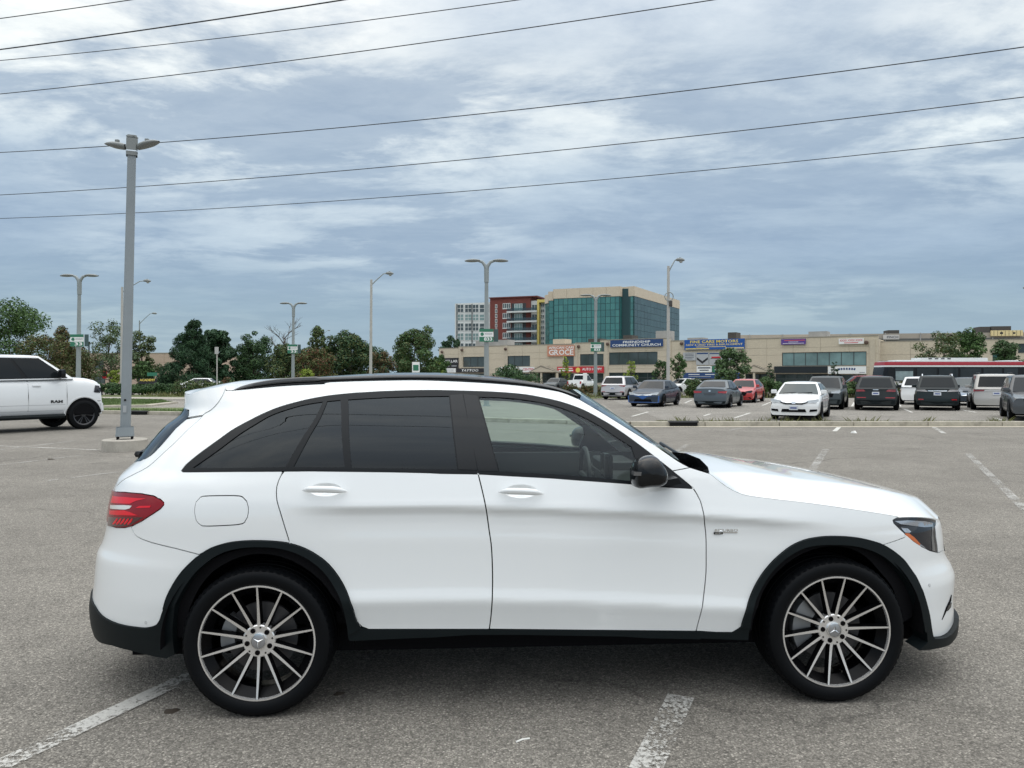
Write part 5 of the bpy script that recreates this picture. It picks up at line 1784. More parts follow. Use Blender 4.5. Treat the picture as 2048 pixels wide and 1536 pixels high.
for k in range(8):
    r = FD.rect(1081, 607 + k * 11, 1088, 614 + k * 11); window(apt, r, M_DGL, cols=2, depth=.45, frame=.12, fm=M_WPAN)
for (x0, x1) in ((1080, 1096),):
    s0_, _ = FD.at(x0, 600); s1_, z_ = FD.at(x1, 605); MB().box((s0_, .65, 0), (s1_, 10, z_)).build('wall', M_WPAN, apt)

# ---------------- low building behind the trees on the left
FE = Facade(tuple(plan(150, 152)), tuple(plan(420, 148)))
low = FE.root('low_building', 'low pinkish beige two-storey building behind the left trees', 'building')
HL = [FE.rect(188, 720.6, 207, 739.5), FE.rect(188, 752, 210, 768), FE.rect(320, 754, 344, 772), FE.rect(360, 752, 372, 772), FE.rect(240, 721, 258, 740)]
HL = [(a, max(.1, b), c, d) for a, b, c, d in HL]
panel_wall(low, [lerp(0, FE.L, i / 6) for i in range(7)], [0, 2.4, 4.4, 6.15], HL, M_PINK)
MB().box((0, .32, 0), (FE.L, 14, 5.8)).build('building_core', M_PINK, low)
MB().box((-.1, -.05, 6.15), (FE.L + .1, .4, 6.3)).build('parapet_cap', MATS['cap_flashing'], low)
for r in HL: window(low, r, M_WGLASS, cols=2, fm=M_FRAME)
# ================================================================== trees and shrubs
def leaf_mat(name, c, var=.45):
    m, nt, b, L, N, ramp, mix, math_ = node_mat(name)
    V = nt.nodes.new('ShaderNodeTexCoord').outputs['Object']
    n = N('ShaderNodeTexNoise', Vector=V, Scale=.9, Detail=4.0, Roughness=.7)
    n2 = N('ShaderNodeTexNoise', Vector=V, Scale=7.0, Detail=2.0)
    col = mix(1.0, c, ramp(n.outputs[0], [(.3, 1 - var), (.7, 1 + var)]), 'MULTIPLY')
    col = mix(1.0, col, ramp(n2.outputs[0], [(.3, (.75, .78, .7)), (.7, (1.25, 1.2, 1.1))]), 'MULTIPLY')
    L(col, b.inputs['Base Color']); b.inputs['Roughness'].default_value = .65; b.inputs['Specular IOR Level'].default_value = .3
    b.inputs['Subsurface Weight'].default_value = 0.0
    return m


LEAF = {'green': leaf_mat('leaf_green', (0.062, 0.119, 0.036)), 'dark': leaf_mat('leaf_dark', (0.030, 0.070, 0.029)), 'olive': leaf_mat('leaf_olive', (0.077, 0.098, 0.034)),
        'brown': leaf_mat('leaf_brown', (0.106, 0.077, 0.036)), 'lime': leaf_mat('leaf_lime', (0.200, 0.266, 0.042)), 'pine': leaf_mat('leaf_pine', (0.025, 0.063, 0.031)),
        'grey': leaf_mat('leaf_greygreen', (0.081, 0.126, 0.066)), 'mid': leaf_mat('leaf_mid', (0.053, 0.105, 0.036)), 'rust': leaf_mat('leaf_rust', (0.138, 0.070, 0.036))}
M_BARK = mat('bark', (.085, .065, .05), rough=.95, var=.3, vscale=3)
M_BARKP = mat('pale_bark', (.22, .20, .17), rough=.95, var=.3, vscale=3)


def leaf_cloud(rnd, blobs, n, size, needle=False):
    """leaf quads spread through clumps; blobs = (centre, radius)"""
    V, F = [], []
    wts = [r ** 2 for _, r in blobs]; tot = sum(wts)
    for (c, r), w in zip(blobs, wts):
        k = max(6, int(2.7 * n * w / tot))
        for _ in range(k):
            d = Vector((rnd.gauss(0, 1), rnd.gauss(0, 1), rnd.gauss(0, 1)))
            if d.length < 1e-3: continue
            d.normalize(); rr = r * (rnd.uniform(.35, 1.0) ** .6) * (1.12 if rnd.random() < .07 else 1)
            p = c + Vector((d.x * rr, d.y * rr, d.z * rr * .8))
            s = size * rnd.uniform(.42, 1.0)
            nrm = (d + Vector((rnd.gauss(0, .6), rnd.gauss(0, .6), rnd.gauss(0, .5) + .35))).normalized()
            a = nrm.orthogonal().normalized(); ang = rnd.uniform(0, 2 * pi)
            q = Matrix.Rotation(ang, 3, nrm); a = q @ a; b = nrm.cross(a)
            wd = .22 if needle else .55
            i = len(V)
            V += [p - a * s * .5, p + b * s * wd * .5 + nrm * s * .08, p + a * s * .5, p - b * s * wd * .5 + nrm * s * .08]
            F.append((i, i + 1, i + 2, i + 3))
    return V, F


def tree(name, label, x, Y, H, wid, leaf, seed, style='round', base=0.0, trunk=.30, n=2600, size=.34, group=None, bark=None, clear=.22, leaf2=None):
    rnd = random.Random(seed)
    e = empty(name, (x, Y, base), rnd.uniform(0, 6.28), label, 'tree', group)
    tr = MB(); blobs = []; R = wid / 2
    path = [Vector((0, 0, -.1))]
    for i in range(1, 7):
        path.append(Vector((rnd.gauss(0, .03) * H * .25, rnd.gauss(0, .03) * H * .25, H * .86 * i / 6)))
    rads = [trunk * .5 * (1 - .88 * i / 6) * (H / 9) + .02 for i in range(7)]
    tr.tube(path, rads, 8)
    if style == 'bare':
        def grow(p, d, L_, r, depth):
            q = p + d * L_
            tr.tube([p, p.lerp(q, .5) + Vector((rnd.gauss(0, .04), rnd.gauss(0, .04), 0)) * L_, q], [r, r * .8, r * .6], 5)
            if depth > 0:
                for k in range(rnd.randint(2, 4)):
                    dd = (d + Vector((rnd.gauss(0, .5), rnd.gauss(0, .5), rnd.uniform(-.1, .5)))).normalized()
                    grow(p.lerp(q, rnd.uniform(.5, 1)), dd, L_ * rnd.uniform(.55, .8), r * .55, depth - 1)
        for k in range(9):
            z = lerp(.3, .8, k / 8) * H; a = k * 2.4
            grow(Vector((0, 0, z)), Vector((cos(a) * .7, sin(a) * .7, .8)).normalized(), H * .20, .07, 3)
        tr.build('trunk', bark or M_BARK, e, smooth=50)
        return e
    nb = 46 if style not in ('pine', 'column') else 36
    p1, p2, p3 = rnd.uniform(0, 6.28), rnd.uniform(0, 6.28), rnd.uniform(0, 6.28)

    def lop(a, t): return 1 + .20 * sin(a + p1 + 2 * t) + .16 * sin(2 * a + p2 - 3 * t) + .12 * sin(3 * a + p3 + 5 * t)
    for k in range(nb):
        if style == 'pine':
            t = (k + .5) / nb; z = lerp(clear, 1.0, t) * H
            a = k * 2.399 + rnd.gauss(0, .3); rr = (R * (1 - t) ** .75 * rnd.uniform(.5, 1.05) + .15) * lop(a, t)
            c = Vector((cos(a) * rr * .85, sin(a) * rr * .85, z + rnd.gauss(0, .02) * H)); br = R * lerp(.36, .13, t) * rnd.uniform(.6, 1.25)
        elif style == 'column':
            t = (k + .5) / nb; z = lerp(clear, .98, t) * H; prof = sin(pi * min(1, .12 + .88 * t) ** .8) ** .6
            a = k * 2.399; rr = R * prof * rnd.uniform(.3, .85) * lop(a, t); c = Vector((cos(a) * rr, sin(a) * rr, z)); br = R * .42 * rnd.uniform(.5, 1.15)
        else:
            t = (k + .5) / nb; z = lerp(clear + .06, .96, t) * H
            a = k * 2.399 + rnd.gauss(0, .5); prof = sqrt(max(.06, 1 - ((t - .42) / .62) ** 2)) * lop(a, t)
            rr = R * prof * rnd.uniform(.30, 1.0); c = Vector((cos(a) * rr, sin(a) * rr, z + rnd.gauss(0, .035) * H)); br = R * .27 * rnd.uniform(.5, 1.45)
        blobs.append((c, br))
        # limb to the clump
        zt_ = max(clear * H * .7, c.z - rr * .8); i0 = min(5, int(zt_ / (H * .86) * 6)); p0 = path[i0].lerp(path[i0 + 1], zt_ / (H * .86) * 6 - i0)
        if k % 2 == 0 or style == 'open':
            tr.tube([p0, p0.lerp(c, .55) + Vector((0, 0, -.03 * H)), c], [rads[i0] * .45, rads[i0] * .28, .015], 5)
    tr.build('trunk', bark or M_BARK, e, smooth=50)
    V, F = leaf_cloud(rnd, blobs, n * (.6 if style == 'open' else 1), size, style == 'pine')
    if leaf2:
        mb = MB(); mb.add(V, F); mb.mi = [1 if (rnd.random() < .35) else 0 for _ in F]
        mb.build('crown', [LEAF[leaf], LEAF[leaf2]], e)
    else:
        MB().add(V, F).build('crown', LEAF[leaf], e)
    return e


def ptree(name, label, x0, x1, ytop, Y, leaf, seed, **kw):
    """tree spanning photograph columns x0..x1 with its top at row ytop, standing at depth Y"""
    xc = (x0 + x1) / 2; H = CAM_H + (HY - ytop) / FPX * Y
    return tree(name, label, (xc - CX) / FPX * Y, Y, H, (x1 - x0) / FPX * Y, leaf, seed, **kw)


GT = 'trees beyond the left lawns'
ptree('poplar_tree', 'tall loose green poplar standing behind the white pickup cab', -70, 105, 607, 92, 'green', 11, style='round', n=5200, size=.42, clear=.10, leaf2='mid', group=GT)
ptree('poplar_tree', 'tall green poplar rising at the edge of the left tree row', -190, -40, 612, 95, 'green', 12, n=3000, size=.42, clear=.1, group=GT)
ptree('maple_tree', 'low brown-tinged tree just above the pickup hood', 55, 165, 676, 82, 'olive', 13, n=3600, clear=.06, leaf2='brown', group=GT)
ptree('maple_tree', 'thin reddish brown tree between the poplar and a twin-head lamp', 100, 148, 652, 86, 'brown', 14, style='column', n=1500, clear=.2, leaf2='grey', group=GT)
ptree('open_tree', 'airy round tree with visible limbs before the pinkish building', 176, 262, 649, 84, 'grey', 15, style='open', n=2300, size=.32, clear=.22, leaf2='olive', group=GT)
ptree('maple_tree', 'rusty green tree partly behind the square lamp post', 252, 314, 668, 88, 'olive', 16, n=1700, clear=.16, leaf2='grey', group=GT)
ptree('young_tree', 'small bright green tree by the yellow lettered sign', 266, 306, 722, 80, 'green', 17, n=1300, clear=.08, leaf2='mid', group=GT)
ptree('young_tree', 'small yellow-leaved sapling beside the square lamp post', 218, 242, 740, 76, 'lime', 18, n=500, size=.24, clear=.1, group=GT)
ptree('pine_tree', 'broad dark pine, the bulkiest of the left tree row', 322, 452, 643, 80, 'pine', 19, style='pine', n=6200, size=.55, clear=.06, leaf2='dark', group=GT)
ptree('pine_tree', 'dark pine with a blunt top next to the broad pine', 395, 478, 655, 84, 'pine', 20, style='round', n=3600, size=.5, clear=.06, leaf2='dark', group=GT)
ptree('spruce_tree', 'mid green tree between the dark pines and the bare tree', 466, 548, 672, 86, 'dark', 21, n=3000, clear=.05, leaf2='mid', group=GT)
ptree('bare_tree', 'leafless grey tree with fine upright twigs', 538, 596, 655, 95, 'olive', 22, style='bare', group=GT)
ptree('maple_tree', 'low brownish green tree below the bare tree', 528, 610, 694, 84, 'olive', 23, n=2400, clear=.04, leaf2='dark', group=GT)
ptree('oak_tree', 'slim tall tree with yellow-green tufted top', 612, 656, 652, 90, 'olive', 24, style='column', n=1500, size=.36, clear=.25, leaf2='green', group=GT)
ptree('maple_tree', 'low reddish green tree in front of the slim tufted tree', 588, 672, 704, 84, 'olive', 25, n=2400, clear=.04, leaf2='rust', group=GT)
ptree('oak_tree', 'dark domed tree behind the concrete street light', 652, 752, 661, 90, 'dark', 26, n=3800, size=.4, clear=.05, leaf2='olive', group=GT)
ptree('maple_tree', 'small purple-brown tree right of the concrete street light', 738, 792, 706, 84, 'brown', 27, n=1500, clear=.04, leaf2='dark', group=GT)
ptree('oak_tree', 'wide rounded green tree left of the STELLAR sign', 772, 886, 659, 92, 'mid', 28, n=4600, size=.4, clear=.05, leaf2='olive', group=GT)
ptree('young_tree', 'small yellow-green tree beside the beige building end', 842, 882, 722, 96, 'lime', 29, n=900, size=.34, clear=.1, leaf2='green', group=GT)
ptree('pine_tree', 'small dark conifer poking above the building roof end', 882, 934, 674, 180, 'pine', 30, style='round', n=1700, size=.8, clear=.3, group=GT)
ptree('yellow_bush', 'bright yellow-green bush under the slim tufted tree', 596, 632, 738, 78, 'lime', 31, n=700, size=.28, clear=.0, group=GT)
for i_, (x0_, x1_, yt_, lf_, l2_, sd_) in enumerate(((455, 545, 692, 'mid', 'dark', 201), (545, 640, 700, 'olive', 'mid', 202), (640, 720, 690, 'mid', 'olive', 203), (700, 790, 694, 'dark', 'mid', 204), (120, 200, 700, 'olive', 'brown', 205), (856, 900, 712, 'mid', 'green', 206))):
    ptree('background_tree', 'dark green tree filling the second row behind the left trees', x0_, x1_, yt_, 104 + 3 * i_, lf_, sd_, n=2600, size=.42, clear=.02, leaf2=l2_, group='second row of trees on the left')
GR = 'street trees before the shops'
ptree('dark_bush', 'rounded dark bush in front of the CENTRE sign', 980, 1066, 735, 84, 'dark', 41, n=2400, size=.32, clear=.0, leaf2='mid', group=GR)
ptree('young_tree', 'thin yellowing sapling before the short red sign', 1122, 1142, 716, 88, 'lime', 42, style='open', n=300, size=.30, clear=.2, group=GR)
ptree('young_tree', 'small lime-green sapling above the silver SUV', 1250, 1276, 720, 76, 'lime', 43, style='open', n=330, size=.28, clear=.2, group=GR)
ptree('maple_tree', 'dark leaning tree just left of the tall street light', 1302, 1338, 720, 70, 'mid', 44, style='open', n=750, size=.3, clear=.2, group=GR, leaf2='dark')
ptree('maple_tree', 'small round-crowned tree just right of the tall street light', 1339, 1376, 707, 70, 'green', 45, style='open', n=650, size=.3, clear=.40, group=GR, leaf2='mid')
ptree('conifer_bush', 'feathery grey-green conifer in front of the tyre posters', 1424, 1498, 699, 66, 'grey', 46, style='round', n=1900, size=.34, clear=.0, leaf2='green', group=GR)
ptree('young_spruce', 'thin young spruce beside the gabled porch', 1528, 1552, 727, 70, 'dark', 47, style='pine', n=420, size=.3, clear=.1, group=GR)
ptree('young_spruce', 'thin young spruce before the white arched sign', 1656, 1680, 724, 68, 'dark', 48, style='pine', n=420, size=.3, clear=.1, group=GR)
ptree('maple_tree', 'wide loose tree with yellow tips behind the bus', 1846, 1930, 668, 88, 'olive', 49, style='open', n=2600, size=.36, clear=.15, leaf2='grey', group=GR)
ptree('maple_tree', 'bright green domed tree behind the middle of the bus', 1896, 1972, 662, 90, 'green', 50, n=3000, size=.38, clear=.12, leaf2='mid', group=GR)
ptree('maple_tree', 'dark green tree behind the rear end of the bus', 1978, 2040, 680, 90, 'mid', 51, n=2200, size=.36, clear=.12, leaf2='grey', group=GR)

SH = 'shrubs along the verge'


def shrub(x0, x1, ytop, Y, leaf, seed, label, n=900, size=.20, leaf2=None):
    rnd = random.Random(seed); xc = (x0 + x1) / 2; H = CAM_H + (HY - ytop) / FPX * Y; wd = (x1 - x0) / FPX * Y
    e = empty('shrub', ((xc - CX) / FPX * Y, Y, .03), 0, label, 'shrub', SH)
    blobs = []; st = MB()
    for k in range(10):
        c = Vector((rnd.uniform(-.42, .42) * wd, rnd.uniform(-.5, .5), H * rnd.uniform(.25, .75))); blobs.append((c, min(H * .42, wd * .3) * rnd.uniform(.7, 1.1)))
        st.tube([(c.x * .4, c.y * .4, 0), tuple(c)], [.03, .012], 5)
    st.build('stem', M_BARK, e)
    V, F = leaf_cloud(rnd, blobs, n, size)
    mb = MB().add(V, F); mb.mi = [1 if rnd.random() < .35 else 0 for _ in F]
    mb.build('foliage', [LEAF[leaf], LEAF[leaf2 or leaf]], e)
    return e


_sl = 'green shrub in the verge row behind the parked cars'
for i, (x0, x1, yt, lf, l2) in enumerate(((1372, 1412, 752, 'mid', 'olive'), (1405, 1440, 757, 'green', 'rust'), (1496, 1530, 757, 'mid', 'olive'), (1520, 1556, 752, 'mid', 'green'), (1545, 1582, 759, 'mid', 'green'), (1690, 1722, 758, 'mid', 'olive'),
                                          (1672, 1702, 764, 'green', 'olive'), (1788, 1816, 760, 'mid', 'rust'), (1806, 1830, 764, 'mid', 'olive'), (1212, 1232, 770, 'green', 'olive'))):
    shrub(x0, x1, yt, 57.0, lf, 60 + i, _sl, leaf2=l2)
_sl2 = 'low clipped shrub in the hedge below the pinkish building'
for i in range(8):
    shrub(192 + i * 19, 192 + i * 19 + 26, 764 + (i % 3), 64.0, 'mid', 80 + i, _sl2, n=700, leaf2='dark')
_sl3 = 'wild olive shrub in the row above the crossover tail'
for i in range(11):
    shrub(352 + i * 30, 352 + i * 30 + 44, 757 + (i * 5) % 7 - (i > 5) * 4, 62.0, 'olive', 100 + i, _sl3, n=900, leaf2='mid')
_sl4 = 'straggly shrub in the verge left of the silver SUV'
for i in range(4):
    shrub(1128 + i * 26, 1128 + i * 26 + 34, 768 + (i * 3) % 5, 60.0, 'olive', 120 + i, _sl4, n=600, leaf2='rust')
shrub(440, 462, 747, 61, 'rust', 140, 'small shrub with red blossom beside the thin sign post', n=420, leaf2='dark')
# ================================================================== parked vehicles
SECP = Pchip([(0, .90), (.10, .965), (.28, .995), (.45, 1.0), (.70, .985), (.86, .955), (.95, .915), (1.0, .86)])


def vmat(name, c, rough=.35, coat=None, metal=0.0):
    lum = max(c)
    return mat(name, c, rough=rough, coat=coat if coat is not None else (.9 if lum > .3 else .35), metal=metal, spec=.4 if lum > .3 else .25)


G_CAR = mat('car_glass_dark', (.010, .013, .015), rough=.10, spec=.22)
G_CARL = mat('car_glass_light', (.045, .06, .062), rough=.10, spec=.35)
M_TAIL = mat('tail_red', (.33, .012, .018), rough=.2, coat=1)
M_TAILC = mat('tail_clear', (.50, .47, .46), rough=.15, coat=1)
M_LAMP = mat('front_lamp', (.50, .52, .53), rough=.12, coat=1, metal=.3)
M_PLATE = mat('number_plate', (.55, .57, .60), rough=.5)
M_PLTXT = mat('plate_blue', (.05, .08, .25), rough=.5)
M_WHL = mat('wheel_alloy', (.26, .26, .27), rough=.35, metal=.8)
M_WHLB = mat('wheel_black', (.02, .02, .024), rough=.3, coat=.4)


WHEEL_CACHE = {}


def wheel_meshes(R, w, rim, black):
    key = (R, w, rim, black)
    if key in WHEEL_CACHE: return WHEEL_CACHE[key]
    ty = MB().lathe([(rim, -w * .42), (rim + .02, -w * .5), (R - .05, -w * .5), (R - .012, -w * .42), (R, -w * .3), (R, w * .3), (R - .03, w * .5), (rim, w * .45)], 32, axis='y').mesh('tyre', M_TYRE, smooth=40)
    m = M_WHLB if black else M_WHL
    r = MB(); r.lathe([(.0, -w * .30), (.05, -w * .34), (.07, -w * .30)], 16, axis='y')
    r.lathe([(rim - .03, -w * .38), (rim, -w * .44), (rim, w * .4)], 32, axis='y')
    for k in range(6 if black else 5):
        a = 2 * pi * k / (6 if black else 5); n0 = len(r.v)
        for da in ((-.13, .13),) if not black else ((-.20, -.08), (.08, .20)):
            r.add([(.05 * cos(a + da[0] * 1.5), -w * .33, .05 * sin(a + da[0] * 1.5)), (.05 * cos(a + da[1] * 1.5), -w * .33, .05 * sin(a + da[1] * 1.5)), ((rim - .02) * cos(a + da[1]), -w * .39, (rim - .02) * sin(a + da[1])), ((rim - .02) * cos(a + da[0]), -w * .39, (rim - .02) * sin(a + da[0]))], [(0, 1, 2, 3)])
    rm = r.mesh('rim', m, smooth=40)
    bk = MB().lathe([(.0, -w * .18), (rim - .01, -w * .22)], 24, axis='y').mesh('wheel', M_DARK)
    WHEEL_CACHE[key] = (ty, rm, bk)
    return WHEEL_CACHE[key]


class Vehicle:
    def __init__(s, name, label, cat, loc, rz, paint, L, w, zb, deck, H, cab, wb, R, group='cars parked in the far lot', glass=None, hwr=.76, black_wheels=False, rear_over=None, clad=None, nose_c=.16, tail_c=.12, cabw=.93, ends=(.0, .0)):
        s.L, s.w, s.zb, s.H = L, w, zb, H
        s.deck = Pchip(deck); s.paint = paint; s.cab = cab; s.nose_c, s.tail_c = nose_c, tail_c; s.ends = ends
        s.root = empty(name, loc, rz, label, cat, group)
        s.wx = (wb / 2 + (rear_over or 0), -wb / 2 + (rear_over or 0))
        # body shell
        xs = [-L / 2 + L * (.5 - .5 * cos(pi * i / 40)) for i in range(41)]
        rows = []
        for x in xs: rows.append(s.ring(x))
        s.part('body', grid_mesh('body', rows), paint)
        for e_, rev in ((rows[0], False), (rows[-1], True)):
            n = len(e_); me = bpy.data.meshes.new('end_panel'); cx = Vector((sum(p.x for p in e_) / n, 0, sum(p.z for p in e_) / n))
            h = n // 2
            strip_rows = [[e_[i], e_[n - 1 - i]] for i in range(h + 1)]
            sr = []
            for a, b in strip_rows: sr.append([s.endpt(a.lerp(b, k / 8), rev) for k in range(9)])
            s.part('end_panel', grid_mesh('end_panel', sr), paint)
        # cabin
        xf0, xf1, xb0, xb1 = cab
        s.hw0, s.hw1 = w * cabw, w * hwr
        rows = []
        for t in [0, .12, .25, .4, .55, .7, .85, .95, 1.0]: rows.append([s.cabpt(a / 12.0, t) for a in range(49)])
        top = [s.cabpt(a / 12.0, 1.0) for a in range(49)]; c = sum(top[:-1], Vector()) / 48
        for k, dz in ((.93, .018), (.75, .035), (.4, .05), (.02, .055)): rows.append([Vector((c.x + (p.x - c.x) * k, p.y * k, p.z + dz)) for p in top])
        s.part('cabin', grid_mesh('cabin', rows), paint)
        g = glass or G_CAR
        s.patch('pillar_trim', 1.05, 1.92, .05, .92, M_TRIM, 8, .006); s.patch('pillar_trim', 3.08, 3.95, .05, .92, M_TRIM, 8, .006)
        s.patch('windscreen', 0.06, 0.94, .06, .90, g, 8)
        s.patch('rear_window', 2.08, 2.92, .16, .88, g, 8)
        for sd in (1, 3):
            rv = (lambda a: a) if sd == 1 else (lambda a: 4 - (a - 0) if False else a)
            if sd == 1: segs = ((1.07, 1.47), (1.52, 1.90))
            else: segs = ((3.10, 3.48), (3.53, 3.93))
            for a, b in segs: s.patch('side_window', a, b, .08, .88, g, 5)
        # wheels
        ty, rm, bk = wheel_meshes(R, .23, R * .70, black_wheels)
        for x in s.wx:
            for sy in (-1, 1):
                yy = sy * (s.bw(x, R) - .105)
                wl_ = link('wheel', bk, None, s.root, (x, yy, R)); wl_.rotation_euler = (0, 0, 0 if sy < 0 else pi)
                link('tyre', ty, None, wl_); link('rim', rm, None, wl_)
                # arch: dark ring standing on the body side
                A = [(x + (R + .07) * cos(t), R + (R + .07) * sin(t)) for t in [pi * 1.12 * i / 20 - .06 * pi for i in range(21)]]
                ym = max(s.bw(p[0], max(p[1], zb + .02)) for p in A) + .006
                mb = MB(); pts = [Vector((p[0], sy * ym, max(p[1], zb))) for p in A]
                n = len(pts); cpt = Vector((x, sy * ym, R))
                mb.add(pts + [cpt], [(i, i + 1, n) if sy > 0 else (i + 1, i, n) for i in range(n - 1)])
                mb.build('wheel_arch', clad or M_DARK, s.root)
                wl_.location.y = sy * (ym - .100)
        # underside shadow pan, mirrors
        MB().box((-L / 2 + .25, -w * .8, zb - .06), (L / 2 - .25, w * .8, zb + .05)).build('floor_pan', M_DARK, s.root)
        for sy in (-1, 1):
            mx = xf0 - .12; mz = s.deck(mx) + .10
            o = rbox('wing_mirror', (mx - .07, sy * (w + .02) - .10, mz - .07), (mx + .06, sy * (w + .02) + .10, mz + .08), .03, paint, s.root)

    def part(s, name, me, m): return link(name, me, m, s.root)

    def plan(s, x):
        t = max(0, (abs(x) - s.L * .22) / (s.L * .28)); return 1 - .06 * t * t

    def bw(s, x, z):
        zt_ = s.deck(x); return s.w * s.plan(x) * SECP((z - s.zb) / max(.05, zt_ - s.zb))

    def endk(s, x): return sstep(s.L * .30, s.L * .5, abs(x))

    def shift(s, x, y):
        c = s.nose_c if x > 0 else s.tail_c
        return -math.copysign(1, x) * s.endk(x) * c * (abs(y) / s.w) ** 2.6

    def ring(s, x):
        zt_ = s.deck(x); pts = []
        for i in range(13):
            t = i / 12; z = lerp(s.zb, zt_, t); y = s.bw(x, z); pts.append((y, z))
        half = [(-y, z) for y, z in pts] + [(-s.bw(x, zt_) * k, zt_ + dz) for k, dz in ((.9, .012), (.7, .028), (.4, .04), (.0, .045))]
        full = half + [(-y, z) for y, z in half[-2::-1]]
        return [Vector((x + s.shift(x, y) - math.copysign(1, x) * s.endk(x) * s.lean(x, z), y, z)) for y, z in full]

    def lean(s, x, z):
        k = s.ends[0] if x > 0 else s.ends[1]
        return k * max(0, z - .55)

    def endpt(s, p, front):
        # bulge of the end panel towards the middle of the car's width
        x = s.L / 2 if front else -s.L / 2
        return Vector((x + s.shift(x, p.y) - math.copysign(1, x) * s.lean(x, p.z), p.y, p.z))

    def cabpt(s, a, t):
        xf0, xf1, xb0, xb1 = s.cab
        te = t; xf = lerp(xf0, xf1, te); xb = lerp(xb0, xb1, te); hw = lerp(s.hw0, s.hw1, te ** 1.25)
        a = a % 4; i = int(a); f = a - i
        zf_, zb_ = s.deck(xf0) + .01, s.deck(xb0) + .01
        def P(xr, y):
            z0 = lerp(zb_, zf_, min(1, max(0, (xr - xb0) / (xf0 - xb0)))) - .03
            x = lerp(xb, xf, min(1, max(0, (xr - xb0) / (xf0 - xb0))))
            return Vector((x, y, lerp(z0, s.H - .055, t)))
        if i == 0:
            y = lerp(hw, -hw, f); p = P(xf0, y); p.x += .10 * (1 - (2 * f - 1) ** 2); return p
        if i == 1: return P(lerp(xf0, xb0, f), -hw - .02 * (1 - (2 * f - 1) ** 2))
        if i == 2:
            y = lerp(-hw, hw, f); p = P(xb0, y); p.x -= .06 * (1 - (2 * f - 1) ** 2); return p
        return P(lerp(xb0, xf0, f), hw + .02 * (1 - (2 * f - 1) ** 2))

    def patch(s, name, a0, a1, t0, t1, m, n, off=.012):
        cen = Vector(((s.cab[0] + s.cab[2]) / 2, 0, s.H * .75)); rows = []
        for j in range(5):
            t = lerp(t0, t1, j / 4); r = []
            for k in range(n + 1):
                p = s.cabpt(lerp(a0, a1, k / n), t)
                e = .01
                nn = (s.cabpt(lerp(a0, a1, k / n) + e, t) - s.cabpt(lerp(a0, a1, k / n) - e, t)).cross(s.cabpt(lerp(a0, a1, k / n), min(1, t + .02)) - s.cabpt(lerp(a0, a1, k / n), t - .02))
                if nn.length > 0: nn.normalize()
                if nn.dot(p - cen) < 0: nn = -nn
                r.append(p + nn * off)
            rows.append(r)
        return s.part(name, grid_mesh(name, rows), m)

    def end(s, name, poly, m, front=True, off=.012, mirror=False, parent=None):
        """flat piece following the nose or tail: poly of (y, z)"""
        x = s.L / 2 if front else -s.L / 2; sg = 1 if front else -1
        for k in ((1, -1) if mirror else (1,)):
            P = densify([(p[0] * k, p[1]) for p in poly], .08)
            cy = sum(p[0] for p in P) / len(P); cz = sum(p[1] for p in P) / len(P)
            V = []
            for y, z in P + [(cy, cz)]:
                e = s.endpt(Vector((0, y, z)), front); V.append(Vector((e.x + sg * off, y, z)))
            n = len(P)
            V += [v - Vector((sg * .08, 0, 0)) for v in V[:n]]
            F = [(i, (i + 1) % n, n) for i in range(n)] + [(i, (i + 1) % n, n + 1 + (i + 1) % n, n + 1 + i) for i in range(n)]
            MB().add(V, F).build(name, m, s.root)

    def side(s, name, poly, m, off=.006, mirror=True, parent=None):
        for sg in ((-1, 1) if mirror else (-1,)):
            P = densify(poly, .1); n = len(P)
            V = [Vector((x + s.shift(x, s.bw(x, z)) - math.copysign(1, x) * s.endk(x) * s.lean(x, z), sg * (s.bw(x, z) + off), z)) for x, z in P]; V.append(Vector((sum(v.x for v in V) / n, sum(v.y for v in V) / n, sum(v.z for v in V) / n)))
            V[-1].y = sg * (s.bw(V[-1].x, V[-1].z) + off)
            MB().add(V, [(i, (i + 1) % n, n) if sg < 0 else ((i + 1) % n, i, n) for i in range(n)]).build(name, m, s.root)

    def doors(s, xs, z0, z1):
        for x in xs:
            s.side('door_seam', [(x - .008, z0), (x + .008, z0), (x + .008, z1), (x - .008, z1)], M_DARK, .003)
        for a, b in zip(xs[1:], xs[:-1]):
            xh = a + .12
            for sg in (-1, 1):
                z = z1 - .14
                rbox('door_handle', (xh, sg * (s.bw(xh, z) + .02) - .015, z - .018), (xh + .22, sg * (s.bw(xh, z) + .02) + .015, z + .018), .008, s.paint, s.root)

    def plate(s, z, front, text=True):
        s.end('number_plate', [(-.155, z - .075), (.155, z - .075), (.155, z + .075), (-.155, z + .075)], M_PLATE, front, .03)
        s.end('plate_lettering', [(-.11, z - .025), (.11, z - .025), (.11, z + .025), (-.11, z + .025)], M_PLTXT, front, .034)


SEDAN = dict(L=4.55, w=.885, zb=.20, deck=[(-2.3, .96), (-1.9, 1.03), (-1.5, 1.04), (-.5, .98), (.6, .95), (.95, .94), (1.5, .86), (2.0, .76), (2.25, .66)], H=1.44, cab=(1.0, .28, -1.75, -1.0), wb=2.68, R=.32, hwr=.68, ends=(.22, .10))
SUV = dict(L=4.6, w=.93, zb=.26, deck=[(-2.3, 1.02), (-2.0, 1.08), (-.5, 1.06), (.6, 1.03), (1.0, 1.02), (1.6, .98), (2.1, .90), (2.28, .80)], H=1.66, cab=(1.0, .25, -2.22, -1.85), wb=2.68, R=.36, hwr=.72, ends=(.15, .16))


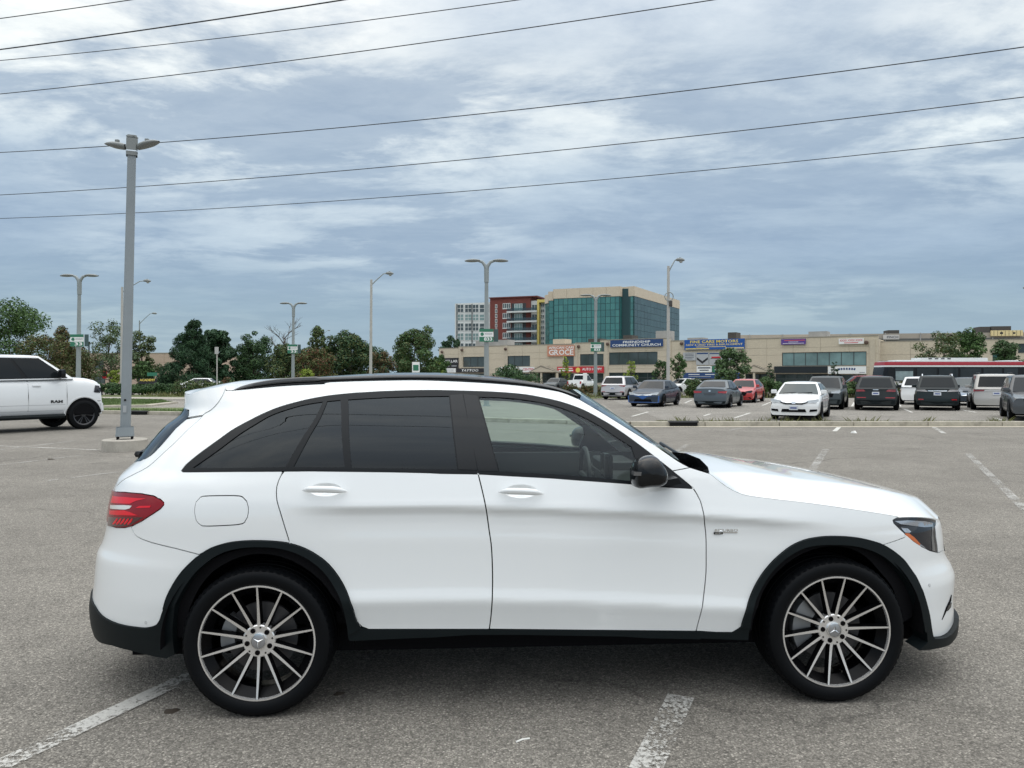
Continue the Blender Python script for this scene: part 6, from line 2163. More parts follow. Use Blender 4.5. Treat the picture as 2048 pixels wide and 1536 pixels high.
def V(base, name, label, px_, yg, rz, paint, front=True, L=None, H=None, group='cars parked in the far lot', w=None, near_is=None, **kw):
    d = dict(base); d.update(kw)
    if H: d['H'] = H
    if w: d['w'] = w
    g_ = gpx(px_, yg); Y = g_.y + d['wb'] / 2 * abs(sin(rz))
    loc = ((px_ - CX) / FPX * Y, Y, 0.004)
    return Vehicle(name, label, 'car', loc, rz, paint, group=group, **d)


def headlamps(v, z, y0=.48, y1=.90, h=.13, m=None):
    w = v.w; v.end('headlamp', [(w * y0, z - h * .4), (w * y0, z + h * .25), (w * y1, z + h * .75), (w * (y1 + .02), z + h * .1), (w * (y1 - .06), z - h * .45)], m or M_LAMP, True, .015, True)


F_, B_ = radians(-118), radians(62)
# silver SUV seen from behind
v = V(SUV, 'silver_suv', 'silver SUV seen from behind in the far lot, dark lower bumper', 1247, 799, B_, vmat('paint_silver', (.50, .48, .48), metal=.5), H=1.66)
v.end('tail_lamp', [(.44, .98), (.84, .90), (.86, 1.06), (.50, 1.06)], M_TAIL, False, .02, True); v.plate(.80, False)
v.end('bumper_trim', [(-.82, .30), (.82, .30), (.85, .52), (-.85, .52)], M_CLAD, False, .02); v.end('reflector', [(.55, .54), (.80, .54), (.80, .58), (.55, .58)], M_TAIL, False, .02, True); v.doors((.95, .0, -.9), .4, 1.0)
# dark blue sedan, dusty, nose to the camera
v = V(SEDAN, 'blue_sedan', 'dark blue sedan facing the camera with bright blue bumper', 1311, 813, F_, vmat('paint_navy', (.028, .040, .058)), rear_over=0)
headlamps(v, .70); v.end('front_bumper', [(-.84, .24), (.84, .24), (.86, .60), (.5, .60), (-.5, .60), (-.86, .60)], vmat('paint_blue', (.03, .10, .30)), True, .012)
v.end('grille', [(-.46, .62), (.46, .62), (.52, .70), (.1, .67), (-.1, .67), (-.52, .70)], M_CHROME, True, .02); v.end('air_intake', [(-.5, .28), (.5, .28), (.42, .42), (-.42, .42)], M_DARK, True, .022); v.doors((.95, .05, -.85), .3, .93)
# grey sedan from behind
v = V(SEDAN, 'grey_sedan', 'steel grey sedan seen from behind with red lamps', 1439, 815, B_, vmat('paint_steel', (.10, .12, .135), metal=.4), H=1.45)
v.end('tail_lamp', [(.42, .78), (.82, .76), (.86, .88), (.42, .86)], M_TAIL, False, .02, True); v.end('plate_recess_shade', [(-.28, .66), (.28, .66), (.32, .78), (-.32, .78)], vmat('paint_steel_shaded', (.06, .07, .08)), False, .012); v.end('bumper_trim', [(-.75, .22), (.75, .22), (.8, .36), (-.8, .36)], M_CLAD, False, .02); v.end('badge', [(-.05, .83), (.05, .83), (.05, .92), (-.05, .92)], M_CHROME, False, .02); v.doors((.95, .05, -.85), .3, .93)  # plate recess: its shade is put into a darker copy of the paint
# red hatchback facing the camera
v = V(SEDAN, 'red_hatchback', 'bright red hatchback facing the camera behind the grey sedan', 1491, 805, F_, vmat('paint_red', (.42, .03, .03)), H=1.47)
headlamps(v, .68, m=M_LDARK); v.end('grille', [(-.40, .44), (.40, .44), (.50, .60), (.36, .68), (-.36, .68), (-.50, .60)], M_DARK, True, .02); v.end('air_intake', [(-.78, .26), (.78, .26), (.70, .36), (-.70, .36)], M_DARK, True, .02); v.doors((.95, .05, -.85), .3, .93)
# white sedan facing the camera, closest of the far lot
v = V(SEDAN, 'white_sedan', 'white sedan facing the camera right behind the kerb weeds', 1603, 839, F_, vmat('paint_white', (.78, .78, .77)), glass=G_CARL, black_wheels=True)
headlamps(v, .71, .50, .93, .12); v.end('grille', [(-.46, .655), (-.30, .60), (.30, .60), (.46, .655), (.50, .70), (.30, .665), (-.30, .665), (-.50, .70)], M_GLOSSBLK, True, .022)
v.end('chrome_bar', [(-.44, .69), (-.25, .655), (.25, .655), (.44, .69), (.44, .705), (.25, .675), (-.25, .675), (-.44, .705)], M_CHROME, True, .028); v.plate(.47, True)
v.end('air_intake', [(-.44, .32), (.44, .32), (.40, .43), (-.40, .43)], M_DARK, True, .02); v.end('fog_recess', [(.54, .33), (.80, .36), (.80, .43), (.56, .42)], M_DARK, True, .02, True); v.doors((.95, .05, -.85), .3, .93)
v.end('badge', [(-.06, .62), (.06, .62), (.06, .70), (-.06, .70)], M_CHROME, True, .032)
MB().tube([(1.10, -.55, .985), (.92, .05, 1.02)], .012, 5).tube([(1.10, .0, .985), (.94, .5, 1.02)], .012, 5).build('wiper', M_DARK, v.root)
# dark SUV facing the camera with roof bars
v = V(SUV, 'dark_suv', 'dark green-grey SUV with roof bars facing the camera behind the white sedan', 1652, 818, F_, vmat('paint_charcoal', (.045, .055, .058)))
headlamps(v, .86); v.end('grille', [(-.5, .62), (.5, .62), (.55, .78), (-.55, .78)], M_DARK, True, .02); v.end('bumper_trim', [(-.8, .28), (.8, .28), (.85, .5), (-.85, .5)], M_CLAD, True, .02)
for x in (-.2, -1.1): MB().box((x - .04, -.66, 1.67), (x + .04, .66, 1.73)).build('roof_bar', M_DARK, v.root)
# maroon SUV side-on behind the shrubs
v = V(SUV, 'maroon_suv', 'maroon SUV side-on beyond the verge shrubs with white trimmed windows', 1716, 790, pi - .25, vmat('paint_maroon', (.20, .022, .025)), H=1.68)
v.root.location = ((1716 - CX) / FPX * 64, 64, .02); v.doors((.95, .0, -.95), .4, 1.0)
v.side('window_trim', [(-1.9, 1.02), (.9, 1.0), (.9, 1.03), (-1.9, 1.05)], M_LWHITE, .01)
# black SUV from behind, wide red lamps
v = V(SUV, 'black_suv', 'black SUV seen from behind with red lamps and low red reflectors', 1755, 820, B_, vmat('paint_black', (.014, .018, .018)), H=1.65, w=.94)
v.end('tail_lamp', [(.44, .92), (.84, .90), (.84, 1.02), (.56, 1.04)], M_TAIL, False, .02, True); v.plate(.82, False); v.end('reflector', [(.42, .60), (.82, .60), (.82, .64), (.42, .64)], M_TAIL, False, .02, True); v.end('bumper_trim', [(-.80, .30), (.80, .30), (.84, .50), (-.84, .50)], M_CLAD, False, .02); v.end('badge', [(-.12, .98), (.12, .98), (.12, 1.02), (-.12, 1.02)], M_CHROME, False, .02)
# white crossover between, facing away
v = V(SUV, 'white_crossover', 'white crossover mostly hidden behind the black SUV with clear lamps', 1836, 809, B_, MATS['paint_white'], H=1.62); v.doors((.95, .0, -.9), .4, 1.0)
# black SUV with clear lamps
v = V(SUV, 'black_crossover', 'glossy black SUV seen from behind with clear lamps and chrome bar', 1872, 820, B_, vmat('paint_greenblack', (.013, .020, .021)), H=1.69, w=.95)
v.end('tail_lamp', [(.40, .90), (.86, .92), (.86, 1.02), (.58, 1.06)], M_TAILC, False, .02, True); v.plate(.80, False); v.end('chrome_bar', [(-.40, .92), (.40, .92), (.40, .965), (-.40, .965)], M_CHROME, False, .025); v.end('reflector', [(.58, .50), (.80, .50), (.80, .56), (.58, .56)], M_TAIL, False, .02, True); v.end('bumper_trim', [(-.84, .30), (.84, .30), (.88, .42), (-.88, .42)], M_CLAD, False, .02)
for sy in (-.62, .62): MB().tube([(-1.9, sy, 1.64), (-1.7, sy, 1.73), (.0, sy, 1.73), (.2, sy, 1.66)], .025, 6).build('roof_rail', M_CHROME, v.root)
# dark sedan facing the camera between the SUV and the van
v = V(SUV, 'dark_wagon', 'dark blue-grey wagon facing the camera between black SUV and minivan', 1938, 811, F_, vmat('paint_bluegrey', (.04, .05, .062)), H=1.58, glass=G_CARL)
headlamps(v, .84, .46, .9, .16); v.end('grille', [(-.5, .56), (.5, .56), (.55, .76), (-.55, .76)], M_CHROME, True, .02)
# beige minivan
v = V(SUV, 'beige_minivan', 'pale beige minivan seen from behind with red lamps', 1984, 820, B_, vmat('paint_beige', (.46, .44, .41), metal=.3), H=1.76, w=.98, hwr=.78, cab=(1.3, .4, -2.24, -1.95))
v.end('tail_lamp', [(.50, .92), (.93, .90), (.93, 1.02), (.50, 1.02)], M_TAIL, False, .02, True); v.end('tail_garnish', [(-.48, .93), (.48, .93), (.48, 1.02), (-.48, 1.02)], M_LWHITE, False, .02); v.plate(.82, False); v.doors((.95, .0, -.95), .4, 1.0)
for sy in (-.66, .66): MB().tube([(-1.8, sy, 1.72), (-1.6, sy, 1.80), (.0, sy, 1.80), (.2, sy, 1.74)], .025, 6).build('roof_rail', M_CLAD, v.root)
# grey SUV at the right edge, side-on
v = V(SUV, 'grey_suv', 'dark grey SUV facing the camera at the right edge behind the kerb', 2066, 841, F_, vmat('paint_grey', (.085, .09, .095), metal=.4), H=1.70, clad=M_CLAD); v.doors((.95, .0, -.95), .4, 1.0)
headlamps(v, .88); v.end('grille', [(-.5, .60), (.5, .60), (.55, .80), (-.55, .80)], M_DARK, True, .02)
# vehicles by the shops
v = V(SUV, 'white_pickup_tail', 'white pickup parked tail-on before the red shop sign', 1163, 781, B_, MATS['paint_white'], L=5.4, H=1.85, deck=[(-2.7, 1.15), (-.6, 1.15), (-.5, 1.10), (1.0, 1.08), (2.2, 1.02), (2.68, .9)], cab=(1.1, .5, -.6, -.5), wb=3.5, R=.38, group='cars parked by the shops')
v.end('tail_lamp', [(.70, .75), (.86, .75), (.86, 1.05), (.70, 1.05)], M_TAIL, False, .02, True)
V(SEDAN, 'dark_hatchback', 'dark hatchback parked before the gabled porch', 1112, 781, F_, MATS['paint_charcoal'], group='cars parked by the shops')
V(SEDAN, 'white_coupe', 'white car half hidden behind the dark blue sedan', 1368, 788, pi + .5, MATS['paint_white'], group='cars parked by the shops')
v = V(SEDAN, 'white_saloon', 'white saloon roof showing above the wild shrubs on the left', 414, 786, .1, MATS['paint_white'], group='cars parked by the shops')
v.root.location = ((414 - CX) / FPX * 69, 69, .03)

# ---------------- white pickup on the left
PK_A = radians(56)
fw = gpx(165, 858); fwd = Vector((cos(PK_A), sin(PK_A), 0)); side_n = Vector((sin(PK_A), -cos(PK_A), 0))
pk_loc = Vector((fw.x, fw.y, 0)) - fwd * 2.1 - side_n * .93
P_W = vmat('paint_pickup_white', (.72, .74, .75))
pk = Vehicle('pickup_truck', 'white crew-cab pickup truck with black wheels driving on the left', 'truck', (pk_loc.x, pk_loc.y, 0), PK_A, P_W, L=5.75, w=1.03, zb=.50, deck=[(-2.87, 1.50), (-1.05, 1.50), (-.9, 1.53), (.4, 1.545), (1.5, 1.56), (1.8, 1.58), (2.2, 1.57), (2.55, 1.53), (2.76, 1.47), (2.86, 1.38)], H=2.29, cab=(1.82, .88, -.90, -.78), wb=3.7, R=.455, rear_over=.25, group=None, hwr=.80, black_wheels=True, nose_c=.20, ends=(.10, .0), cabw=.955, glass=G_CAR)
for c_ in [c for c in pk.root.children if c.name.startswith('wing_mirror')]: bpy.data.objects.remove(c_)
pk.doors((1.60, .52, -.62), .60, 1.50)
pk.side('window_trim', [(-.85, 1.515), (1.62, 1.535), (1.62, 1.552), (-.85, 1.532)], M_GLOSSBLK, .0)
for sg in (-1, 1):
    MB().tube([(1.5, sg * 1.06, .44), (-1.0, sg * 1.06, .44)], .07, 8).build('running_board', M_CLAD, pk.root)
    A = [(2.1 + .585 * cos(t), .455 + .585 * sin(t)) for t in [pi * i / 20 for i in range(21)]]; A2 = [(2.1 + .525 * cos(t), .455 + .525 * sin(t)) for t in [pi * i / 20 for i in range(21)]]
    rows = [[Vector((a[0], sg * (pk.bw(a[0], max(.56, a[1])) + .010), a[1])), Vector((b[0], sg * (pk.bw(b[0], max(.56, b[1])) + .030), b[1])), Vector((b[0], sg * (pk.bw(b[0], max(.56, b[1])) - .08), b[1]))] for a, b in zip(A, A2)]
    link('fender_flare', grid_mesh('fender_flare', rows), P_W, pk.root)
    rbox('mirror_arm', (1.36, sg * 1.08 - .12, 1.58), (1.46, sg * 1.08 + .10, 1.64), .02, M_GLOSSBLK, pk.root)
    rbox('tow_mirror', (1.30, sg * 1.20 - .11, 1.58), (1.44, sg * 1.20 + .11, 1.84), .045, M_GLOSSBLK, pk.root)
pk.side('headlamp_side', [(2.62, 1.14), (2.85, 1.12), (2.85, 1.34), (2.70, 1.36)], M_LDARK, .012)
pk.side('bumper_seam', [(2.66, .86), (2.84, .86), (2.84, .875), (2.66, .875)], M_DARK, .006)
M_SEAM_SHADE = mat('seam_shade_grey', (.45, .46, .47), rough=.5)
pk.side('crease_shade', [(-2.7, .775), (1.55, .775), (1.55, .79), (-2.7, .79)], M_SEAM_SHADE, .002)  # grey strip stands in for the shade of the body crease
pk.side('door_seam', [(-.6, .605), (1.5, .605), (1.5, .618), (-.6, .618)], M_SEAM_SHADE, .003)
pk.end('headlamp', [(.62, 1.06), (.95, 1.06), (.95, 1.28), (.62, 1.24)], M_LDARK, True, .02, True)
pk.end('grille', [(-.6, .80), (.6, .80), (.62, 1.22), (-.62, 1.22)], M_GLOSSBLK, True, .02)
pk.end('front_bumper', [(-.97, .55), (.97, .55), (.99, .80), (-.99, .80)], P_W, True, .03)
for sg in (-1, 1):
    o = link('door_lettering', text_mesh('RAM', 1.0, 0, .05, 0, .34, .085).copy(), mat('letter_black', (.01, .01, .01), rough=.4), pk.root); o.location = (1.30, sg * (pk.bw(1.30, .88) + .010), .88); o['kind'] = 'stuff'
    if sg > 0: o.rotation_euler = (0, 0, pi)
rbox('front_valance', (2.25, -.80, .36), (2.70, .80, .56), .04, M_CLAD, pk.root)

# ---------------- city bus
bus = empty('city_bus', ((1768 - CX) / FPX * 65, 65.0, .02), 0, 'red and white city bus standing side-on behind the parked cars', 'bus')
BL, BWd = 12.4, 2.5
P_BW = vmat('bus_white', (.72, .73, .72)); P_BR = vmat('bus_red', (.33, .010, .022), coat=.2); P_BB = mat('bus_black', (.009, .011, .014), rough=.2, coat=.0, spec=.25)


def bus_shell(name, z0, z1, m, out=0.0, x0=0.0, x1=BL, lean=0.0):
    ri = .35
    def prof(z):
        fx = .0 + .30 * max(0, (z - 1.0) / 2.0) ** 1.6
        return fx
    rows = []
    for k in range(7):
        z = lerp(z0, z1, k / 6); f = prof(z); top = max(0, (z - 2.55) / .5); ins = .25 * top ** 2
        pts = []
        for (cx, cy, a0) in ((x0 + f + ri, ri, pi), (x1 - ri, ri, 1.5 * pi), (x1 - ri, BWd - ri, 0), (x0 + f + ri, BWd - ri, .5 * pi)):
            for q in range(6):
                a = a0 + pi / 2 * q / 5
                pts.append(Vector((cx + (ri + out) * cos(a), lerp(cy + (ri + out) * sin(a), BWd / 2, ins * .4), z)))
        rows.append(pts + pts[:1])
    return link(name, grid_mesh(name, rows), m, bus)


bus_shell('lower_body', .30, 1.15, P_BW); bus_shell('window_band', 1.15, 2.42, P_BB, -.01); bus_shell('white_stripe', 2.42, 2.56, P_BW); bus_shell('red_roof_band', 2.56, 2.86, P_BR, .01)
MB().prism([(.5, .3), (12.2, .3), (12.2, 2.2), (.5, 2.2)], 2.80, 2.93).build('roof', P_BW, bus)
for a, b, z in ((1.3, 2.9, 3.02), (3.4, 9.3, 3.22), (10.9, 12.0, 3.0)):
    o = rbox('roof_unit', (a, .45, 2.88), (b, 2.05, z), .08, P_BW, bus)
for k in range(4):
    MB().box((4.1 + .55 * k, .43, 3.10), (4.4 + .55 * k, .449, 3.19)).build('fleet_number', BK, bus)
M_BWIN = mat('bus_window', (.022, .030, .036), rough=.1, spec=.3, var=.4, vscale=.6)
for a, b, z0, z1 in ((.95, 2.55, 1.25, 2.30), (2.85, 4.55, 1.45, 2.30), (4.75, 6.4, 1.45, 2.30), (6.6, 8.4, 1.45, 2.30), (8.6, 10.2, 1.45, 2.30), (10.4, 11.6, 1.45, 2.30)):
    MB().box((a, -.02, z0), (b, .0, z1)).build('window', M_BWIN, bus)
MB().box((1.0, -.04, 1.25), (2.5, -.022, 2.05)).build('driver_window', mat('driver_glass', (.20, .26, .27), rough=.08, spec=.9, var=.4, vscale=1.5), bus)
ty, rm, bk = wheel_meshes(.48, .28, .29, False)
for x in (2.6, 9.0):
    for y in (.16, 2.34):
        w_ = link('wheel', bk, None, bus, (x, y, .48)); link('tyre', ty, None, w_); link('rim', rm, None, w_)
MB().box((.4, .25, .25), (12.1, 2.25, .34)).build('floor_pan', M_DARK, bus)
# ================================================================== lamp posts, signs, wires
M_GALV = mat('lamp_grey_paint', (.24, .27, .285), rough=.5, var=.12, vscale=1.2)
M_GALV2 = mat('lamp_grey_far', (.26, .29, .29), rough=.55, var=.1, vscale=1.0)
M_CPOLE = mat('concrete_pole', (.42, .41, .38), rough=.8, var=.12, vscale=1.5)
M_LHEAD = mat('lamp_head_grey', (.20, .215, .21), rough=.45)
M_LLENS = mat('lamp_lens_grey', (.40, .41, .40), rough=.25)

# ---- big square post near the crossover
bp_ = gpx(248, 905)
post = empty('square_lamp_post', ((250 - CX) / FPX * 16.65, 16.65, 0), 0, 'square grey steel lamp post on a round concrete base', 'lamp post')
MB().lathe([(.0, .25), (.44, .25), (.46, .235), (.465, .0)], 40).build('concrete_base', conc_mat('post_base_concrete', (.40, .37, .32), .75), post, smooth=35)
H_P = 6.95
lean = .16


def sq_tube(name, z0, z1, w0, w1, m, parent, dx=0.0):
    r = pi / 4; rows = []
    for z, w in ((z0, w0), (z1, w1)):
        sx = dx * (z / H_P)
        c = .13 * w
        pts = [(-w / 2 + c, -w / 2), (w / 2 - c, -w / 2), (w / 2, -w / 2 + c), (w / 2, w / 2 - c), (w / 2 - c, w / 2), (-w / 2 + c, w / 2), (-w / 2, w / 2 - c), (-w / 2, -w / 2 + c)]
        ca_, sa_ = cos(.42), sin(.42)
        rows.append([Vector((p[0] * ca_ - p[1] * sa_ + sx, p[0] * sa_ + p[1] * ca_, z)) for p in pts + pts[:1]])
    me = grid_mesh(name, rows, False)
    return link(name, me, m, parent)


sq_tube('shaft', .30, H_P, .205, .165, M_GALV, post, lean)
sq_tube('base_cover', .34, .52, .36, .34, M_GALV, post)
sq_tube('base_plate', .32, .345, .37, .37, M_GALV, post)
for k in range(4):
    a = .42 + pi / 4 + k * pi / 2
    MB().tube([(.20 * cos(a), .20 * sin(a), .25), (.20 * cos(a), .20 * sin(a), .33)], .022, 6).build('anchor_bolt', M_DARK, post)
sq_tube('top_bracket', H_P - .42, H_P - .04, .225, .225, M_LHEAD, post, lean)
sq_tube('strap', H_P - .335, H_P - .31, .235, .235, M_CHROME, post, lean)
me = sq_tube('cap', H_P - .02, H_P + .03, .20, .19, M_LHEAD, post, lean)
MB().box((-.09, -.09, H_P - .01), (.09, .09, H_P + .02)).build('cap_plate', M_LHEAD, post).location = (lean, 0, 0)
hc_ = MB().box((-.035, -.006, -.075), (.035, .0, .075)).build('hand_hole_cover', mat('cover_grey', (.36, .38, .39), rough=.5), post); hc_.location = (.02 + .03, -.113, .92); hc_.rotation_euler = (0, 0, .42)
hh_ = MB().box((-.02, -.006, -.02), (.02, .0, .02)).build('conduit_hole', M_DARK, post); hh_.location = (.035 + .025, -.112, 1.12); hh_.rotation_euler = (0, 0, .42)
for sg in (-1, 1):
    rows = []
    for i in range(9):
        t = i / 8; x = sg * (.14 + .46 * t); z = H_P - .20 + (.04 if sg < 0 else .10) * t
        wy = .155 * (sin(pi * (.10 + .86 * t)) ** .55); h1 = .075 * sin(pi * (.12 + .85 * t)) ** .6; h2 = .085 * (1 - t) ** .4 * (1 if t < .6 else max(.1, 1.9 - 1.5 * t))
        rows.append([Vector((x + lean, wy * cos(a), z + (h1 if sin(a) > 0 else h2) * sin(a))) for a in [2 * pi * k / 12 for k in range(13)]])
    me = grid_mesh('lamp_head', rows if sg > 0 else [r[::-1] for r in rows])
    hd = link('lamp_head', me, M_LHEAD, post)
    MB().tube([(sg * .08 + lean, 0, H_P - .22), (sg * .20 + lean, 0, H_P - .19)], .035, 8).build('lamp_arm', M_LHEAD, post)
    rbox('photocell', (sg * .33 + lean - .04, -.035, H_P - .13 + (.02 if sg < 0 else .04)), (sg * .33 + lean + .04, .035, H_P - .075 + (.02 if sg < 0 else .04)), .012, M_LHEAD, post)


def twin_lamp(x, ytop, Y, label, span, sgn=None, lean_=0.0, zsign=None, seed=0):
    H_ = CAM_H + (HY - ytop) / FPX * Y
    e = empty('twin_lamp_post', ((x - CX) / FPX * Y - lean_ * .3, Y, 0), 0, label, 'lamp post', 'twin-head lamp posts of the far lot')
    S_ = span / FPX * Y / 2
    MB().tube([(0, 0, 0), (lean_ * .5, 0, H_ * .5), (lean_, 0, H_ - .55)], [.155, .125, .095], 14).build('shaft', M_GALV2, e, smooth=50)
    MB().tube([(lean_, 0, H_ - 1.25), (lean_, 0, H_ - .5)], [.13, .135], 14).build('collar', M_GALV2, e, smooth=50)
    for sg in (-1, 1):
        MB().tube([(lean_, 0, H_ - .62), (lean_ + sg * .07, 0, H_ - .35), (lean_ + sg * .22, 0, H_ - .14), (lean_ + sg * .48, 0, H_ - .05), (lean_ + sg * S_ * .5, 0, H_ - .06)], [.10, .10, .085, .07, .06], 10).build('lamp_arm', M_GALV2, e, smooth=60)
        rows = []
        for i in range(11):
            t = i / 10; xx = lean_ + sg * lerp(S_ * .30, S_, t); wy = .24 * sin(pi * (.06 + .90 * t)) ** .6; zc = H_ - .05 - .06 * (t - .3) ** 2
            rows.append([Vector((xx, wy * cos(a), zc + (.085 if sin(a) > 0 else .10) * sin(a) * sin(pi * (.08 + .88 * t)) ** .6)) for a in [2 * pi * k / 12 for k in range(13)]])
        link('lamp_head', grid_mesh('lamp_head', rows if sg > 0 else [r[::-1] for r in rows]), M_LHEAD, e)
    rbox('foot_plate', (-.22, -.22, 0), (.22, .22, .06), .015, M_GALV2, e)
    if sgn:
        z = CAM_H + (HY - zsign) / FPX * Y; xs = lean_ * z / H_
        b = empty('bay_sign', (xs, -.19, z), 0); b.parent = e
        w_, h_ = 26.5 / FPX * Y * sgn[1], 24 / FPX * Y * sgn[1]
        MB().box((-w_ / 2, 0, -h_ / 2), (w_ / 2, .04, h_ / 2)).build('sign_board', WH, b)
        MB().box((-w_ / 2, -.012, h_ * .28), (w_ / 2, -.002, h_ / 2)).build('sign_header', GRN, b)
        MB().box((-w_ / 2, -.012, -h_ / 2), (w_ / 2, -.002, -h_ * .12)).build('sign_corner', GRN, b)
        o = link('lettering', text_mesh(sgn[0], 1.0, .016, .03, 0, w_ * .58, h_ * .27).copy(), WH, b); o.location = (w_ * .12, 0, -h_ * .29)
        MB().box((-w_ * .12, -.012, h_ * .08), (w_ * .42, -.002, h_ * .16)).build('sign_stripe', GRY, b)
        MB().lathe([(.0, -.014), (w_ * .12, -.014), (w_ * .12, 0)], 14, axis='y').build('sign_logo', GRN, b).location = (-w_ * .30, 0, h_ * .09)
        MB().box((w_ / 2 + .02, .06, -h_ / 2), (w_ / 2 + .26, .10, h_ / 2)).build('second_board', mat('sign_dark_back', (.05, .09, .09), rough=.6), b)
    return e


twin_lamp(157, 549, 47, 'twin-head lamp post with a bay sign rising behind the white pickup hood', 76, ('33', 1.0), .08, 681)
twin_lamp(973, 519, 41, 'twin-head lamp post with the clear 833 bay sign', 87, ('833', 1.06), .0, 671)
twin_lamp(586, 605, 65, 'twin-head lamp post with a bay sign beside the bare tree', 54, ('33', .74), .06, 698)
twin_lamp(1191, 589, 59, 'twin-head lamp post with a bay sign in front of the teal office block', 62, ('833', .78), .03, 694)


def cobra(x, ytop, Y, label, arm, top_arm_dy, dirx=1, dia=.26, m=None, lean_=0.0, group='street lights along the road', globe=True):
    """tapered pole with one upswept arm; ytop is the row of the pole top"""
    H_ = CAM_H + (HY - ytop) / FPX * Y
    e = empty('street_light', ((x - CX) / FPX * Y, Y, 0), 0, label, 'street light', group)
    MB().tube([(0, 0, 0), (lean_, 0, H_)], [dia / 2, dia * .36], 12).build('shaft', m or M_CPOLE, e, smooth=50)
    ax = arm / FPX * Y * dirx; az = top_arm_dy / FPX * Y
    MB().tube([(lean_, 0, H_ - .45), (lean_ + ax * .35, 0, H_ - .45 + (az + .45) * .45), (lean_ + ax * .8, 0, H_ + az * .95), (lean_ + ax, 0, H_ + az)], [.05, .045, .04, .04], 8).build('lamp_arm', M_GALV2, e, smooth=60)
    MB().tube([(0, 0, 0), (.12 * dirx, 0, .035), (.42 * dirx, 0, .02), (.62 * dirx, 0, -.02)], [.06, .13, .15, .06], 10).build('lamp_head', M_LHEAD, e, (lean_ + ax - .05 * dirx, 0, H_ + az)).scale = (1, 1.2, .9)
    if globe:
        MB().lathe([(.0, -.14), (.10, -.10), (.13, 0)], 12).build('lamp_bowl', M_LLENS, e, (lean_ + ax + .32 * dirx, 0, H_ + az - .08), smooth=60)
        MB().lathe([(.06, 0), (.06, .10), (.0, .11)], 8).build('photocell', M_LHEAD, e, (lean_ + ax + .25 * dirx, 0, H_ + az + .08))
    return e


cobra(741, 559, 61, 'concrete street light with short upswept arm among the dark trees', 30, 12, lean_=.07)
s_ = cobra(1336, 532, 53, 'tall concrete street light with a small ring bracket before the office block', 16, 12, lean_=.03)
MB().tube([(.30 * cos(t) + .03, -.2, 7.25 + .30 * sin(t)) for t in [2 * pi * i / 16 for i in range(17)]], .035, 6, cap=False).build('ring_bracket', M_GALV2, s_, smooth=60)
rbox('junction_box', (.08, -.25, 6.55), (.26, -.05, 6.95), .02, M_UNITD, s_)
cobra(243, 574, 66, 'concrete street light half hidden by the square lamp post', 44, 12, lean_=.06)
cobra(279, 641, 100, 'grey street light with a long curved arm above the pinkish building', 26, 14, m=M_GALV2, dia=.20, globe=False)
cobra(2056, 590, 60, 'street light whose lamp head shows at the right picture edge', -8, 14, dirx=1, m=M_GALV2)
cobra(648, 664, 190, 'tiny distant street light behind the slim tufted tree', 8, 3, m=M_GALV2, dia=.3, globe=False, dirx=1)

# black pole with a short arm
e = empty('black_lamp_pole', ((178 - CX) / FPX * 120, 120, 0), 0, 'thin black lamp pole before the pinkish building', 'lamp post')
MB().tube([(0, 0, 0), (0, 0, 7.1)], .10, 8).build('shaft', M_DARK, e, smooth=50)
MB().box((-.6, -.12, 7.0), (.12, .12, 7.15)).build('lamp_head', M_DARK, e)


def post_sign(name, x, y0, y1, Y, sw, sh, m, label, pole=M_CPOLE, dark=None):
    H_ = CAM_H + (HY - y0) / FPX * Y
    e = empty(name, ((x - CX) / FPX * Y, Y, 0), 0, label, 'sign')
    MB().tube([(0, 0, 0), (0, 0, H_)], .045, 8).build('post', pole, e)
    w_, h_ = sw / FPX * Y, sh / FPX * Y
    MB().box((-w_ / 2, -.09, H_ - h_), (w_ / 2, -.05, H_)).build('sign_board', m, e)
    if dark: MB().box((-w_ * .36, -.10, H_ - h_ * .75), (w_ * .36, -.091, H_ - h_ * .25)).build('sign_print', dark, e)
    return e


post_sign('parking_sign', 434, 694, 775, 58, 7.5, 14, mat('sign_back_grey', (.40, .40, .38), rough=.6), 'narrow grey sign on a thin pale post above the wild shrubs')
post_sign('green_sign', 832, 724, 770, 58, 15, 23, WH, 'small white sign with a green header before the wide rounded tree', dark=GRN)
post_sign('shield_sign', 210, 740, 770, 118, 9, 17, RED, 'dark red shield sign before the pinkish building', pole=M_DARK, dark=BK)
ls = post_sign('letter_sign', 296, 757, 772, 70, 36, 11, BK, 'low black sign reading ACADEMY in yellow beside the green tree', pole=M_DARK)
o = link('lettering', text_mesh('ACADEMY', 1.0, .0, .03, 0, 1.45, .22).copy(), YEL, ls); o.location = (0, -.11, CAM_H + (HY - 760) / FPX * 70)
post_sign('teal_sign', 305, 745, 758, 74, 20, 7, GRN, 'flat teal board above the black lettered sign', pole=M_DARK)
post_sign('white_board', 1170, 746, 770, 84, 8, 20, WH, 'tall white notice board beside the white pickup tail', pole=M_GALV2)

# ---- overhead wires: plan-straight, sagging; each through three traced points
M_WIRE = mat('wire_black', (.02, .022, .026), rough=.6)
GW = 'overhead wires'


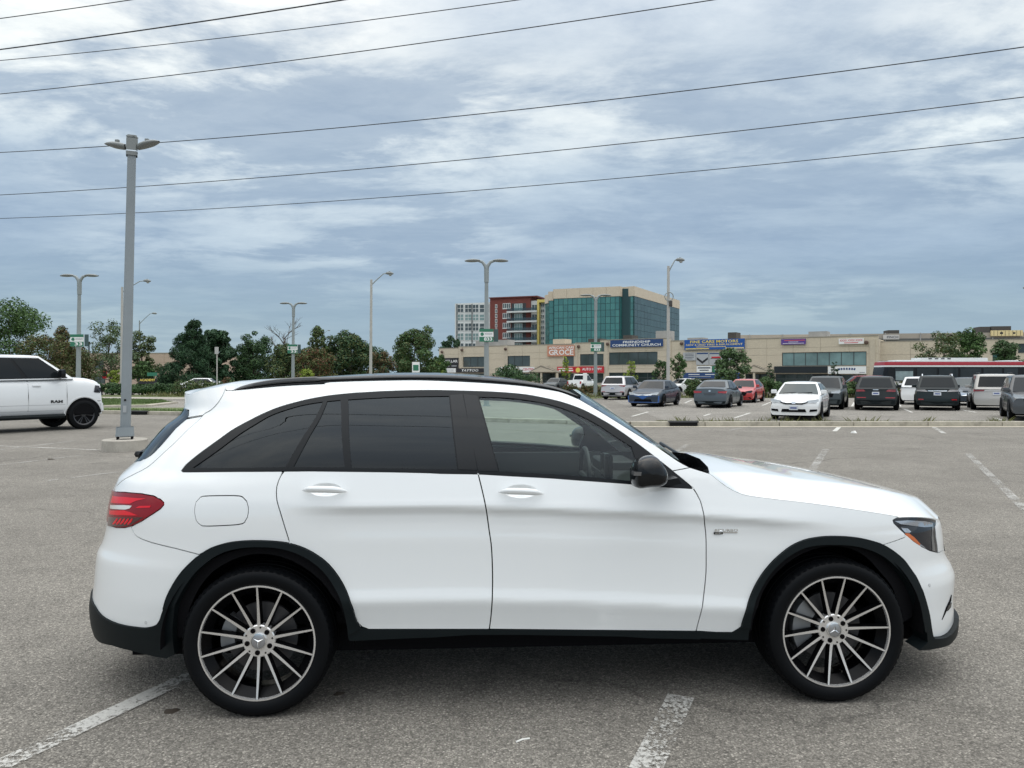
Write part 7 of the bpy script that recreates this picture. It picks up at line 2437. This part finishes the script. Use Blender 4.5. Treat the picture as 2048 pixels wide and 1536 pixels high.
def wire(p0, p1, p2, Z0, r, label):
    (xa, ya), (xm, ym), (xb, yb) = p0, p1, p2
    Ya = (Z0 - CAM_H) * FPX / (HY - ya)
    # plan direction towards the common vanishing point of the line
    D = Vector(((-4300 - CX) / FPX, 1.0)).normalized()
    A = Vector(((xa - CX) / FPX * Ya, Ya))

    def plan_at(x):
        k = (x - CX) / FPX
        t = (k * A.y - A.x) / (D.x - k * D.y)
        return t, A + D * t
    ts = []
    for x, y in ((xa, ya), (xm, ym), (xb, yb)):
        t, p = plan_at(x); ts.append((t, CAM_H + (HY - y) / FPX * p.y))
    (t0, z0), (t1, z1), (t2, z2) = ts
    def z(t): return z0 * (t - t1) * (t - t2) / ((t0 - t1) * (t0 - t2)) + z1 * (t - t0) * (t - t2) / ((t1 - t0) * (t1 - t2)) + z2 * (t - t0) * (t - t1) / ((t2 - t0) * (t2 - t1))
    lo, hi = min(t0, t2), max(t0, t2); L_ = hi - lo
    path = []
    for i in range(41):
        t = lerp(lo - .7 * L_, hi + .5 * L_, i / 40); p = A + D * t; path.append((p.x, p.y, z(t)))
    o = MB().tube(path, r, 6).build('power_wire', M_WIRE, smooth=60)
    return tag(o, label, 'wire', GW)


LB = 'thin black overhead power wire crossing the cloudy sky'
wire((0, 37), (130, 19), (260, 0), 17, .018, 'topmost thin black power wire crossing the cloudy sky')
wire((0, 99), (342, 52), (685, 0), 16, .026, 'slightly thicker black overhead power wire crossing the cloudy sky')
wire((0, 121), (512, 68), (1035, 0), 16, .016, 'thin power wire just below the thicker black wire')
wire((0, 188), (712, 104), (1425, 0), 15, .018, 'black power wire fourth from the top, clear of its neighbours')
wire((0, 305), (1024, 221), (2048, 94), 11.5, .016, 'black power wire passing behind the square lamp heads')
wire((0, 390), (1024, 310), (2048, 194), 11.5, .018, 'black power wire second from the lowest, below the lamp heads')
wire((0, 437), (1024, 375), (2048, 275), 11.5, .018, 'lowest black power wire crossing the cloudy sky')

for k_, (yy, zz) in enumerate(((-1.1, 11.6), (-2.7, 11.9))):
    pth = [(-40 + 2 * i, yy - .28 * (-40 + 2 * i) * .35, zz + .0011 * (-40 + 2 * i + 6) ** 2) for i in range(41)]
    tag(MB().tube(pth, .022, 6).build('power_wire', M_WIRE, smooth=60), ('overhead power wire running above the empty lot behind the photographer', 'second overhead power wire above the empty lot behind the photographer')[k_], 'wire', GW)
